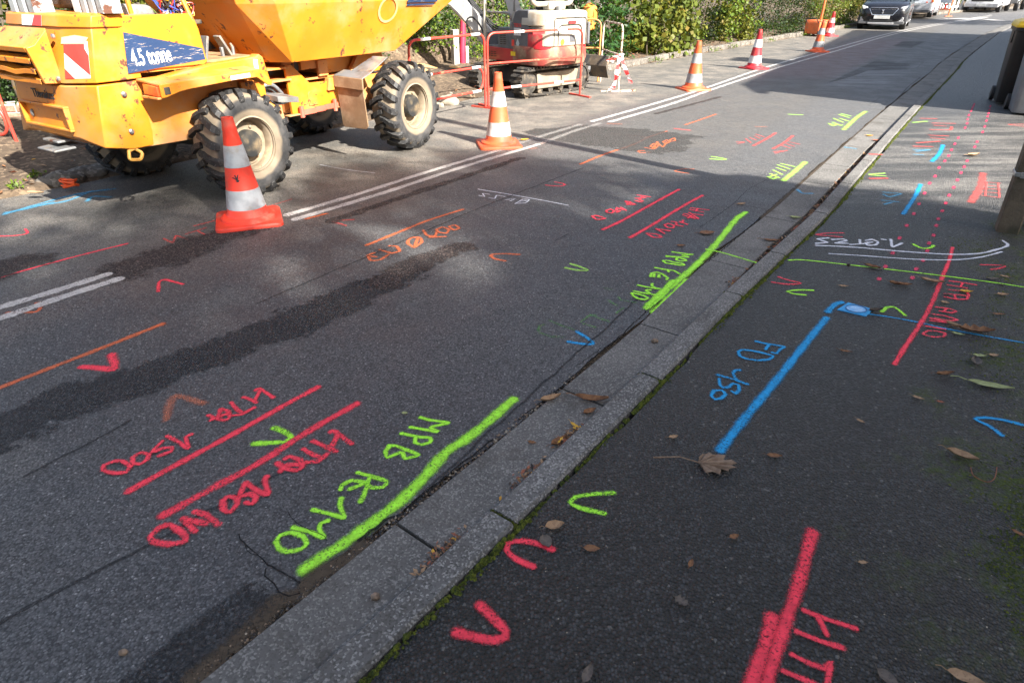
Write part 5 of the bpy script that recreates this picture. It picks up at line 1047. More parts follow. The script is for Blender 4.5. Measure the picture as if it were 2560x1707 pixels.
def track(s):
    # belt loop in local undercarriage plane: x along track, z up
    rr_ = .19; xl = .60; n = 14; path = []
    for i in range(n+1): a = R(90-180*i/n); path.append((xl+rr_*math.cos(a)*1.0, .205+rr_*math.sin(a)))
    for i in range(n+1): a = R(-90-180*i/n); path.append((-xl+rr_*math.cos(a), .205+rr_*math.sin(a)))
    y0, y1 = s*.475-.115, s*.475+.115; b = MB(); inner = [(x*.965, .205+(z-.205)*.86) for x, z in path]; m = len(path)
    for i in range(m):
        j = (i+1) % m; b.hexa([uv_((inner[i][0], y0, inner[i][1])), uv_((inner[j][0], y0, inner[j][1])), uv_((inner[j][0], y1, inner[j][1])), uv_((inner[i][0], y1, inner[i][1])), uv_((path[i][0], y0, path[i][1])), uv_((path[j][0], y0, path[j][1])), uv_((path[j][0], y1, path[j][1])), uv_((path[i][0], y1, path[i][1]))])
    C_ = catmull([Vector((x, 0, z)) for x, z in path]+[Vector((path[0][0], 0, path[0][1]))], .01); S = 0; nx = 0
    for i in range(1, len(C_)-1):
        S += (C_[i]-C_[i-1]).length
        if S > nx:
            nx += .075; t = (C_[i+1]-C_[i-1]).normalized(); nrm = Vector((-t.z, 0, t.x)); nrm = nrm if nrm.dot(C_[i]-Vector((max(-xl, min(xl, C_[i].x)), 0, .205))) > 0 else -nrm
            w_ = .018
            b.hexa([uv_(C_[i]+t*u*w_+Vector((0, y, 0))+nrm*h) for h in (-.004, .022) for u, y in ((-1, y0), (1, y0), (1, y1), (-1, y1))])
    tb = b.build('track', TRK, ex, smooth=False)
    sd = y0-.004 if s < 0 else y1+.004; od = -1 if s < 0 else 1
    b = MB(); b.hexa([uv_(p) for p in ((-.44, s*.475-.125, .11), (.44, s*.475-.125, .11), (.44, s*.475+.125, .11), (-.44, s*.475+.125, .11), (-.46, s*.475-.125, .33), (.50, s*.475-.125, .33), (.50, s*.475+.125, .33), (-.46, s*.475+.125, .33))]); b.build('track_frame', TRF, tb, bevel=.012)
    for x, r_ in ((-.60, .15), (.60, .15)): MB().lathe([(r_, -.10), (r_, .10), (r_*.6, .115), (r_*.25, .12)], Uo @ Matrix.Translation((x, s*.475, .205)) @ Matrix.Rotation(R(90 if s < 0 else -90), 4, 'X'), 20).build('idler', TRK, tb)
    for x in (-.36, -.12, .12, .36): MB().lathe([(.055, -.10), (.055, .10)], Uo @ Matrix.Translation((x, s*.475, .09)) @ Matrix.Rotation(R(90), 4, 'X'), 12).build('roller', TRK, tb)
track(-1); track(1)
b = MB(); b.hexa([uv_(p) for p in ((-.4, -.37, .16), (.4, -.37, .16), (.4, .37, .16), (-.4, .37, .16), (-.3, -.33, .36), (.3, -.33, .36), (.3, .33, .36), (-.3, .33, .36))]); b.lathe([(.34, .36), (.34, .44)], Matrix.Translation((.06, .02, 0)), 24); b.build('undercarriage', DARKIN, ex)
b = MB(); b.loft([[uv_((x, y, z)) for x, z in ((1.28, .12), (1.32, .12), (1.30, .22), (1.25, .30), (1.30, .46), (1.26, .46), (1.20, .31), (1.24, .20))] for y in (-.62, .62)]); b.build('dozer_blade', pm('blade steel', (.06, .058, .055), (.12, .09, .06), 7, .6, dirt=((.25, .2, .14), .4)), ex, bevel=.004)
b = MB()
for y in (-.25, .25): b.hexa([uv_(p) for p in ((.5, y-.04, .2), (1.24, y-.04, .2), (1.24, y+.04, .2), (.5, y+.04, .2), (.5, y-.04, .3), (1.24, y-.04, .29), (1.24, y+.04, .29), (.5, y+.04, .3))])
b.build('blade_arm', STEELG, ex)
# slewing house
def rplan(x0, x1, hy, rr_, z, n=6, rf=.08):
    P = []
    for cx, cy, a0, r_ in ((x0, hy, 90, rr_), (x0, -hy, 180, rr_), (x1, -hy, 270, rf), (x1, hy, 0, rf)):
        sx = 1 if a0 in (90, 180) else -1; sy = -1 if cy > 0 else 1
        for j in range(n+1):
            a = R(a0+90*j/n); P.append((cx+sx*r_+r_*math.cos(a), cy+sy*r_+r_*math.sin(a), z))
    return P
MB().loft([rplan(-.72, .66, .50, .24, .455), rplan(-.74, .66, .51, .24, .63), rplan(-.74, .66, .51, .24, .645)]).build('house_skirt', EXR, ex, bevel=.01)
MB().loft([rplan(-.78, -.12, .525, .30, .44, rf=.02), rplan(-.81, -.12, .535, .30, .53, rf=.02), rplan(-.80, -.12, .53, .30, .645, rf=.02), rplan(-.77, -.12, .52, .28, .70, rf=.02)]).build('counterweight', EXM, ex, bevel=.012)
MB().bx(-.845, -.79, -.35, .18, .52, .60).build('red_scrape', EXR, ex, bevel=.01) if False else None
MB().loft([rplan(-.765, -.30, .515, .22, .66, rf=.02), rplan(-.765, -.30, .515, .22, .86, rf=.02), rplan(-.75, -.30, .51, .22, .875, rf=.02)]).build('corner_panel', EXR, ex, bevel=.01)
MB().loft([rplan(-.785, -.34, .47, .16, .70, rf=.02), rplan(-.785, -.34, .47, .16, .84, rf=.02), rplan(-.77, -.34, .47, .16, 1.12, rf=.02), rplan(-.74, -.36, .44, .15, 1.16, rf=.02)]).build('engine_cover', EXW, ex, bevel=.015)
MB().loft([rplan(-.76, -.30, .518, .20, .965, rf=.02), rplan(-.755, -.30, .515, .2, 1.12, rf=.02), rplan(-.73, -.32, .49, .18, 1.155, rf=.02)]).build('cover_cap', EXW, ex, bevel=.015)
b = MB()
for z in (.89, .915, .94): b.loft([rplan(-.755+.006*((z*40) % 2), -.30, .513, .2, z-.008, rf=.02), rplan(-.757, -.30, .515, .2, z+.008, rf=.02)])
b.build('cooling_fins', STEELG, ex)
b = MB(); b.tube(rounded([(-.791, .22, .72), (-.791, .22, .98), (-.789, -.26, .98), (-.791, -.26, .72)], .09, 5), .007, 6); b.tube(rounded([(-.789, .30, .70), (-.784, .30, 1.07), (-.782, -.36, 1.07), (-.787, -.36, .70)], .06, 5), .006, 6); b.bx(-.795, -.785, -.29, -.27, .80, .85); b.build('door_seam', HUB, ex)
b = MB(); b.bx(-.79, -.786, -.12, -.02, .75, .84); b.build('door_latch', EXG, ex); b = MB(); b.bx(-.795, -.788, -.13, .02, .99, 1.03); b.build('tail_plate', pm('dark red plate', (.25, .03, .03), rough=.5), ex)
MB().lathe([(.04, 0), (.04, .006)], Matrix.Translation((-.787, .13, .755)) @ Matrix.Rotation(R(-90), 4, 'Y'), 14).build('yellow_sticker', pm('yellow sticker', (.7, .45, .03), rough=.5), ex)
MB().bx(-.72, -.38, -.515, -.47, .70, 1.0).build('side_pad', EXG, ex, bevel=.01)
b = MB(); b.loft([[(x, y, z) for x, z in ((-.46, .64), (-.02, .64), (-.02, .92), (-.10, 1.02), (-.16, 1.14), (-.24, 1.17), (-.46, 1.17))] for y in (.33, .516)]); b.build('side_panel', EXG, ex, bevel=.012)
b = MB(); b.bx(-.02, .25, .33, .512, .64, .925); sp = b.build('louvre_box', EXG, ex, bevel=.01)
b = MB()
for i in range(7):
    for x in (.055, .135): b.bx(x, x+.062, .511, .5145, .695+.028*i, .707+.028*i)
b.build('vent_slots', DARKIN, sp, smooth=False)
b = MB()
for i in range(3):
    for x in range(4): b.bx(.30+.075*x, .355+.075*x, .5095, .514, .51+.03*i, .519+.03*i)
b.build('skirt_slots', DARKIN, ex, smooth=False)
quadsheet('rental_sticker', WHITEP, ex, [[(-.30, .5195, .83), (-.14, .5195, .83), (-.14, .5195, .93), (-.30, .5195, .93)]])
quadsheet('diamond_sticker', pm('pale sticker', (.45, .5, .5), rough=.5), ex, [[(-.23, .5195, .66), (-.27, .5195, .725), (-.23, .5195, .79), (-.19, .5195, .725)]])
quadsheet('warning_sticker', pm('warning yellow', (.75, .5, .02), rough=.5), ex, [[(-.20, .5385, .55), (-.09, .5385, .55), (-.09, .5385, .61), (-.20, .5385, .61)]])
quadsheet('red_sticker', REDP, ex, [[(-.15, .5195, .68), (-.09, .5195, .68), (-.09, .5195, .77), (-.15, .5195, .77)]])
MT = Matrix.Translation((-.135, .5185, .945)) @ Matrix(((-1, 0, 0, 0), (0, 0, 1, 0), (0, 1, 0, 0), (0, 0, 0, 1))); text_mesh('TB216', .065, 'model_text', REDP, ex, MT, .001, .001)
MT = Matrix.Translation((-.148, .5205, .90)) @ Matrix(((-1, 0, 0, 0), (0, 0, 1, 0), (0, 1, 0, 0), (0, 0, 0, 1)))
text_mesh('ALLIER-INDR\nMATERIELS', .023, 'rental_text', BLACK, ex, MT, .0005)
b = MB(); b.bx(.22, .64, -.45, .48, .645, .66); b.build('cab_floor', STEELG, ex)
b = MB(); b.hexa([(-.25, -.2, .9), (.12, -.2, .9), (.12, .22, .9), (-.25, .22, .9), (-.25, -.2, 1.02), (.12, -.2, 1.0), (.12, .22, 1.0), (-.25, .22, 1.02)]); b.hexa([(-.33, -.2, 1.0), (-.22, -.2, 1.0), (-.22, .22, 1.0), (-.33, .22, 1.0), (-.42, -.18, 1.55), (-.32, -.18, 1.55), (-.32, .2, 1.55), (-.42, .2, 1.55)]); b.build('seat', BLACK, ex, bevel=.03)
b = MB(); b.bx(-.3, .2, -.3, .3, .645, .9); b.build('seat_base', EXG, ex, bevel=.02)
b = MB(); b.tube(rounded([(-.42, .46, 1.95), (-.46, .46, 1.24), (-.46, -.36, 1.24), (-.42, -.36, 1.95)], .12, 6), .034, 12); b.build('roll_bar', EXW, ex)
b = MB(); b.prism([(-.28, 1.29), (.38, 1.29), (.41, 1.36), (.41, 1.72), (-.31, 1.72), (-.31, 1.36)], lambda y, z, d: (-.44+d, y, z), 0, .04); b.build('rear_panel', EXG, ex, bevel=.01)
dm = Matrix.Translation((-.445, .05, 1.50)) @ Matrix.Rotation(R(-90), 4, 'Y'); MB().lathe([(.19, 0), (.19, .006)], dm, 32).build('round_sign', REDP, ex); MB().lathe([(.17, .006), (.17, .009)], dm, 32).build('sign_face', WHITEP, ex)
b = MB(); b.bx(-.53, -.37, -.17, .17, 1.16, 1.28); b.build('bar_bracket', EXW, ex, bevel=.025)
MB().lathe([(.05, 0), (.05, .05), (.02, .06)], Matrix.Translation((-.58, .02, 1.16)), 14).build('filler_cap', STEELG, ex)
b = MB(); b.tube([(.62, .48, .64), (.60, .475, 2.4)], .026, 10); b.build('canopy_post', EXW, ex)
b = MB(); b.loft([[(x, y, z) for x, z in ((.02, 1.0), (.12, 1.02), (.20, 1.2), (.28, 1.34), (.26, 1.5), (.18, 1.56), (.10, 1.5), (.06, 1.3), (-.04, 1.12))] for y in (.26, .38)]); b.build('control_console', EXB, ex, bevel=.02)
b = MB(); b.tube(rounded([(.56, .46, 1.12), (-.02, .48, 1.12), (-.05, .5, .95)], .08, 5), .016, 8); b.tube([(.0, .40, 1.14), (-.06, .42, 1.7)], .012, 8); b.build('hand_rail', STEELG, ex)
# boom: world direction swung to the left of the house
b_w = lambda x, y, z: ex.matrix_basis.inverted() @ Vector((x, y, z))
exi = (Matrix.Translation((.34, 10.72, 0)) @ Matrix.Rotation(R(130), 4, 'Z')).inverted(); b_w = lambda x, y, z: exi @ Vector((x, y, z))
def bpl(P, y0):   # P: (s along boom azimuth, z) -> world prism of width .16
    o_ = Vector((-.34, 11.08, 0)); dv = Vector((-.975, .22, 0)); nv = Vector((.22, .975, 0))
    return lambda s, z, d: b_w(*(o_+dv*s+nv*(d+y0)+Vector((0, 0, z))))
P_ = [(-.08, .66), (.06, .60), (.14, .70), (.52, 1.10), (.64, 1.20), (.78, 1.24), (1.1, 1.20), (1.9, 1.06), (1.95, 1.2), (1.2, 1.46), (.85, 1.52), (.62, 1.50), (.40, 1.30), (-.10, .80)]
MB().prism(P_, bpl(P_, -.09), 0, .18).build('boom', EXB, ex, bevel=.012)
f_ = bpl(None, 0); b = MB(); b.tube([f_(-.05, .52, 0), f_(.30, .86, 0)], .045, 12); b.build('ram_barrel', EXB, ex); MB().tube([f_(.30, .86, 0), f_(.64, 1.18, 0)], .028, 12).build('ram_rod', CHROME, ex)
b = MB()
for i in range(4): b.tube(catmull([f_(-.28, .80+.02*i, .02*i), f_(-.05, .84+.03*i, .03*i-.05), f_(.2, 1.08+.025*i, -.02+.03*i), f_(.45, 1.36+.02*i, .03*i), f_(.75, 1.56+.02*i, .03*i-.03)], .05), .013, 6)
b.tube(catmull([f_(.02, .60, -.12), f_(.12, .9, -.14), f_(.26, 1.04, -.14), f_(.36, .98, -.13), f_(.32, .8, -.1)], .03), .013, 6)
b.build('hydraulic_hose', BLACK, ex)
b = MB(); b.prism([(-.16, .46), (.10, .50), (.08, .82), (-.14, .86)], bpl(None, -.12), 0, .24); b.build('swing_bracket', EXG, ex, bevel=.01)
P_ = [(1.85, 1.0), (2.0, 1.05), (2.25, .35), (2.15, .3)]; MB().prism(P_, bpl(P_, -.06), 0, .12).build('dipper_arm', EXB, ex, bevel=.01)
P_ = [(2.05, .32), (2.3, .36), (2.36, .12), (2.2, .0), (1.98, .04), (1.92, .16)]; MB().prism(P_, bpl(P_, -.2), 0, .4).build('bucket', STEELG, ex, bevel=.01)
# ------------------------------------------------------------------ vehicles
TINT = pm('car glass', (.02, .03, .035), rough=.05, spec=1.0); CARBLK = pm('black car paint', (.006, .0065, .009), (.008, .0085, .011), 3, .25, spec=.4, coat=.35); SILV = pm('silver car paint', (.55, .57, .60), rough=.3, metal=.3, coat=.6)
REDC = pm('red car paint', (.45, .02, .02), rough=.25, coat=.8); VANW = pm('white van paint', (.78, .78, .80), rough=.35, coat=.4); PLGREY = pm('grey bumper plastic', (.10, .10, .105), rough=.6)
HEADL = pm('headlamp glass', (.75, .77, .8), rough=.12, spec=.9); PLATE = pm('number plate', (.62, .62, .60), rough=.5); CHR = pm('car chrome', (.75, .75, .76), rough=.15, metal=.9)
ALLOY = pm('alloy wheel', (.35, .35, .36), rough=.35, metal=.7); SKID = pm('skid plate silver', (.45, .45, .46), rough=.4, metal=.4)
def car_wheel(r_, w_, parent):
    o = empty('wheel'); o.parent = parent; Mx = Matrix.Rotation(R(90), 4, 'X')
    ty = MB().lathe([(r_*.62, -w_/2), (r_*.95, -w_/2), (r_, -w_*.35), (r_, w_*.35), (r_*.95, w_/2), (r_*.62, w_/2)], Mx, 28).build('tyre', BLACK, o)
    b = MB(); b.lathe([(r_*.64, w_/2-.004), (r_*.62, w_/2+.004), (r_*.55, w_*.3), (r_*.2, w_*.34), (.02, w_*.40)], Mx, 24); b.lathe([(r_*.64, -w_/2+.004), (r_*.62, -w_/2-.004), (r_*.55, -w_*.3), (r_*.2, -w_*.34), (.02, -w_*.40)], Mx, 24); b.build('rim', ALLOY, o); return o
def car(name, label, cat, loc, az, paint, L=4.15, Wd=1.74, Ht=1.55, belt=.98, hood=.95, wb=2.54, r_=.32, suv=True, group=None):
    """local x forward; front bumper at x = L-.. ; sections from tail to nose"""
    root = empty(name, loc, R(90-az), label, cat, group); h = Wd/2; xr = -wb/2-(L-wb)*.47; xf = wb/2+(L-wb)*.53
    sec = [(xr, .80, .36, .80), (xr+.06, .93, .26, belt-.05), (xr+.35, .985, .22, belt+.01), (-wb/2, 1., .20, belt), (0, 1., .19, belt-.02), (wb/2-.35, 1., .19, belt-.02), (wb/2-.1, 1., .2, hood+.0), (wb/2+.25, .99, .21, hood-.03), (xf-.35, .955, .22, hood-.09), (xf-.14, .90, .24, hood-.17), (xf-.03, .80, .28, hood-.26), (xf, .70, .34, hood-.36)]
    loops = []
    for x, k, zb, zt in sec:
        y = h*k; m = (zb+zt)/2
        loops.append([(x, s*a*y, z) for s, a, z in ((1, .80, zb), (1, .97, zb+.08), (1, 1., m), (1, .97, zt-.09), (1, .88, zt-.015), (1, .4, zt+.012), (-1, .4, zt+.012), (-1, .88, zt-.015), (-1, .97, zt-.09), (-1, 1., m), (-1, .97, zb+.08), (-1, .80, zb))])
    MB().loft(loops).build('body', paint, root, ang=50)
    a, b_ = (wb/2-.15, xr+.18); gl = []
    for z, k, x0, x1 in ((belt-.05, .90, b_, a), (belt+.22, .85, b_+.08, a-.40), (Ht-.09, .73, b_+.30, a-.86), (Ht-.01, .60, b_+.42, a-.98)):
        gl.append([(x0, h*k*.94, z), (x0+.25, h*k, z), (x1-.3, h*k, z), (x1, h*k*.84, z), (x1, -h*k*.84, z), (x1-.3, -h*k, z), (x0+.25, -h*k, z), (x0, -h*k*.94, z)])
    MB().loft(gl[:3]).build('windows', TINT, root, ang=50); top = gl[2:]
    MB().loft([[(x, y*1.01, z+.002) for x, y, z in top[0]], top[1]]).build('roof', paint, root, ang=50)
    p = MB()
    for s in (1, -1):
        for i in (0, 2, 3):
            q0, q1 = Vector(gl[0][i]), Vector(gl[2][i]); q0.y *= s; q1.y *= s; p.tube([q0, Vector(gl[1][i]) if s > 0 else Vector((gl[1][i][0], -gl[1][i][1], gl[1][i][2])), q1], .035, 6)
    p.build('pillars', paint, root)
    for s in (1, -1):
        for x in (-wb/2, wb/2):
            wv = car_wheel(r_, .21, root); wv.location = (x, s*(h-.115), r_)
            b = MB(); n = 14; o1 = []; o2 = []
            for i in range(n+1): t = R(-12+204*i/n); o1.append((x+(r_+.10)*math.cos(t), s*(h+.004), r_+(r_+.10)*math.sin(t))); o2.append((x+(r_+.02)*math.cos(t), s*(h+.006), r_+(r_+.02)*math.sin(t)))
            b.loft([[o1[i], o2[i], (o2[i][0], s*(h-.09), o2[i][2]), (o1[i][0], s*(h-.09), o1[i][2])] for i in range(n+1)]); b.build('wheel_arch', PLGREY if suv else paint, root)
        m_ = MB(); m_.box((wb/2-.42, s*(h+.09), belt+.06), (.12, .22, .16)); m_.build('mirror', paint, root, bevel=.04)
    MB().bx(-wb/2+.3, wb/2-.3, -h-.005, h+.005, .20, .30).build('sill_trim', PLGREY, root, bevel=.01)
    return root, xr, xf
def front_suv(root, xf, h):
    b = MB(); b.prism([(-.50, .73), (-.36, .52), (.36, .52), (.50, .73), (.46, .76), (-.46, .76)], lambda y, z, d: (xf-.05+d-(z-.5)*.22, y, z), 0, .06); g_ = b.build('grille', BLACK, root)
    b = MB(); b.tube([(xf+.015-(z-.5)*.22, y, z) for y, z in ((-.50, .73), (-.36, .52), (.36, .52), (.50, .73), (.46, .765), (-.46, .765))], .014, 6, True); b.build('chrome_frame', CHR, g_)
    b = MB()
    for i in range(17): y = -.40+.05*i; b.bx(xf-.036, xf-.02, y-.008, y+.008, .56, .72)
    b.build('grille_bars', CHR, g_)
    b = MB(); b.tube([(xf+.0, -.03, .70), (xf+.015, .0, .64), (xf+.0, .03, .58)], .016, 6); b.tube([(xf+.005, .03, .70), (xf+.01, -.02, .66)], .014, 6); b.tube([(xf, -.03, .60), (xf, .0, .57)], .012, 6); b.build('badge', CHR, g_)
    MB().hexa([(xf-.01, -.28, .385), (xf+.02, -.28, .385), (xf+.02, .28, .385), (xf-.01, .28, .385), (xf-.01, -.28, .50), (xf+.02, -.28, .50), (xf+.02, .28, .50), (xf-.01, .28, .50)]).build('number_plate', PLATE, root, bevel=.004)
    for s in (1, -1):
        b = MB(); b.loft([[(xf-.13-dx, s*y, z) for y, z in ((.52, .70), (.74, .72), (.80, .84), (.60, .80))] for dx in (.25, -.06)]); b.build('headlight', HEADL, root, bevel=.01)
        b = MB(); b.loft([[(xf-.10-dx, s*y, z) for y, z in ((.46, .30), (.76, .28), (.76, .44), (.54, .46))] for dx in (.2, -.05)]); fo = b.build('fog_surround', SKID, root, bevel=.01)
        MB().lathe([(.05, 0), (.05, .02)], Matrix.Translation((xf-.05, s*.64, .37)) @ Matrix.Rotation(R(90), 4, 'Y'), 12).build('fog_lamp', HEADL, fo)
    MB().bx(xf-.10, xf+.012, -.46, .46, .20, .26).build('skid_plate', SKID, root, bevel=.01); MB().bx(xf-.12, xf+.004, -.40, .40, .28, .37).build('lower_grille', BLACK, root)
    MB().bx(xf-.3, xf-.02, -h*.92, h*.92, .20, .31).build('bumper', PLGREY, root, bevel=.02)
d1 = Vector((math.sin(R(212)), math.cos(R(212)), 0)); p1 = Vector((14.98, 28.05, 0))-d1*1.27
c1, xr, xf = car('parked_car', 'black compact crossover car facing the camera on the far road', 'car', p1, 212, CARBLK, belt=1.02, hood=.99, Ht=1.56); front_suv(c1, xf, .87)
d2 = Vector((math.sin(R(36)), math.cos(R(36)), 0)); p2 = Vector((21.0, 36.6, .05))+d2*1.9
c2, xr, xf = car('parked_car', 'silver car seen from behind beyond the black car', 'car', p2, 36, SILV, L=4.2, Ht=1.5, belt=.93, hood=.9, r_=.3, suv=False)
def rear(c, xr, paint):
    for s in (1, -1): MB().hexa([(xr-.02, s*.50, .68), (xr+.2, s*.50, .68), (xr+.2, s*.84, .70), (xr+.03, s*.80, .70), (xr+.02, s*.54, .86), (xr+.2, s*.54, .86), (xr+.25, s*.83, .90), (xr+.08, s*.79, .90)]).build('tail_light', LAMPR, c, bevel=.01)
    MB().bx(xr-.03, xr+.03, -.27, .27, .56, .67).build('number_plate', PLATE, c); MB().bx(xr-.03, xr+.1, -.75, .75, .25, .38).build('bumper', PLGREY, c, bevel=.02)
rear(c2, xr, SILV)
d3 = Vector((math.sin(R(38)), math.cos(R(38)), 0)); p3 = Vector((18.15, 22.05, 0))+d3*1.9
c3, xr, xf = car('parked_car', 'red car with red tail lights beyond the yellow lidded bin', 'car', p3, 38, REDC, L=3.9, Ht=1.46, belt=.90, hood=.88, wb=2.4, r_=.29, suv=False); rear(c3, xr, REDC)
# white van and tipper truck far down the street
vn = empty('white_van', (30.4, 45.2, .02), R(90-222), 'white van with a grey bumper facing down the street', 'van')
sec = [(-4.6, 1.0, .35, 2.3), (-.9, 1.0, .30, 2.35), (-.5, 1.0, .30, 2.2), (.1, .98, .3, 1.35), (.55, .95, .3, 1.15), (.9, .88, .3, 1.0), (.98, .75, .32, .85)]
MB().loft([[(x, s*1.0*k*a, z) for s, a, z in ((1, .9, zb), (1, 1., zb+.1), (1, 1., (zb+zt)/2), (1, .9, zt), (-1, .9, zt), (-1, 1., (zb+zt)/2), (-1, 1., zb+.1), (-1, .9, zb))] for x, k, zb, zt in sec]).build('body', VANW, vn, ang=50)
MB().hexa([(-.42, -.82, 2.12), (.07, -.86, 1.42), (.07, .86, 1.42), (-.42, .82, 2.12), (-.40, -.82, 2.16), (.13, -.86, 1.44), (.13, .86, 1.44), (-.40, .82, 2.16)]).build('windscreen', TINT, vn)
MB().bx(.80, 1.03, -.92, .92, .28, .52).build('bumper', SKID, vn, bevel=.04); MB().bx(.9, 1.01, -.6, .6, .60, .72).build('grille', BLACK, vn, bevel=.02); MB().bx(1.03, 1.045, -.27, .27, .36, .47).build('number_plate', PLATE, vn)
MB().loft([[(1.0-abs(y)*.12, y, .80+.06*(y/.6)**2), (1.0-abs(y)*.12, y, .84+.06*(y/.6)**2), (.9, y, .84)] for y in (-.6, -.3, 0, .3, .6)]).build('grille_smile', TINT, vn)
for s in (1, -1): MB().hexa([(.70, s*.62, .66), (.97, s*.62, .66), (.85, s*.93, .68), (.6, s*.95, .68), (.6, s*.62, .9), (.90, s*.62, .86), (.7, s*.93, .95), (.5, s*.95, .95)]).build('headlight', HEADL, vn, bevel=.01)
for s in (1, -1):
    for x in (.15, -3.3): wv = car_wheel(.34, .22, vn); wv.location = (x, s*.88, .34)
tk = empty('tipper_truck', (33.2, 47.6, .02), R(90-222), 'white tipper truck parked behind the white van', 'truck')
MB().loft([[(x, s*k, z) for s, k, z in ((1, .95, .55), (1, 1.0, 1.2), (1, .9, 2.1), (-1, .9, 2.1), (-1, 1.0, 1.2), (-1, .95, .55))] for x in (-.9, .8)]).build('cab', VANW, tk, bevel=.08)
b = MB(); b.bx(-4.2, -1.05, -1.0, 1.0, .85, 1.0); b.bx(-4.2, -1.05, .96, 1.0, 1.0, 1.4); b.bx(-4.2, -1.05, -1.0, -.96, 1.0, 1.4); b.bx(-1.1, -1.05, -.96, .96, 1.0, 1.4); b.build('tipper_bed', VANW, tk)
MB().bx(-4.1, .7, -.5, .5, .5, .8).build('chassis', DARKIN, tk); MB().bx(.8, .84, -.85, .85, 1.25, 1.95).build('windscreen', TINT, tk)
MB().bx(.7, .9, -.95, .95, .45, .7).build('bumper', PLGREY, tk, bevel=.03)
for s in (1, -1):
    for x in (.1, -3.2): wv = car_wheel(.36, .24, tk); wv.location = (x, s*.88, .36)
# ------------------------------------------------------------------ bins
def bin_(loc, az, mat, lidm, label, small=False, group='wheeled bins'):
    r0 = empty('wheeled_bin', loc, -R(az), label, 'bin', group)
    def ring(wx, wy, z, r_=.05):
        L_ = []
        for cx, cy, a0 in ((1, 1, 0), (-1, 1, 90), (-1, -1, 180), (1, -1, 270)):
            for j in range(4): a = R(a0+30*j); L_.append((cx*(wx/2-r_)+r_*math.cos(a), cy*(wy/2-r_)+r_*math.sin(a), z))
        return L_
    MB().loft([ring(.46, .50, .03), ring(.47, .52, .08), ring(.575, .66, .92), ring(.58, .67, .96)]).build('body', mat, r0)
    MB().loft([ring(.60, .70, .955), ring(.62, .73, .96), ring(.62, .73, 1.0), ring(.60, .71, 1.005)]).build('rim', mat, r0)
    MB().loft([ring(.63, .75, 1.004), ring(.635, .76, 1.03), ring(.60, .70, 1.075), ring(.45, .55, 1.10)]).build('lid', lidm, r0)
    b = MB(); b.tube([(-.24, .40, .97), (.24, .40, .97)], .016, 8); b.bx(-.26, -.2, .34, .41, .94, .98); b.bx(.2, .26, .34, .41, .94, .98); b.build('handle', mat, r0)
    for s in (1, -1): MB().lathe([(.10, -.025), (.10, .025), (.05, .03)], Matrix.Translation((s*.25, .27, .10)) @ Matrix.Rotation(R(90*s), 4, 'Y'), 18).build('wheel', BLACK, r0)
    for s in (1, -1): b = MB(); b.bx(s*.29-.008, s*.29+.008, -.10, .10, .80, .955); b.build('side_rib', mat, r0)
    return r0
BINB = pm('black bin plastic', (.007, .007, .008), (.011, .011, .012), 6, .45); BINY = pm('yellow lid plastic', (.80, .50, .02), rough=.45); BING = pm('grey bin plastic', (.16, .165, .175), (.14, .145, .15), 8, .55)
bin_((7.36, 9.60, .042), 30, BINB, BINY, 'black wheeled bin with a yellow lid on the pavement'); bin_((7.02, 8.78, .042), 30, BING, BING, 'grey wheeled bin standing in front of the black bin')
bin_((31.2, 47.7, .05), 40, pm('pale bin', (.42, .44, .46), rough=.5), pm('pale bin lid', (.5, .52, .55), rough=.5), 'pale grey wheeled bin far away beside the white van')
# ------------------------------------------------------------------ orange trolley with its mast
TRO = pm('orange trolley', (.72, .16, .05), (.6, .13, .04), 7, .5, dirt=((.3, .2, .12), .3)); pt = at(2040, 90)
tr = empty('signal_trolley', pt, R(40), 'orange wheeled trolley with a tall mast by the stone kerb', 'trolley')
b = MB(); b.loft([[(x*k, y*k, z) for x, y in ((-.42, -.26), (.36, -.26), (.42, 0), (.36, .26), (-.42, .26))] for z, k in ((.07, .92), (.12, 1.), (.42, 1.), (.47, .95))]); b.build('body', TRO, tr, bevel=.02)
b = MB(); b.bx(-.40, .34, -.27, .27, .44, .49); b.build('lid', TRO, tr, bevel=.015); MB().tube([(.02, -.04, .45), (.02, -.04, 2.6)], .035, 10).build('mast', TRO, tr)
b = MB(); b.bx(-.10, .14, -.275, -.262, .08, .16); b.tube(rounded([(-.42, -.2, .42), (-.62, -.2, .55), (-.62, .2, .55), (-.42, .2, .42)], .05, 4), .014, 8); b.build('handle', BLACK, tr)
for x, y in ((-.38, -.27), (-.38, .27), (.34, -.27), (.34, .27)): MB().lathe([(.09, -.03), (.09, .03), (.04, .04)], Matrix.Translation((x, y, .09)) @ Matrix.Rotation(R(90), 4, 'X'), 16).build('wheel', BLACK, tr)
# ------------------------------------------------------------------ far barrier and white fence
ORP = pm('orange plastic', (.75, .17, .06), rough=.5); PGREY = pm('grey sheet', (.35, .38, .44), rough=.5)
fb0, fb1 = at(2326, 40), at(2370, 42); fb = empty('plastic_barrier', fb0, math.atan2((fb1-fb0).y, (fb1-fb0).x), 'red and grey plastic barrier on the far pavement', 'barrier'); Lb = (fb1-fb0).length
b = MB()
for x in (0, Lb): b.tube([(x, 0, 0), (x, 0, 1.05)], .03, 8); b.bx(x-.05, x+.05, -.25, .25, 0, .03)
b.tube([(0, 0, 1.05), (Lb, 0, 1.05)], .03, 8); b.tube([(0, 0, .35), (Lb, 0, .35)], .03, 8); b.build('frame', ORP, fb)
for i in range(4): MB().bx(Lb*(.28+.18*i), Lb*(.28+.18*i)+Lb*.10, -.012, .012, .38, .62).build('red_panel', REDP if i % 2 == 0 else WHITEP, fb)
MB().bx(Lb*.30, Lb*.95, -.012, .012, .65, .98).build('grey_panel', PGREY, fb)
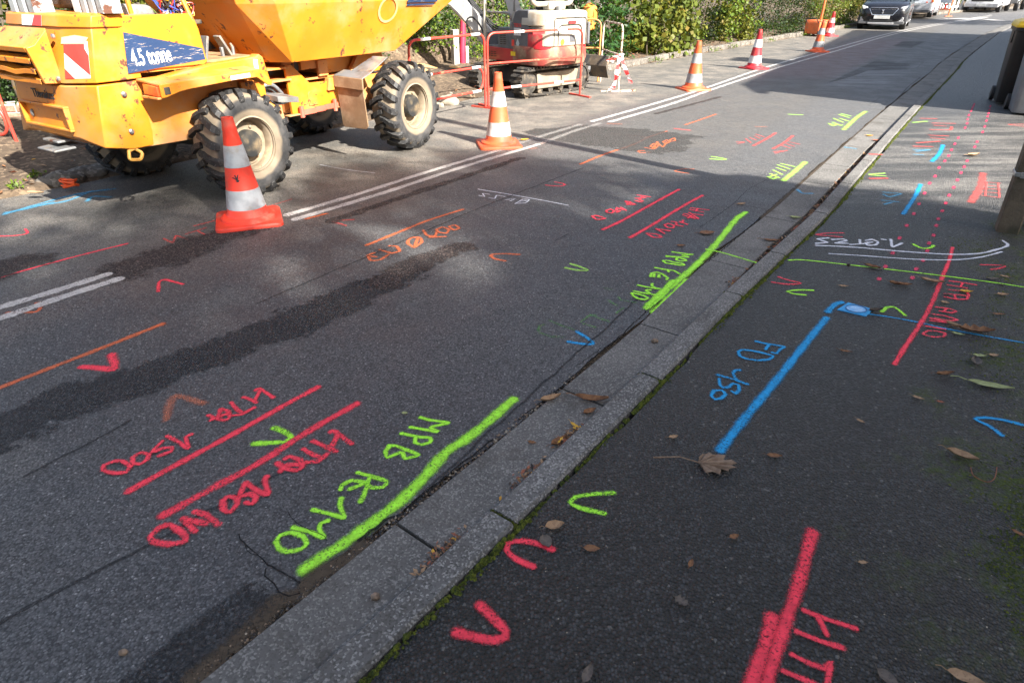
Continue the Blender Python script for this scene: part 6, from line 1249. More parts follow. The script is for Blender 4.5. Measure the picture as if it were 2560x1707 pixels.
wf0, wf1 = at(2348, 31.5), at(2398, 31); wf = empty('picket_fence', wf0, math.atan2((wf1-wf0).y, (wf1-wf0).x), 'white open fence panel behind the plastic barrier', 'fence'); Lf = (wf1-wf0).length
b = MB(); n = 5
for i in range(n+1): b.bx(Lf*i/n-.06, Lf*i/n+.06, -.03, .03, 0, 1.5)
b.build('upright', WHITEP, wf, smooth=False); b = MB()
for z in (.25, .72, 1.2): b.bx(0, Lf, -.05, -.032, z, z+.13)
b.build('rail', WHITEP, wf, smooth=False)
# ------------------------------------------------------------------ hedges and shrubs along the left verge
def lk(y, d):
    i = min(range(len(LK)), key=lambda j: abs(LK[j].y-y)); a, b_ = LK[max(i-2, 0)], LK[min(i+2, len(LK)-1)]; t = (b_-a).normalized()
    p = LK[i]+Vector((-t.y, t.x, 0))*d; p.z = .04+.13*max(0, min(d, 2.)); return p, math.atan2(t.y, t.x)
def hedge(label, y0, y1, d, depth, h, n, leaf, mat, seed, cat='hedge', name='hedge', **k):
    p, _ = lk(y0, d); q, _ = lk(y1, d); v = q-p; c = (p+q)/2; c.z -= .08
    return shrub(name, label, cat, c, (v.length, depth, h), n, leaf, mat, seed, 'hedges and shrubs on the verge', math.atan2(v.y, v.x), **k)
# at the far left, behind the dumper
shrub('ivy_bank', 'dark ivy growing over the brick wall at the left edge', 'ivy', (-6.55, 7.55, .30), (2.6, 1.0, 1.5), 5200, .085, LF_IVY, 1, 'hedges and shrubs on the verge', R(8), mat2=LF_BROWN, frac2=.12, clump=.12)
shrub('yellow_shrub', 'yellowing large leaved shrub behind the dumper roll bar', 'shrub', (-5.2, 8.9, .2), (2.2, 1.3, 2.0), 4200, .12, LF_GOLD, 2, 'hedges and shrubs on the verge', R(20), mat2=LF_MAPLE, frac2=.5, clump=.16)
shrub('ivy_bank', 'ivy covered bank between the yellow shrub and the skip', 'ivy', (-3.6, 10.9, .2), (2.6, 1.1, 1.7), 4000, .09, LF_IVY, 3, 'hedges and shrubs on the verge', R(40))
# between the machines and behind the excavator
shrub('green_shrub', 'leafy green shrub hanging over the dug bank behind the looped barrier', 'shrub', (-1.62, 12.75, .42), (1.1, .8, 1.15), 3000, .075, LF_LIME, 5, 'hedges and shrubs on the verge', R(50), kind='round', mat2=LF_IVY, frac2=.5)
shrub('privet_bush', 'lime green privet bush behind the excavator boom', 'shrub', (-.75, 13.75, .15), (1.7, 1.0, 1.55), 6500, .06, LF_LIME, 6, 'hedges and shrubs on the verge', R(50), mat2=LF_LAUREL, frac2=.15)
shrub('green_shrub', 'dense green shrub behind the excavator seat', 'shrub', (.35, 14.6, .2), (1.6, 1.0, 1.7), 5200, .07, LF_LAUREL, 7, 'hedges and shrubs on the verge', R(50), mat2=LF_LIME, frac2=.35)
shrub('laurel_bush', 'glossy dark laurel bush right of the excavator', 'shrub', (1.72, 15.35, .1), (1.9, 1.1, 1.75), 4200, .15, LF_LAUREL, 8, 'hedges and shrubs on the verge', R(48), aspect=.34, clump=.15)
hedge('fading yellow green maple bush next to the glossy laurel', 15.7, 17.4, .62, .9, 1.35, 3300, .13, LF_MAPLE, 9, 'shrub', 'maple_bush', aspect=.9, mat2=LF_GOLD, frac2=.25, clump=.14)
hedge('clipped mid green hedge between the maple bush and the golden creeper', 17.2, 20.0, 1.15, 1.1, 1.7, 9000, .065, LF_DARK, 10, mat2=LF_LIME, frac2=.18, clump=.12)
hedge('golden autumn creeper on the hedge behind the deep red cone', 19.4, 21.2, .72, .7, 1.5, 3400, .10, LF_LIME, 11, 'creeper', 'autumn_creeper', aspect=.8, mat2=LF_GOLD, frac2=.45, clump=.13)
hedge('tall dark ivy hedge along the stone kerb', 20.9, 26.2, .95, 1.2, 1.9, 15000, .075, LF_DARK, 12, clump=.13, mat2=LF_IVY, frac2=.35)
hedge('rusty brown and green hedge end beside the orange trolley', 26.0, 28.3, .85, 1.0, 1.8, 5200, .085, LF_BROWN, 13, mat2=LF_LIME, frac2=.4)
hedge('golden leaved hedge behind the black car', 28.3, 31.0, .9, 1.0, 1.8, 5200, .09, LF_GOLD, 14, mat2=LF_LIME, frac2=.55)
hedge('brown and gold hedge left of the silver car', 31.0, 35.0, 1.0, 1.0, 1.8, 6000, .09, LF_BROWN, 15, mat2=LF_GOLD, frac2=.5)
hedge('lime hedge behind the silver car', 35.0, 43.5, 2.6, 1.4, 1.9, 9500, .12, LF_LIME, 16, mat2=LF_IVY, frac2=.2)
hedge('lime green hedge around the pale bin far down the street', 45.5, 51, 3.4, 1.4, 1.9, 7000, .14, LF_LIME, 17, mat2=LF_LAUREL, frac2=.25)
shrub('hedge', 'dark green hedge closing the view beyond the vans', 'hedge', (40, 57, 0), (26, 2, 2.4), 11000, .24, LF_DARK, 18, 'hedges and shrubs on the verge', R(-35), clump=.3, stems=10)
# low plants against the post and along the far pavement
shrub('green_plant', 'small dark green plant at the foot of the concrete post', 'plant', (3.86, 4.25, .04), (.34, .3, .26), 170, .07, LF_LAUREL, 19, None, 0, kind='round', aspect=.75, clump=.05, stems=4, part='leaves')
rg = np.random.default_rng(77)
for i, (px, py) in enumerate(((2118, 71), (2010, 91), (1836, 121), (1925, 106), (1788, 130), (1640, 156), (38, 478), (95, 452))):
    c = at(px, py, .03 if i > 4 else .02); r0 = empty('verge_weed', c, 0, ('sprig of weeds at the foot of the stone kerb, %s' % ('near the black car', 'by the dark ivy hedge', 'beside the deep red cone', 'below the golden creeper', 'left of the golden creeper', 'below the maple bush')[i]) if i < 6 else ('bright green weed on the soil at the left edge', 'small weed on the shaded soil behind the dumper tail')[i-6], 'weed', 'weeds along the kerb')
    P = rg.normal(size=(50, 3))*np.array([.09, .07, .03])*(.9 if i < 6 else .45)+np.array([0, 0, .06]); leaf_mesh('leaves', LF_LIME, r0, rg, P, .05 if i < 6 else .035, .5)
# ------------------------------------------------------------------ dug bank, sand, stones, brick wall
def lump(name, mat, loc, size, seed, label=None, cat=None, kind=None, n=22, amp=.16, rz=0, flat=.0, bevel=0):
    r_ = np.random.default_rng(seed); b = bmesh.new(); bmesh.ops.create_icosphere(b, subdivisions=4 if n > 20 else 3, radius=1)
    ph = r_.uniform(0, 6.3, (6, 3)); fr = r_.uniform(1.2, 6, (6, 3))
    for v in b.verts:
        k = 1+amp*sum(math.sin(v.co.x*fr[j][0]+ph[j][0])*math.sin(v.co.y*fr[j][1]+ph[j][1])*math.sin(v.co.z*fr[j][2]+ph[j][2])/(1+.5*j) for j in range(6))
        v.co *= k; v.co.x *= size[0]; v.co.y *= size[1]; v.co.z *= size[2]
    me = bpy.data.meshes.new(name); b.to_mesh(me); b.free(); me.materials.append(mat); me.shade_smooth(); o = bpy.data.objects.new(name, me); COL.objects.link(o); o.location = loc; o.rotation_euler = (0, 0, rz)
    return tag(o, label, cat, None, kind)
lump('dug_soil', SOIL, (-2.35, 12.6, .25), (1.6, .75, .55), 3, kind='stuff', rz=R(50)); lump('sand_pile', SAND, (-1.72, 11.9, .06), (.75, .42, .26), 4, 'heap of orange sand behind the dumper front wheel', 'sand heap', rz=R(50))
lump('sand_pile', SAND, (-1.1, 12.35, .04), (.35, .25, .2), 5, 'small sand heap at the foot of the white service post', 'sand heap', rz=R(40))
RUB = pm('pale rubble', (.30, .26, .2), (.22, .19, .15), 9, .9, bump=.4, bscale=30)
for i, (px, py, s) in enumerate(((1120, 262, .13), (1000, 152, .16), (1022, 140, .12), (1045, 128, .1), (985, 160, .1), (1130, 245, .08), (1098, 268, .06))):
    c = at(px, py, 0); c.z = s*.3; lump('rubble_block', RUB, c, (s*1.25, s*.8, s*.7), 20+i, ('broken pale concrete lump behind the dumper front wheel', 'pale block on the dug bank under the skip lip', 'small pale block next to the one under the skip lip', 'pale stone higher on the dug bank', 'pale stone touching the dumper tyre top', 'small pale stone by the far excavator track', 'smallest pale stone beside the broken lump')[i], 'rubble', n=10, amp=.22, rz=i)
for i, (px, py, s) in enumerate(((155, 456, .17), (212, 442, .17), (262, 428, .15), (190, 420, .12))):
    c = at(px, py, 0.02); c.z = .03; lump('kerb_stone', STONE, c, (s*1.1, s*.55, s*.5), 40+i, ('grey rounded kerb stone nearest the left edge under the dumper', 'grey rounded kerb stone in the middle of the row under the dumper', 'grey kerb stone touching the left rear tyre', 'flat grey stone sunk in soil behind the row of kerb stones')[i], 'kerb stone', n=10, amp=.12, rz=R(35))
b = MB(); bw = empty('brick_wall', (-6.9, 6.93, 0), R(12), 'low red brick wall under the ivy at the left edge', 'wall')
MB().bx(-1.8, 1.6, 0, .28, -.05, .40).build('mortar_core', pm('mortar', (.5, .45, .38), rough=.95), bw)
for r_ in range(5):
    for i in range(15):
        x = -1.8+.23*i+(.115 if r_ % 2 else 0); b.bx(x, min(x+.215, 1.6), -.012, .29, .01+.08*r_, .075+.08*r_)
b.build('bricks', BRICK, bw, bevel=.004)
# ducts and bracket in the trench behind the rear wheel
REDD = pm('red corrugated duct', (.62, .03, .07), rough=.5); GRD = pm('grey duct', (.32, .33, .36), rough=.5)
def duct(pts, r_, mat, label, corr=True):
    C_ = catmull(pts, .012); rr_ = [r_*(1+.10*(1 if (i//2) % 2 else -1)) if corr else r_ for i in range(len(C_))]
    return tag(MB().tube(C_, rr_, 12).build('service_duct', mat), label, 'duct', 'ducts in the trench')
t0 = at(170, 402, 0); t1 = at(205, 404, 0); t2 = at(240, 404, 0)
duct([t0+Vector((.02, -.03, .02)), t0+Vector((-.04, .12, .17)), t0+Vector((-.12, .3, .2))], .045, REDD, 'red corrugated duct coming out of the trench under the dumper tail')
duct([t1+Vector((.0, 0, .0)), t1+Vector((-.1, .25, .14))], .022, GRD, 'grey pipe between the red duct and the left rear tyre', False); duct([t2, t2+Vector((-.12, .25, .16))], .022, GRD, 'grey pipe right beside the left rear tyre', False)
lump('trench_dark_lump', DARKIN, t1+Vector((-.05, .18, .02)), (.42, .2, .06), 61, kind='structure', n=10)  # dark lump standing in for the shaded hollow of the trench
bk = MB(); c = at(200, 372, .12); bk.box(c+Vector((-.09, 0, .03)), (.05, .012, .17)); bk.box(c+Vector((.02, 0, -.04)), (.17, .013, .05)); tag(bk.build('angle_bracket', pm('cream bracket', (.6, .56, .46), rough=.6), bevel=.003), 'cream angle bracket lying by the trench under the dumper', 'bracket')
kt = at(178, 468, .03); b = MB()
for i in range(7): b.tube(catmull([kt+Vector((random.uniform(-.07, .07), random.uniform(-.04, .04), random.uniform(0, .07))) for _ in range(4)], .02), .008, 5)
tag(b.build('orange_ribbon', pm('orange ribbon', (.85, .11, .02), rough=.5)), 'crumpled bright orange ribbon on the soil by the kerb stones', 'ribbon')
# white service post with its red duct
sp = empty('service_post', at(1141, 198), R(40), 'white boxy service post with a red duct beside the sand heap', 'post'); PW = pm('service post', (.42, .39, .34), rough=.6, dirt=((.4, .3, .2), .3))
MB().bx(-.06, .06, -.05, .05, -.05, .84).build('post_body', PW, sp, bevel=.006); MB().bx(.10, .25, -.06, .06, 0, .22).build('white_socket', WHITEP, sp, bevel=.006)
MB().tube(catmull([(.16, 0, .1), (.16, 0, .4), (.20, .02, .7), (.24, .05, 1.0)], .03), .055, 12).build('red_duct', REDD, sp)
MB().tube([(.27, .0, .0), (.27, .0, .55)], .03, 10).build('white_pipe', WHITEP, sp)
og = MB(); og.lathe([(.02, -.28), (.13, -.22), (.17, 0), (.15, .2), (.03, .27)], Matrix.Translation((1.62, 14.62, .95)), 18); tag(og.build('orange_shell', pm('orange shell', (.85, .30, .06), (.75, .2, .03), 6, .6)), 'orange rounded object among the laurel leaves', 'orange object')
# ------------------------------------------------------------------ meter plate, fallen leaves, grit
pl_ = [at(x, y, .043) for x, y in conv(ZF, [(602, 548), (830, 600), (888, 545), (690, 492)])]
mp = empty('meter_plate', pl_[0], 0, 'blue sprayed metal meter plate with an oval badge set in the pavement', 'cover plate'); L_ = [p-pl_[0] for p in pl_]
BLP = pm('blue sprayed plate', (.02, .30, .62), (.015, .22, .48), 30, .55, bump=.4, bscale=90, dirt=((.2, .25, .28), .25))
MB().loft([[(p.x, p.y, -.03) for p in L_], [(p.x, p.y, .004) for p in L_]]).build('plate', BLP, mp, bevel=.003)
cc = sum(L_, Vector())/4; ux = (L_[1]-L_[0]+L_[2]-L_[3])/2; uy = (L_[3]-L_[0]+L_[2]-L_[1])/2
el = lambda t, k: cc+ux*(.36*k*math.cos(t))+uy*(.40*k*math.sin(t))
b = MB(); b.tube([el(i*math.pi/16, 1)+Vector((0, 0, .0055)) for i in range(32)], .0022, 6, True); b.build('badge_ring', pm('dark badge line', (.02, .10, .25), rough=.5), mp)
b = MB(); b.add([el(i*math.pi/16, .93)+Vector((0, 0, .0048)) for i in range(32)], [tuple(range(32))]); b.build('badge_face', pm('pale badge', (.25, .45, .68), (.12, .33, .6), 40, .5), mp, smooth=False)
b = MB(); b.tube(catmull([cc+ux*x+uy*y+Vector((0, 0, .0055)) for x, y in ((-.2, -.05), (-.1, .12), (0, .0), (.08, .15), (.2, .05), (.1, -.15), (-.05, -.1))], .004), .0016, 5); b.build('badge_figure', pm('white badge line', (.5, .65, .8), rough=.5), mp)
LFM = {}
def leafm(key, c, c2):
    k = N('fallen leaf '+key); v = k.obj(); n_ = k.n('Mapping', Vector=v, Scale=(60., 220., 60.))
    cc_ = k.mix(k.ramp(k.noise(v, 45, 5, .65), .35, .65), c, c2); cc_ = k.mix(k.math('MULTIPLY', k.ramp(k.noise(v, 160, 3), .62, .72), .6), cc_, tuple(x*.3 for x in c2))
    LFM[key] = k.fin(cc_, .65, k.bump(k.noise(n_.outputs[0], 3, 3), .4, .002), spec=.3)
leafm('brown', (.22, .105, .045), (.13, .06, .03)); leafm('tan', (.36, .23, .13), (.26, .16, .09)); leafm('grey', (.13, .105, .085), (.08, .065, .055)); leafm('gold', (.55, .33, .04), (.45, .22, .03)); leafm('green', (.30, .33, .15), (.22, .24, .10)); leafm('red', (.33, .11, .06), (.2, .07, .04)); leafm('dark', (.05, .035, .025), (.03, .022, .018)); leafm('big', (.24, .165, .11), (.16, .105, .07))
def leaf(p, ln, wd, rz, col, label, curl=.35, stalk=.3, roll=0.0, kind='oval', group='fallen leaves', z=None):
    """one dry leaf: a curved blade with a raised rib and a stalk"""
    ln *= 1.18; wd *= 1.25
    b = MB(); nx, ny = 9, 5; vs = []
    for i in range(nx):
        t = i/(nx-1); w_ = wd*.5*(math.sin(math.pi*min(1, t**.85)))**.75
        if kind == 'lobed': w_ *= 1+.35*math.cos(i*3.1)
        for j in range(ny):
            s = -1+2*j/(ny-1); y = s*w_*(1-.3*curl*abs(s)); x = (t-.5)*ln
            zz = curl*ln*.28*(2*t-1)**2*.6+curl*wd*.55*abs(s)**1.6*(.4+w_/(wd+1e-6))+.0012*math.sin(i*2.1+j)+roll*s*wd*.35
            vs.append((x, y, zz))
    zm = min(v[2] for v in vs); vs = [(x, y, z_-zm+.001) for x, y, z_ in vs]
    b.add(vs, [(i*ny+j, (i+1)*ny+j, (i+1)*ny+j+1, i*ny+j+1) for i in range(nx-1) for j in range(ny-1)])
    if stalk: a = Vector(vs[ny//2]); b.tube([a, a+Vector((-ln*stalk*.5, .06*ln, .004)), a+Vector((-ln*stalk, .03*ln, .002))], ln*.012, 5)
    o = b.build('fallen_leaf', LFM[col], None, fix=False); o.location = p; o.rotation_euler = (0, 0, R(rz)); return tag(o, label, 'leaf', group)
def lf(o, x, y, z, *a, **k): (px, py), = conv(o, [(x, y)]); return leaf(at(px, py, z), *a, **k)
ZQ = ZP+.001
# the big lobed leaf
bl_ = at(*conv(ZC, [(245, 510)])[0], ZQ); b = MB(); OL = [(-3.6, 0), (-3.2, 1.5), (-2.2, 2.9), (-.9, 3.6), (.0, 2.7), (1.0, 3.4), (2.7, 2.9), (2.2, 1.8), (3.7, 1.7), (4.8, .6), (3.3, .15), (4.5, -1.0), (2.9, -1.2), (2.5, -2.4), (1.1, -1.8), (.5, -3.5), (-.9, -3.0), (-2.3, -3.1), (-3.2, -1.6)]
rim = []
for i, (x, y) in enumerate(OL):
    x2, y2 = OL[(i+1) % len(OL)]
    for t in (0, .33, .66): rim.append(Vector(((x+(x2-x)*t)*.0165+random.uniform(-.0007, .0007), (y+(y2-y)*t)*.0165+random.uniform(-.0007, .0007), .004+.008*abs(math.sin(i*1.3+t)))))
n = len(rim)
ctr = Vector((-.055, 0, .006)); vs = [ctr]+[ctr.lerp(p, .55)+Vector((0, 0, .004*math.sin(i*.8))) for i, p in enumerate(rim)]+rim
b.add(vs, [(0, 1+i, 1+(i+1) % n) for i in range(n)]+[(1+i, 1+n+i, 1+n+(i+1) % n, 1+(i+1) % n) for i in range(n)])
for a in (-70, -35, 0, 35, 70): b.tube([ctr+Vector((0, 0, .002)), ctr+Vector((.075*math.cos(R(a)), .075*math.sin(R(a)), .004))], [.0014, .0005], 5)
b.tube([ctr, ctr+Vector((-.07, .008, .012)), ctr+Vector((-.165, .0, .004))], [.0025, .0022, .0034], 6)
o = b.build('fallen_leaf', LFM['big'], None, fix=False); o.location = bl_; o.rotation_euler = (0, 0, R(-8)); tag(o, 'large lobed pale brown leaf with a long stalk at the end of the blue bar', 'leaf', 'fallen leaves')
lf(ZB, 1120, 195, .006, .085, .034, 25, 'tan', 'curled tan leaf on the gutter crack', curl=.8)
lf(ZB, 1320, 195, .006, .12, .03, -8, 'brown', 'long rolled brown leaf in the gutter against the kerb', curl=.7, roll=.3)
lf(ZB, 1310, 255, .006, .055, .03, 30, 'brown', 'brown leaf tucked under the kerb edge', curl=.6); lf(ZB, 1238, 320, .006, .045, .014, -50, 'gold', 'small yellow leaf against the kerb', curl=.4)
lf(ZB, 1160, 400, .006, .07, .032, 40, 'brown', 'brown and yellow leaf heap piece beside the kerb', curl=.6); lf(ZB, 1030, 402, .006, .03, .016, -15, 'brown', 'tiny brown leaf in the middle of the gutter slab')
lf(ZB, 1140, 810, ZQ, .055, .035, 15, 'tan', 'pale brown leaf above the red open loop', curl=.5); lf(ZB, 1098, 885, ZQ, .045, .035, -70, 'grey', 'grey leaf lying on the red open loop', curl=.3, stalk=1.0)
lf(ZB, 1320, 915, ZQ, .045, .022, -5, 'brown', 'dark brown leaf right of the red open loop', curl=.1); lf(ZB, 1718, 375, ZQ, .03, .016, 20, 'tan', 'small tan leaf below the big lobed leaf stalk')
lf(ZB, 1300, 1525, ZQ, .05, .022, 62, 'grey', 'narrow grey leaf at the bottom edge of the pavement'); lf(ZC, 85, 1175, ZQ, .04, .025, -40, 'grey', 'small grey lobed leaf on the open pavement', kind='lobed')
lf(ZC, 535, 468, ZQ, .048, .022, -5, 'brown', 'red brown leaf right of the big lobed leaf'); lf(ZC, 1445, 470, ZQ, .085, .04, -38, 'tan', 'curled rusty leaf below the blue V shape', curl=.6)
lf(ZC, 1460, 1545, ZQ, .07, .03, -25, 'tan', 'pale leaf cut by the bottom right edge'); lf(ZC, 965, 985, ZQ, .026, .012, 0, 'tan', 'tiny pale leaf right of the wide red bar'); lf(ZC, 130, 990, ZQ, .03, .014, 60, 'brown', 'tiny brown leaf left of the wide red bar'); lf(ZC, 340, 860, ZQ, .03, .018, 20, 'brown', 'tiny dark leaf above the wide red bar')
lf(ZC, 45, 376, ZQ, .035, .018, 15, 'tan', 'small tan leaf by the big leaf stalk tip'); lf(ZC, 1720, 843, ZQ, .035, .014, -50, 'brown', 'small brown leaf in the moss at the right edge'); lf(ZC, 1085, 1550, ZQ, .05, .03, -60, 'grey', 'grey brown leaf near the bottom edge')
lf(ZF, 1800, 1145, ZQ, .15, .04, -22, 'green', 'long pale green leaf near the right edge', curl=.3, stalk=.35); lf(ZF, 1445, 1058, ZQ, .075, .026, 8, 'brown', 'rolled dark brown leaf left of the pale green leaf', curl=.7)
lf(ZF, 1690, 960, ZQ, .075, .04, 60, 'grey', 'dark leaf with a stalk above the rolled leaf', curl=.5); lf(ZF, 1720, 912, ZQ, .055, .022, -8, 'green', 'pale leaf touching the dark stalked leaf', curl=.4); lf(ZF, 1832, 908, ZQ, .04, .022, 0, 'tan', 'small tan leaf near the moss')
lf(ZF, 1690, 722, ZQ, .14, .06, -10, 'brown', 'large crumpled leaf lying across the thin blue line', curl=.55, kind='lobed'); lf(ZF, 1510, 672, ZQ, .06, .03, -50, 'tan', 'curled tan leaf at the lettering HTA ABN 10', curl=.7, stalk=.8); lf(ZF, 1550, 740, ZQ, .05, .02, -30, 'green', 'pale leaf just under the thin blue line')
lf(ZF, 1345, 330, ZQ, .105, .035, -28, 'tan', 'tan leaf leaning on the crossed red bar', curl=.6); lf(ZF, 1060, 350, ZQ, .06, .035, -40, 'brown', 'left half of the brown leaf pair below the green line', curl=.6); lf(ZF, 1130, 355, ZQ, .07, .032, -10, 'brown', 'right half of the brown leaf pair below the green line', curl=.5)
lf(ZF, 880, 215, ZQ, .08, .035, -40, 'brown', 'red brown leaf lying on the thin green line', curl=.5); lf(ZF, 940, 232, ZQ, .05, .02, 5, 'grey', 'grey leaf tip on the thin green line'); lf(ZF, 690, 210, ZQ, .03, .025, 70, 'dark', 'black shrivelled leaf above the thin green line', curl=.9)
lf(ZF, 1615, 408, ZQ, .06, .03, -10, 'gold', 'bright yellow leaf on the lettering HTA ABN 10'); lf(ZF, 1465, 432, ZQ, .03, .012, 0, 'dark', 'tiny dark leaf on the lettering HTA ABN 10'); lf(ZF, 1448, 494, ZQ, .035, .025, -30, 'tan', 'small pale leaf between the two parts of the red lettering')
lf(ZF, 1900, 435, ZQ, .055, .03, 0, 'tan', 'tan leaf in the moss below the green line', curl=.5); lf(ZF, 1870, 585, ZQ, .06, .016, -5, 'brown', 'thin brown leaf on the mossy pavement'); lf(ZF, 1825, 308, ZQ, .07, .02, 0, 'grey', 'flat grey leaf above the green line'); lf(ZF, 1920, 290, ZQ, .05, .02, -30, 'tan', 'small tan leaf above the green line at right'); lf(ZF, 1895, 355, ZQ, .03, .02, 0, 'dark', 'tiny black leaf on the green line at right')
lf(ZF, 655, 365, ZQ, .045, .018, -8, 'tan', 'small tan leaf above the meter plate'); lf(ZF, 905, 558, ZQ, .07, .03, 10, 'dark', 'dark leaf at the end of the meter plate', curl=.6); lf(ZF, 670, 875, ZQ, .05, .016, -20, 'brown', 'brown leaf right of the long blue bar'); lf(ZF, 1237, 1240, ZQ, .04, .016, -35, 'tan', 'small tan leaf in the middle of the dark pavement'); lf(ZF, 785, 1422, ZQ, .03, .014, -50, 'tan', 'small tan leaf far right of the blue bar end'); lf(ZF, 1412, 1272, ZQ, .025, .014, -20, 'red', 'tiny red leaf above the blue V shape')
lf(ZJ, 90, 855, .003, .10, .06, 10, 'brown', 'brown leaf on the road left of the green bar', curl=.2); lf(ZJ, 540, 475, .003, .07, .03, 20, 'tan', 'tan leaf on the road by the crack'); lf(ZG, 1262, 1115, .003, .05, .03, 0, 'brown', 'small brown leaf above the lettering MPB FE 110'); lf(ZJ, 940, 952, .006, .11, .03, -5, 'brown', 'brown leaf lying flat on the gutter slab'); lf(ZJ, 1245, 655, .006, .07, .04, -15, 'green', 'olive leaf on the gutter slab near the channel')
lf(ZJ, 1265, 800, -.0, .13, .035, 50, 'red', 'reddish leaf standing in the kerb channel', curl=.5); lf(ZI, 1000, 1110, .006, .09, .04, 10, 'red', 'reddish leaf across the sunlit channel'); lf(ZI, 2260, 1310, ZQ, .14, .06, 20, 'tan', 'pale crumpled leaf on the sunlit pavement', curl=.6); lf(ZI, 910, 1048, .006, .07, .04, 0, 'gold', 'small golden leaf on the sunlit gutter slab')
lf(ZH, 1605, 222, .003, .09, .05, 25, 'gold', 'yellow leaf on the road beside the second cone'); lf(ZD, 235, 220, .05, .13, .05, -5, 'tan', 'tan leaf on the soil at the far left', curl=.4); lf(ZB, 412, 260, .003, .022, .016, 0, 'green', 'tiny pale scrap on the road above the green lettering')
# leaf litter packed in the kerb channel, as one mass
b = MB(); b2 = random.Random(21); LIT = [LFM[k] for k in ('brown', 'tan', 'dark', 'red', 'gold')]
def scrap(p, ln, k):
    a = b2.random()*6.3; u = Vector((math.cos(a), math.sin(a), b2.uniform(-.5, .6))).normalized(); v_ = Vector((-u.y, u.x, b2.uniform(-.6, .6))).normalized(); b.mi = k
    b.add([p-u*ln*.5, p+v_*ln*.22+Vector((0, 0, ln*.08)), p+u*ln*.5, p-v_*ln*.22], [(0, 1, 2, 3)])
sA, sB = near_s(1.45, 3.3), near_s(4.2, 7.0)
for i in range(1500):
    s = sA+(sB-sA)*b2.random()**.9
    if math.sin(s*6)+math.sin(s*2.3) < b2.uniform(-1.8, .8): continue
    scrap(ko(s, b2.uniform(-.165, -.114), b2.uniform(-.045, .004)), b2.uniform(.015, .06), b2.choices(range(5), (5, 3, 5, 2, .6))[0])
for i in range(420):
    s = near_s(*b2.choice(((-.30, 1.2), (-.22, 1.28), (.30, 1.92), (.34, 1.98), (.12, 1.68), (1.4, 3.35))))+b2.gauss(0, .05); scrap(ko(s, -.114-abs(b2.gauss(0, .022)), .006+b2.random()*.012), b2.uniform(.008, .03), b2.choices(range(5), (5, 3, 4, 2, .8))[0])
o = b.build('leaf_litter', LIT, None, smooth=False, fix=False); tag(o, kind='stuff')
# loose stones: one by the kerb seam, grit crumbs along the broken tarmac edge, verge litter
PEB = stony('pebble', (.12, .085, .06), (.18, .13, .09), 90., .3, .8)
lump('pebble', PEB, at(*conv(ZB, [(270, 1148)])[0], .012), (.013, .012, .011), 71, 'round brown pebble on the gutter slab', 'pebble', n=10); lump('pebble', PEB, at(*conv(ZL, [(1320, 595)])[0], .013), (.017, .013, .011), 72, 'brown pebble on the gutter slab beyond the leaves', 'pebble', n=10)
lump('pebble', PEB, at(*conv(ZA, [(598, 1418)])[0], .006), (.012, .009, .008), 73, 'brown clod on the road at the bottom left', 'pebble', n=10)
b = MB(); rc = random.Random(31); CRM = [stony('tar crumb', (.018, .018, .02), (.035, .035, .038), 120., .3, .7), PEB, stony('pale crumb', (.2, .17, .13), (.3, .27, .22), 120., .3, .8)]
def crumb(p, r_, k):
    b.mi = k; q = [p+Vector((r_*math.cos(a)*rc.uniform(.7, 1.2), r_*math.sin(a)*rc.uniform(.7, 1.2), 0)) for a in (0, 1.26, 2.5, 3.8, 5.)]
    b.add(q+[p+Vector((rc.uniform(-.3, .3)*r_, rc.uniform(-.3, .3)*r_, r_*rc.uniform(.6, 1.)))], [(i, (i+1) % 5, 5) for i in range(5)])
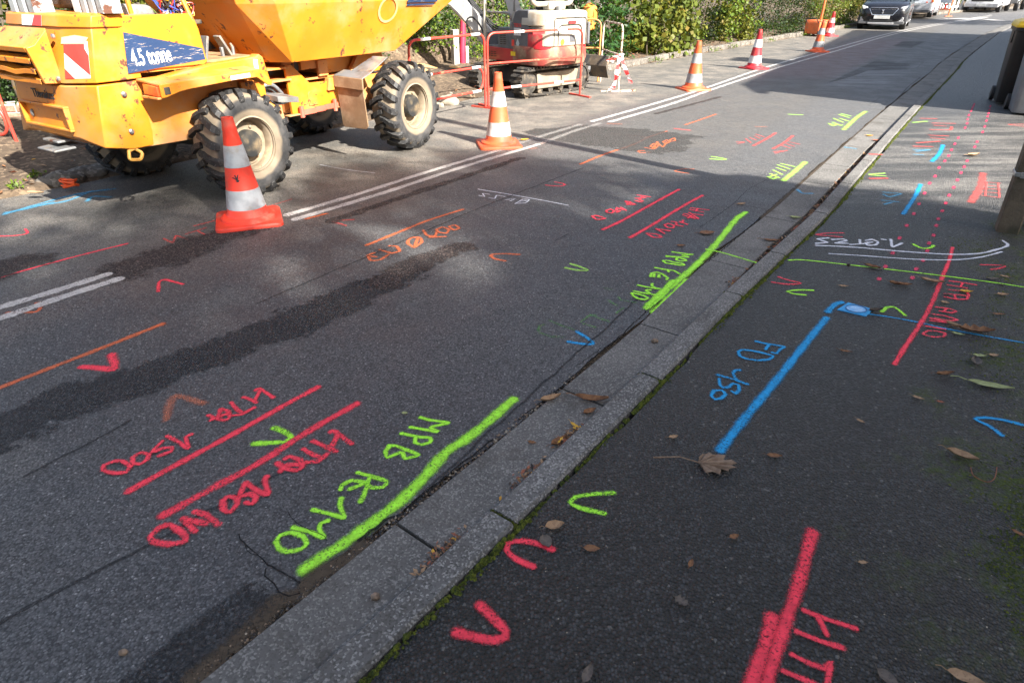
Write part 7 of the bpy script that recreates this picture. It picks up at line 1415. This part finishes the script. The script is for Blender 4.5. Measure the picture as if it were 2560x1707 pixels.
for i in range(1700):
    s = near_s(-1.1, .1)+rc.random()*(2.6 if i < 1900 else 6); p = ko(s, -gl(s)-.010+rc.gauss(0, .010), .0015 if rc.random() < .5 else -.012); crumb(p, rc.uniform(.0018, .0065), rc.choices((0, 1, 2), (6, 4, 1.3))[0])
for i in range(900): p = ko(near_s(-1.2, 0)+rc.random()*4, rc.uniform(.02, 1.3), .0425); crumb(p, rc.uniform(.001, .003), rc.choices((0, 1, 2), (1, 1, 1.5))[0])
tag(b.build('loose_grit', CRM, None, smooth=False, fix=False), kind='stuff')
b = MB()
for i in range(5200):
    j = b2.randrange(20, 690); d = abs(b2.gauss(.25, .4)); p = L0[j]; a = L0[j-2]; t = (p-a).normalized()
    if p.y > 32 or p.y < 2: continue
    q = Vector((p.x-t.y*d, p.y+t.x*d, .05+.12*min(d, 1.2))); scrap(q, b2.uniform(.03, .10), b2.choices(range(5), (4, 4, 3, 2, 1.4))[0])
tag(b.build('verge_leaf_litter', LIT, None, smooth=False, fix=False), kind='stuff')
# moss cushions on the wall side of the pavement
b = MB(); rq = random.Random(41)
for (x, y), sx, sy, n in (((2545, 1290), 55, 75, 1500), ((2530, 1400), 45, 40, 700), ((2555, 1130), 30, 60, 350), ((2500, 900), 60, 35, 900), ((2540, 760), 60, 30, 700), ((2440, 615), 55, 14, 700), ((2520, 690), 40, 20, 400), ((2560, 1520), 30, 60, 300)):
    for i in range(n):
        p = at(x+rq.gauss(0, sx), y+rq.gauss(0, sy), .040)
        if math.sin(p.x*31)*math.sin(p.y*27)+.5*math.sin(p.x*83+p.y*61) < rq.uniform(-.9, .7): continue
        r_ = rq.uniform(.003, .010); b.add([p+Vector((r_*math.cos(k*1.257), r_*math.sin(k*1.257), -.003)) for k in range(5)]+[p+Vector((0, 0, r_*.7))], [(k, (k+1) % 5, 5) for k in range(5)])
tag(b.build('moss', MOSSM, None, fix=False), kind='stuff')
# thin stem on the pavement
b = MB(); b.tube(catmull([at(*q, ZQ+.002) for q in conv(ZC, [(1490, 520), (1505, 560), (1565, 590), (1605, 575), (1618, 520)])], .005), .0013, 5); tag(b.build('dry_stem', LFM['red']), 'thin curved reddish stem below the rusty leaf', 'stem')
